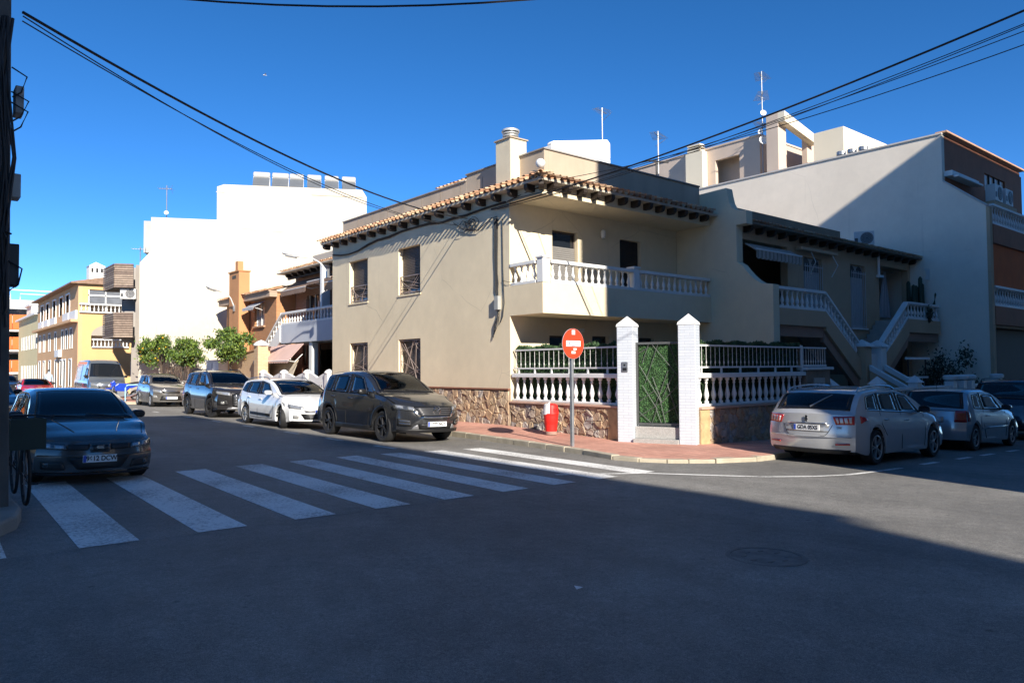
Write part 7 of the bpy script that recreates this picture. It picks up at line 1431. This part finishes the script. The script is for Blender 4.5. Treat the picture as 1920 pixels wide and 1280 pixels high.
# cables and box on the cream facade
fc = thing('facade_cables', 'black cable bundles and tangle fixed to the cream facade under the eave', 'cable', (13.35, 17, 5))
rfc = random.Random(13)
path = [(27.3, 6.12), (26.6, 6.02), (25.9, 5.98), (25.2, 6.02), (24.4, 6.15), (23.7, 6.22), (22.9, 6.22), (22.0, 6.30), (21.2, 6.35), (20.3, 6.30), (19.6, 6.22), (18.9, 6.25), (18.2, 6.24), (17.5, 6.28), (16.8, 6.34), (16.3, 6.36)]
path = [(y, min(z, 6.3)) for y, z in path]
for k in range(3): MB().tube([(XF-.03-.012*k, y, z+.014*(k-1)+rfc.uniform(-.01, .01)) for y, z in path], .018, 5).build('bundle', CABLE, fc, True)
MB().tube([(XF-.04, 16.25, 6.3), (XF+.02, 15.6, 6.42), (XF-.06, 14.78, 6.45)], .016, 5).build('bundle', CABLE, fc)
for k in range(9):
    y0, z0 = 18.1+rfc.uniform(-.3, .3), 6.0+rfc.uniform(-.05, .1); rr_ = rfc.uniform(.12, .28)
    MB().tube([(XF-.05-rfc.uniform(0, .06), y0+rr_*math.cos(t*.7), z0-.12+rr_*.8*math.sin(t*.7)) for t in range(9)], .008, 4).build('coil', CABLE, fc, True)
MB().tube([(XF-.04, 18.9, 6.1), (XF-.06, 18.3, 5.78), (XF-.06, 17.6, 5.68), (XF-.05, 16.95, 5.95), (XF-.04, 16.72, 5.95), (XF-.04, 16.68, 5.6)], .012, 5).build('loop', CABLE, fc, True)
for k in range(5):
    yb = 16.72+.035*k; MB().tube([(XF-.022, yb+rfc.uniform(-.02, .02), z) for z in (5.9, 5.3, 4.8, 4.3, 4.0, 3.8)]+[(XF-.022, 16.74+rfc.uniform(-.04, .04), 3.55)], .014, 5).build('drop_cable', CABLE, fc, True)
MB().box(XF-.12, XF-.001, 16.60, 16.78, 3.22, 3.62).build('connection_box', BOXM, fc, bevel=.01)
MB().tube([(XF-.02, 16.5, 5.85), (XF-.02, 16.48, 4.4), (XF-.03, 16.42, 3.4), (XF-.03, 16.5, 3.0), (XF-.03, 16.6, 2.85)], .012, 5).build('drop_cable', CABLE, fc, True)
for k in range(7):
    a = rfc.uniform(-.15, .1); MB().tube([(XF-.03, 16.68+rfc.uniform(-.05, .08), 3.22), (XF-.05, 16.70+a*.5, 3.0+rfc.uniform(-.06, .06)), (XF-.05, 16.72+a+.1, 2.78), (XF-.04, 16.85+abs(a), 2.58-rfc.uniform(0, .2))], .008, 4).build('loose_end', CABLE, fc, True)
MB().tube([(XF-.03, 16.5, 4.06), (XF-.05, 16.2, 3.98), (XF-.02, 15.9, 3.97)], .006, 4).build('thin_wire', CABLE, fc)
# ------------------------------------------------------------------ bicycle against the pole
bk = thing('bicycle', 'dark bicycle with a green crate on its handlebar leaning by the pole', 'bicycle', (1.13, 10.4, 0))
BX = 1.13
def wheel_bike(y, z, r, px=BX, name='wheel', par=bk):
    o = MB().lathe([(r-.02, -.012), (r, -.018), (r+.012, 0), (r, .018), (r-.02, .012)], (px, y, z), 28, 'x', False).build(name, RUBBER, par, True); sp_ = MB()
    for k in range(14): t = k*math.pi/7; sp_.tube([(px+(.02 if k % 2 else -.02), y, z), (px, y+(r-.01)*math.cos(t), z+(r-.01)*math.sin(t))], .002, 3)
    s2 = sp_.build('spokes', STEEL, o); s2['kind'] = 'stuff'; return o
wheel_bike(9.98, .36, .33); wheel_bike(11.05, .36, .33)
FR = M('bike_frame', (.02, .022, .025), .4, .1, 5)
for a, b, r_ in (((BX, 9.98, .36), (BX, 10.12, .88), .014), ((BX, 10.12, .80), (BX, 10.62, .33), .018), ((BX, 10.12, .88), (BX, 10.72, .82), .016), ((BX, 10.62, .33), (BX, 10.78, .95), .016), ((BX, 10.62, .33), (BX, 11.05, .36), .011), ((BX, 10.73, .78), (BX, 11.05, .36), .010), ((BX, 10.12, .88), (BX, 10.08, 1.02), .014)): MB().tube([a, b], r_, 7).build('frame_tube', FR, bk)
MB().tube([(BX-.28, 10.22, 1.0), (BX-.1, 10.1, 1.03), (BX+.1, 10.1, 1.03), (BX+.28, 10.22, 1.0)], .013, 6).build('handlebar', FR, bk, True)
for q in (-1, 1): MB().tube([(BX+q*.28, 10.22, 1.0), (BX+q*.30, 10.34, .99)], .018, 6).build('grip', RUBBER, bk)
MB().prism([(10.66, .95), (10.93, .98), (10.95, 1.01), (10.66, .99)], 'x', BX-.07, BX+.07).build('saddle', RUBBER, bk, bevel=.015)
GRC = M('crate_green', (.012, .03, .022), .6, .2, 5)
ck = MB().box(BX-.17, BX+.17, 9.80, 9.815, .66, 1.0).box(BX-.17, BX+.17, 10.04, 10.055, .66, 1.0).box(BX-.17, BX-.155, 9.8151, 10.0399, .66, 1.0).box(BX+.155, BX+.17, 9.8151, 10.0399, .66, 1.0).box(BX-.155, BX+.155, 9.8151, 10.0399, .66, .675).build('crate', GRC, bk)
for q in (-1, 1): MB().tube([(BX, 10.62, .33), (BX+q*.11, 10.62, .33-q*.15)], .009, 5).tube([(BX+q*.11, 10.58, .33-q*.15), (BX+q*.2, 10.58, .33-q*.15)], .014, 5).build('pedal', IRON, bk)
# ------------------------------------------------------------------ bike stand and motorbike before the van
rk_ = thing('bike_stand', 'pale blue steel hoop stand on the pavement build out', 'bike stand', (10.0, 44.6, -.13)); BLU = M('pale_blue_steel', (.32, .58, .72), .4, .1, 5)
MB().tube([(9.55, 44.5, -.15), (9.55, 44.5, .62), (9.6, 44.5, .72), (9.7, 44.5, .76), (10.25, 44.5, .76), (10.35, 44.5, .72), (10.4, 44.5, .62), (10.4, 44.5, -.15)], .035, 8).build('hoop', BLU, rk_, True)
for x in (9.55, 10.4): MB().lathe([(.08, -.135), (.08, -.12), (.04, -.11)], (x, 44.5, 0), 10).build('foot_plate', BLU, rk_)
mo = thing('motorbike', 'blue motorbike leaning beside the bike stand in front of the van', 'motorbike', (9.7, 45.3, -.12)); MBL = M('moto_blue', (.01, .05, .42), .3, .1, 4, coat=.8)
def mwheel(x, y, z, r): 
    o = MB().lathe([(r-.09, -.045), (r-.02, -.06), (r, 0), (r-.02, .06), (r-.09, .045)], (x, y, z), 24, 'y', False).build('wheel', RUBBER, mo, True); MB().lathe([(.001, -.03), (r-.1, -.02), (r-.1, .02), (.001, .03)], (x, y, z), 18, 'y').build('hub', STEEL, o, True); return o
mwheel(8.95, 45.3, .18, .30); mwheel(10.25, 45.3, .18, .30)
MB().prism([(9.2, .42), (9.75, .38), (10.0, .62), (9.85, .82), (9.35, .86), (9.15, .72)], 'y', 45.17, 45.43).build('tank', MBL, mo, bevel=.05); MB().prism([(9.85, .74), (10.5, .86), (10.55, .94), (10.2, .92), (9.8, .84)], 'y', 45.2, 45.4).build('seat', RUBBER, mo, bevel=.03); MB().prism([(10.0, .55), (10.5, .75), (10.5, .85), (9.9, .72)], 'y', 45.22, 45.38).build('side_panel', MBL, mo, bevel=.03); MB().prism([(8.75, .52), (9.15, .55), (9.1, .62), (8.7, .60)], 'y', 45.2, 45.4).build('mudguard', MBL, mo, bevel=.02)
MB().prism([(9.3, .1), (9.9, .08), (9.85, .4), (9.3, .42)], 'y', 45.18, 45.42).build('engine', STEEL, mo, bevel=.03); MB().prism([(9.0, .6), (9.25, .78), (9.15, 1.02), (8.98, .9)], 'y', 45.16, 45.44).build('fairing', MBL, mo, bevel=.03)
for q in (-1, 1): MB().tube([(8.95, 45.3+q*.09, .18), (9.18, 45.3+q*.09, .9)], .025, 6).build('fork', STEEL, mo); MB().tube([(9.2, 45.3, .95), (9.18, 45.3+q*.18, 1.02), (9.3, 45.3+q*.36, 1.0)], .014, 6).build('handlebar', IRON, mo); MB().tube([(9.9, 45.3+q*.1, .2), (10.25, 45.3+q*.1, .18)], .022, 6).build('swing_arm', STEEL, mo)
MB().tube([(9.5, 45.16, .12), (9.95, 45.14, .14), (10.45, 45.12, .36)], [.03, .045, .05], 8).build('exhaust', CHROME, mo, True)
# ------------------------------------------------------------------ a pedestrian far down the street
pe = thing('person', 'distant person in a pale blue shirt and dark trousers walking by the ochre house', 'person', (8.25, 61.5, -.2))
def skin_body(name, verts, edges, rad, mat, parent, z0):
    me = bpy.data.meshes.new(name); me.from_pydata([Vector(v)+z0 for v in verts], edges, []); me.materials.append(mat); o = link(name, me, parent)
    o.modifiers.new('skin', 'SKIN'); sv = me.skin_vertices[0].data
    for i, r_ in enumerate(rad): sv[i].radius = r_ if isinstance(r_, tuple) else (r_, r_)
    sv[0].use_root = True; ss = o.modifiers.new('sub', 'SUBSURF'); ss.levels = 1; ss.render_levels = 2; return o
B0 = Vector((8.25, 61.5, -.12))
skin_body('body', [(0, 0, .92), (0, 0, 1.15), (0, 0, 1.40), (0, 0, 1.50), (0, 0, 1.62), (0, 0, 1.72), (.18, 0, 1.40), (.24, .03, 1.13), (.24, -.06, .90), (-.18, 0, 1.40), (-.24, -.03, 1.13), (-.24, .08, .92), (.09, 0, .86), (.10, -.12, .48), (.10, -.05, .07), (.10, -.2, .04), (-.09, 0, .86), (-.10, .10, .48), (-.10, .22, .08), (-.10, .08, .03)],
          [(0, 1), (1, 2), (2, 3), (3, 4), (4, 5), (2, 6), (6, 7), (7, 8), (2, 9), (9, 10), (10, 11), (0, 12), (12, 13), (13, 14), (14, 15), (0, 16), (16, 17), (17, 18), (18, 19)],
          [(.15, .11), (.15, .11), (.17, .10), .055, (.08, .095), (.07, .085), .055, .042, .035, .055, .042, .035, .085, .06, .045, .04, .085, .06, .045, .04], M('person_clothes', (.40, .50, .62), .9, .1, 4), pe, B0)
MB().lathe([(.02, 1.79), (.07, 1.77), (.092, 1.70), (.09, 1.64), (.085, 1.62)], (B0.x, B0.y+.012, B0.z), 12).build('hair', M('hair_dark', (.02, .015, .01), .8), pe, True)
for q in (-1, 1): MB().tube([B0+Vector((q*.09, 0, .93)), B0+Vector((q*.10, -.12*q, .48)), B0+Vector((q*.10, -.05*q+(.16 if q < 0 else 0), .10))], [.105, .075, .062], 8).build('trousers', M('trousers_dark', (.03, .03, .04), .9), pe, True)
# seagull high in the sky
SC_ = .5
bd = thing('seagull', 'tiny white gull gliding high in the blue sky', 'bird', (18, 44, 23)); bc = Vector((17.0, 44.0, 19.6))
MB().tube([bc+Vector((-.2, 0, 0))*SC_, bc+Vector((-.1, 0, .01))*SC_, bc+Vector((.1, 0, .01))*SC_, bc+Vector((.24, 0, -.01))*SC_], [.005, .028, .024, .004], 6).build('body', WHITE, bd, True)
for q in (-1, 1): MB().add([bc+Vector((-.09, q*.03, .02))*SC_, bc+Vector((.07, q*.03, .02))*SC_, bc+Vector((.03, q*.3, .10))*SC_, bc+Vector((-.09, q*.3, .10))*SC_, bc+Vector((.06, q*.58, .04))*SC_], [(0, 1, 2, 3), (3, 2, 4)]).build('wing', M('gull_grey', (.45, .46, .48), .8), bd)
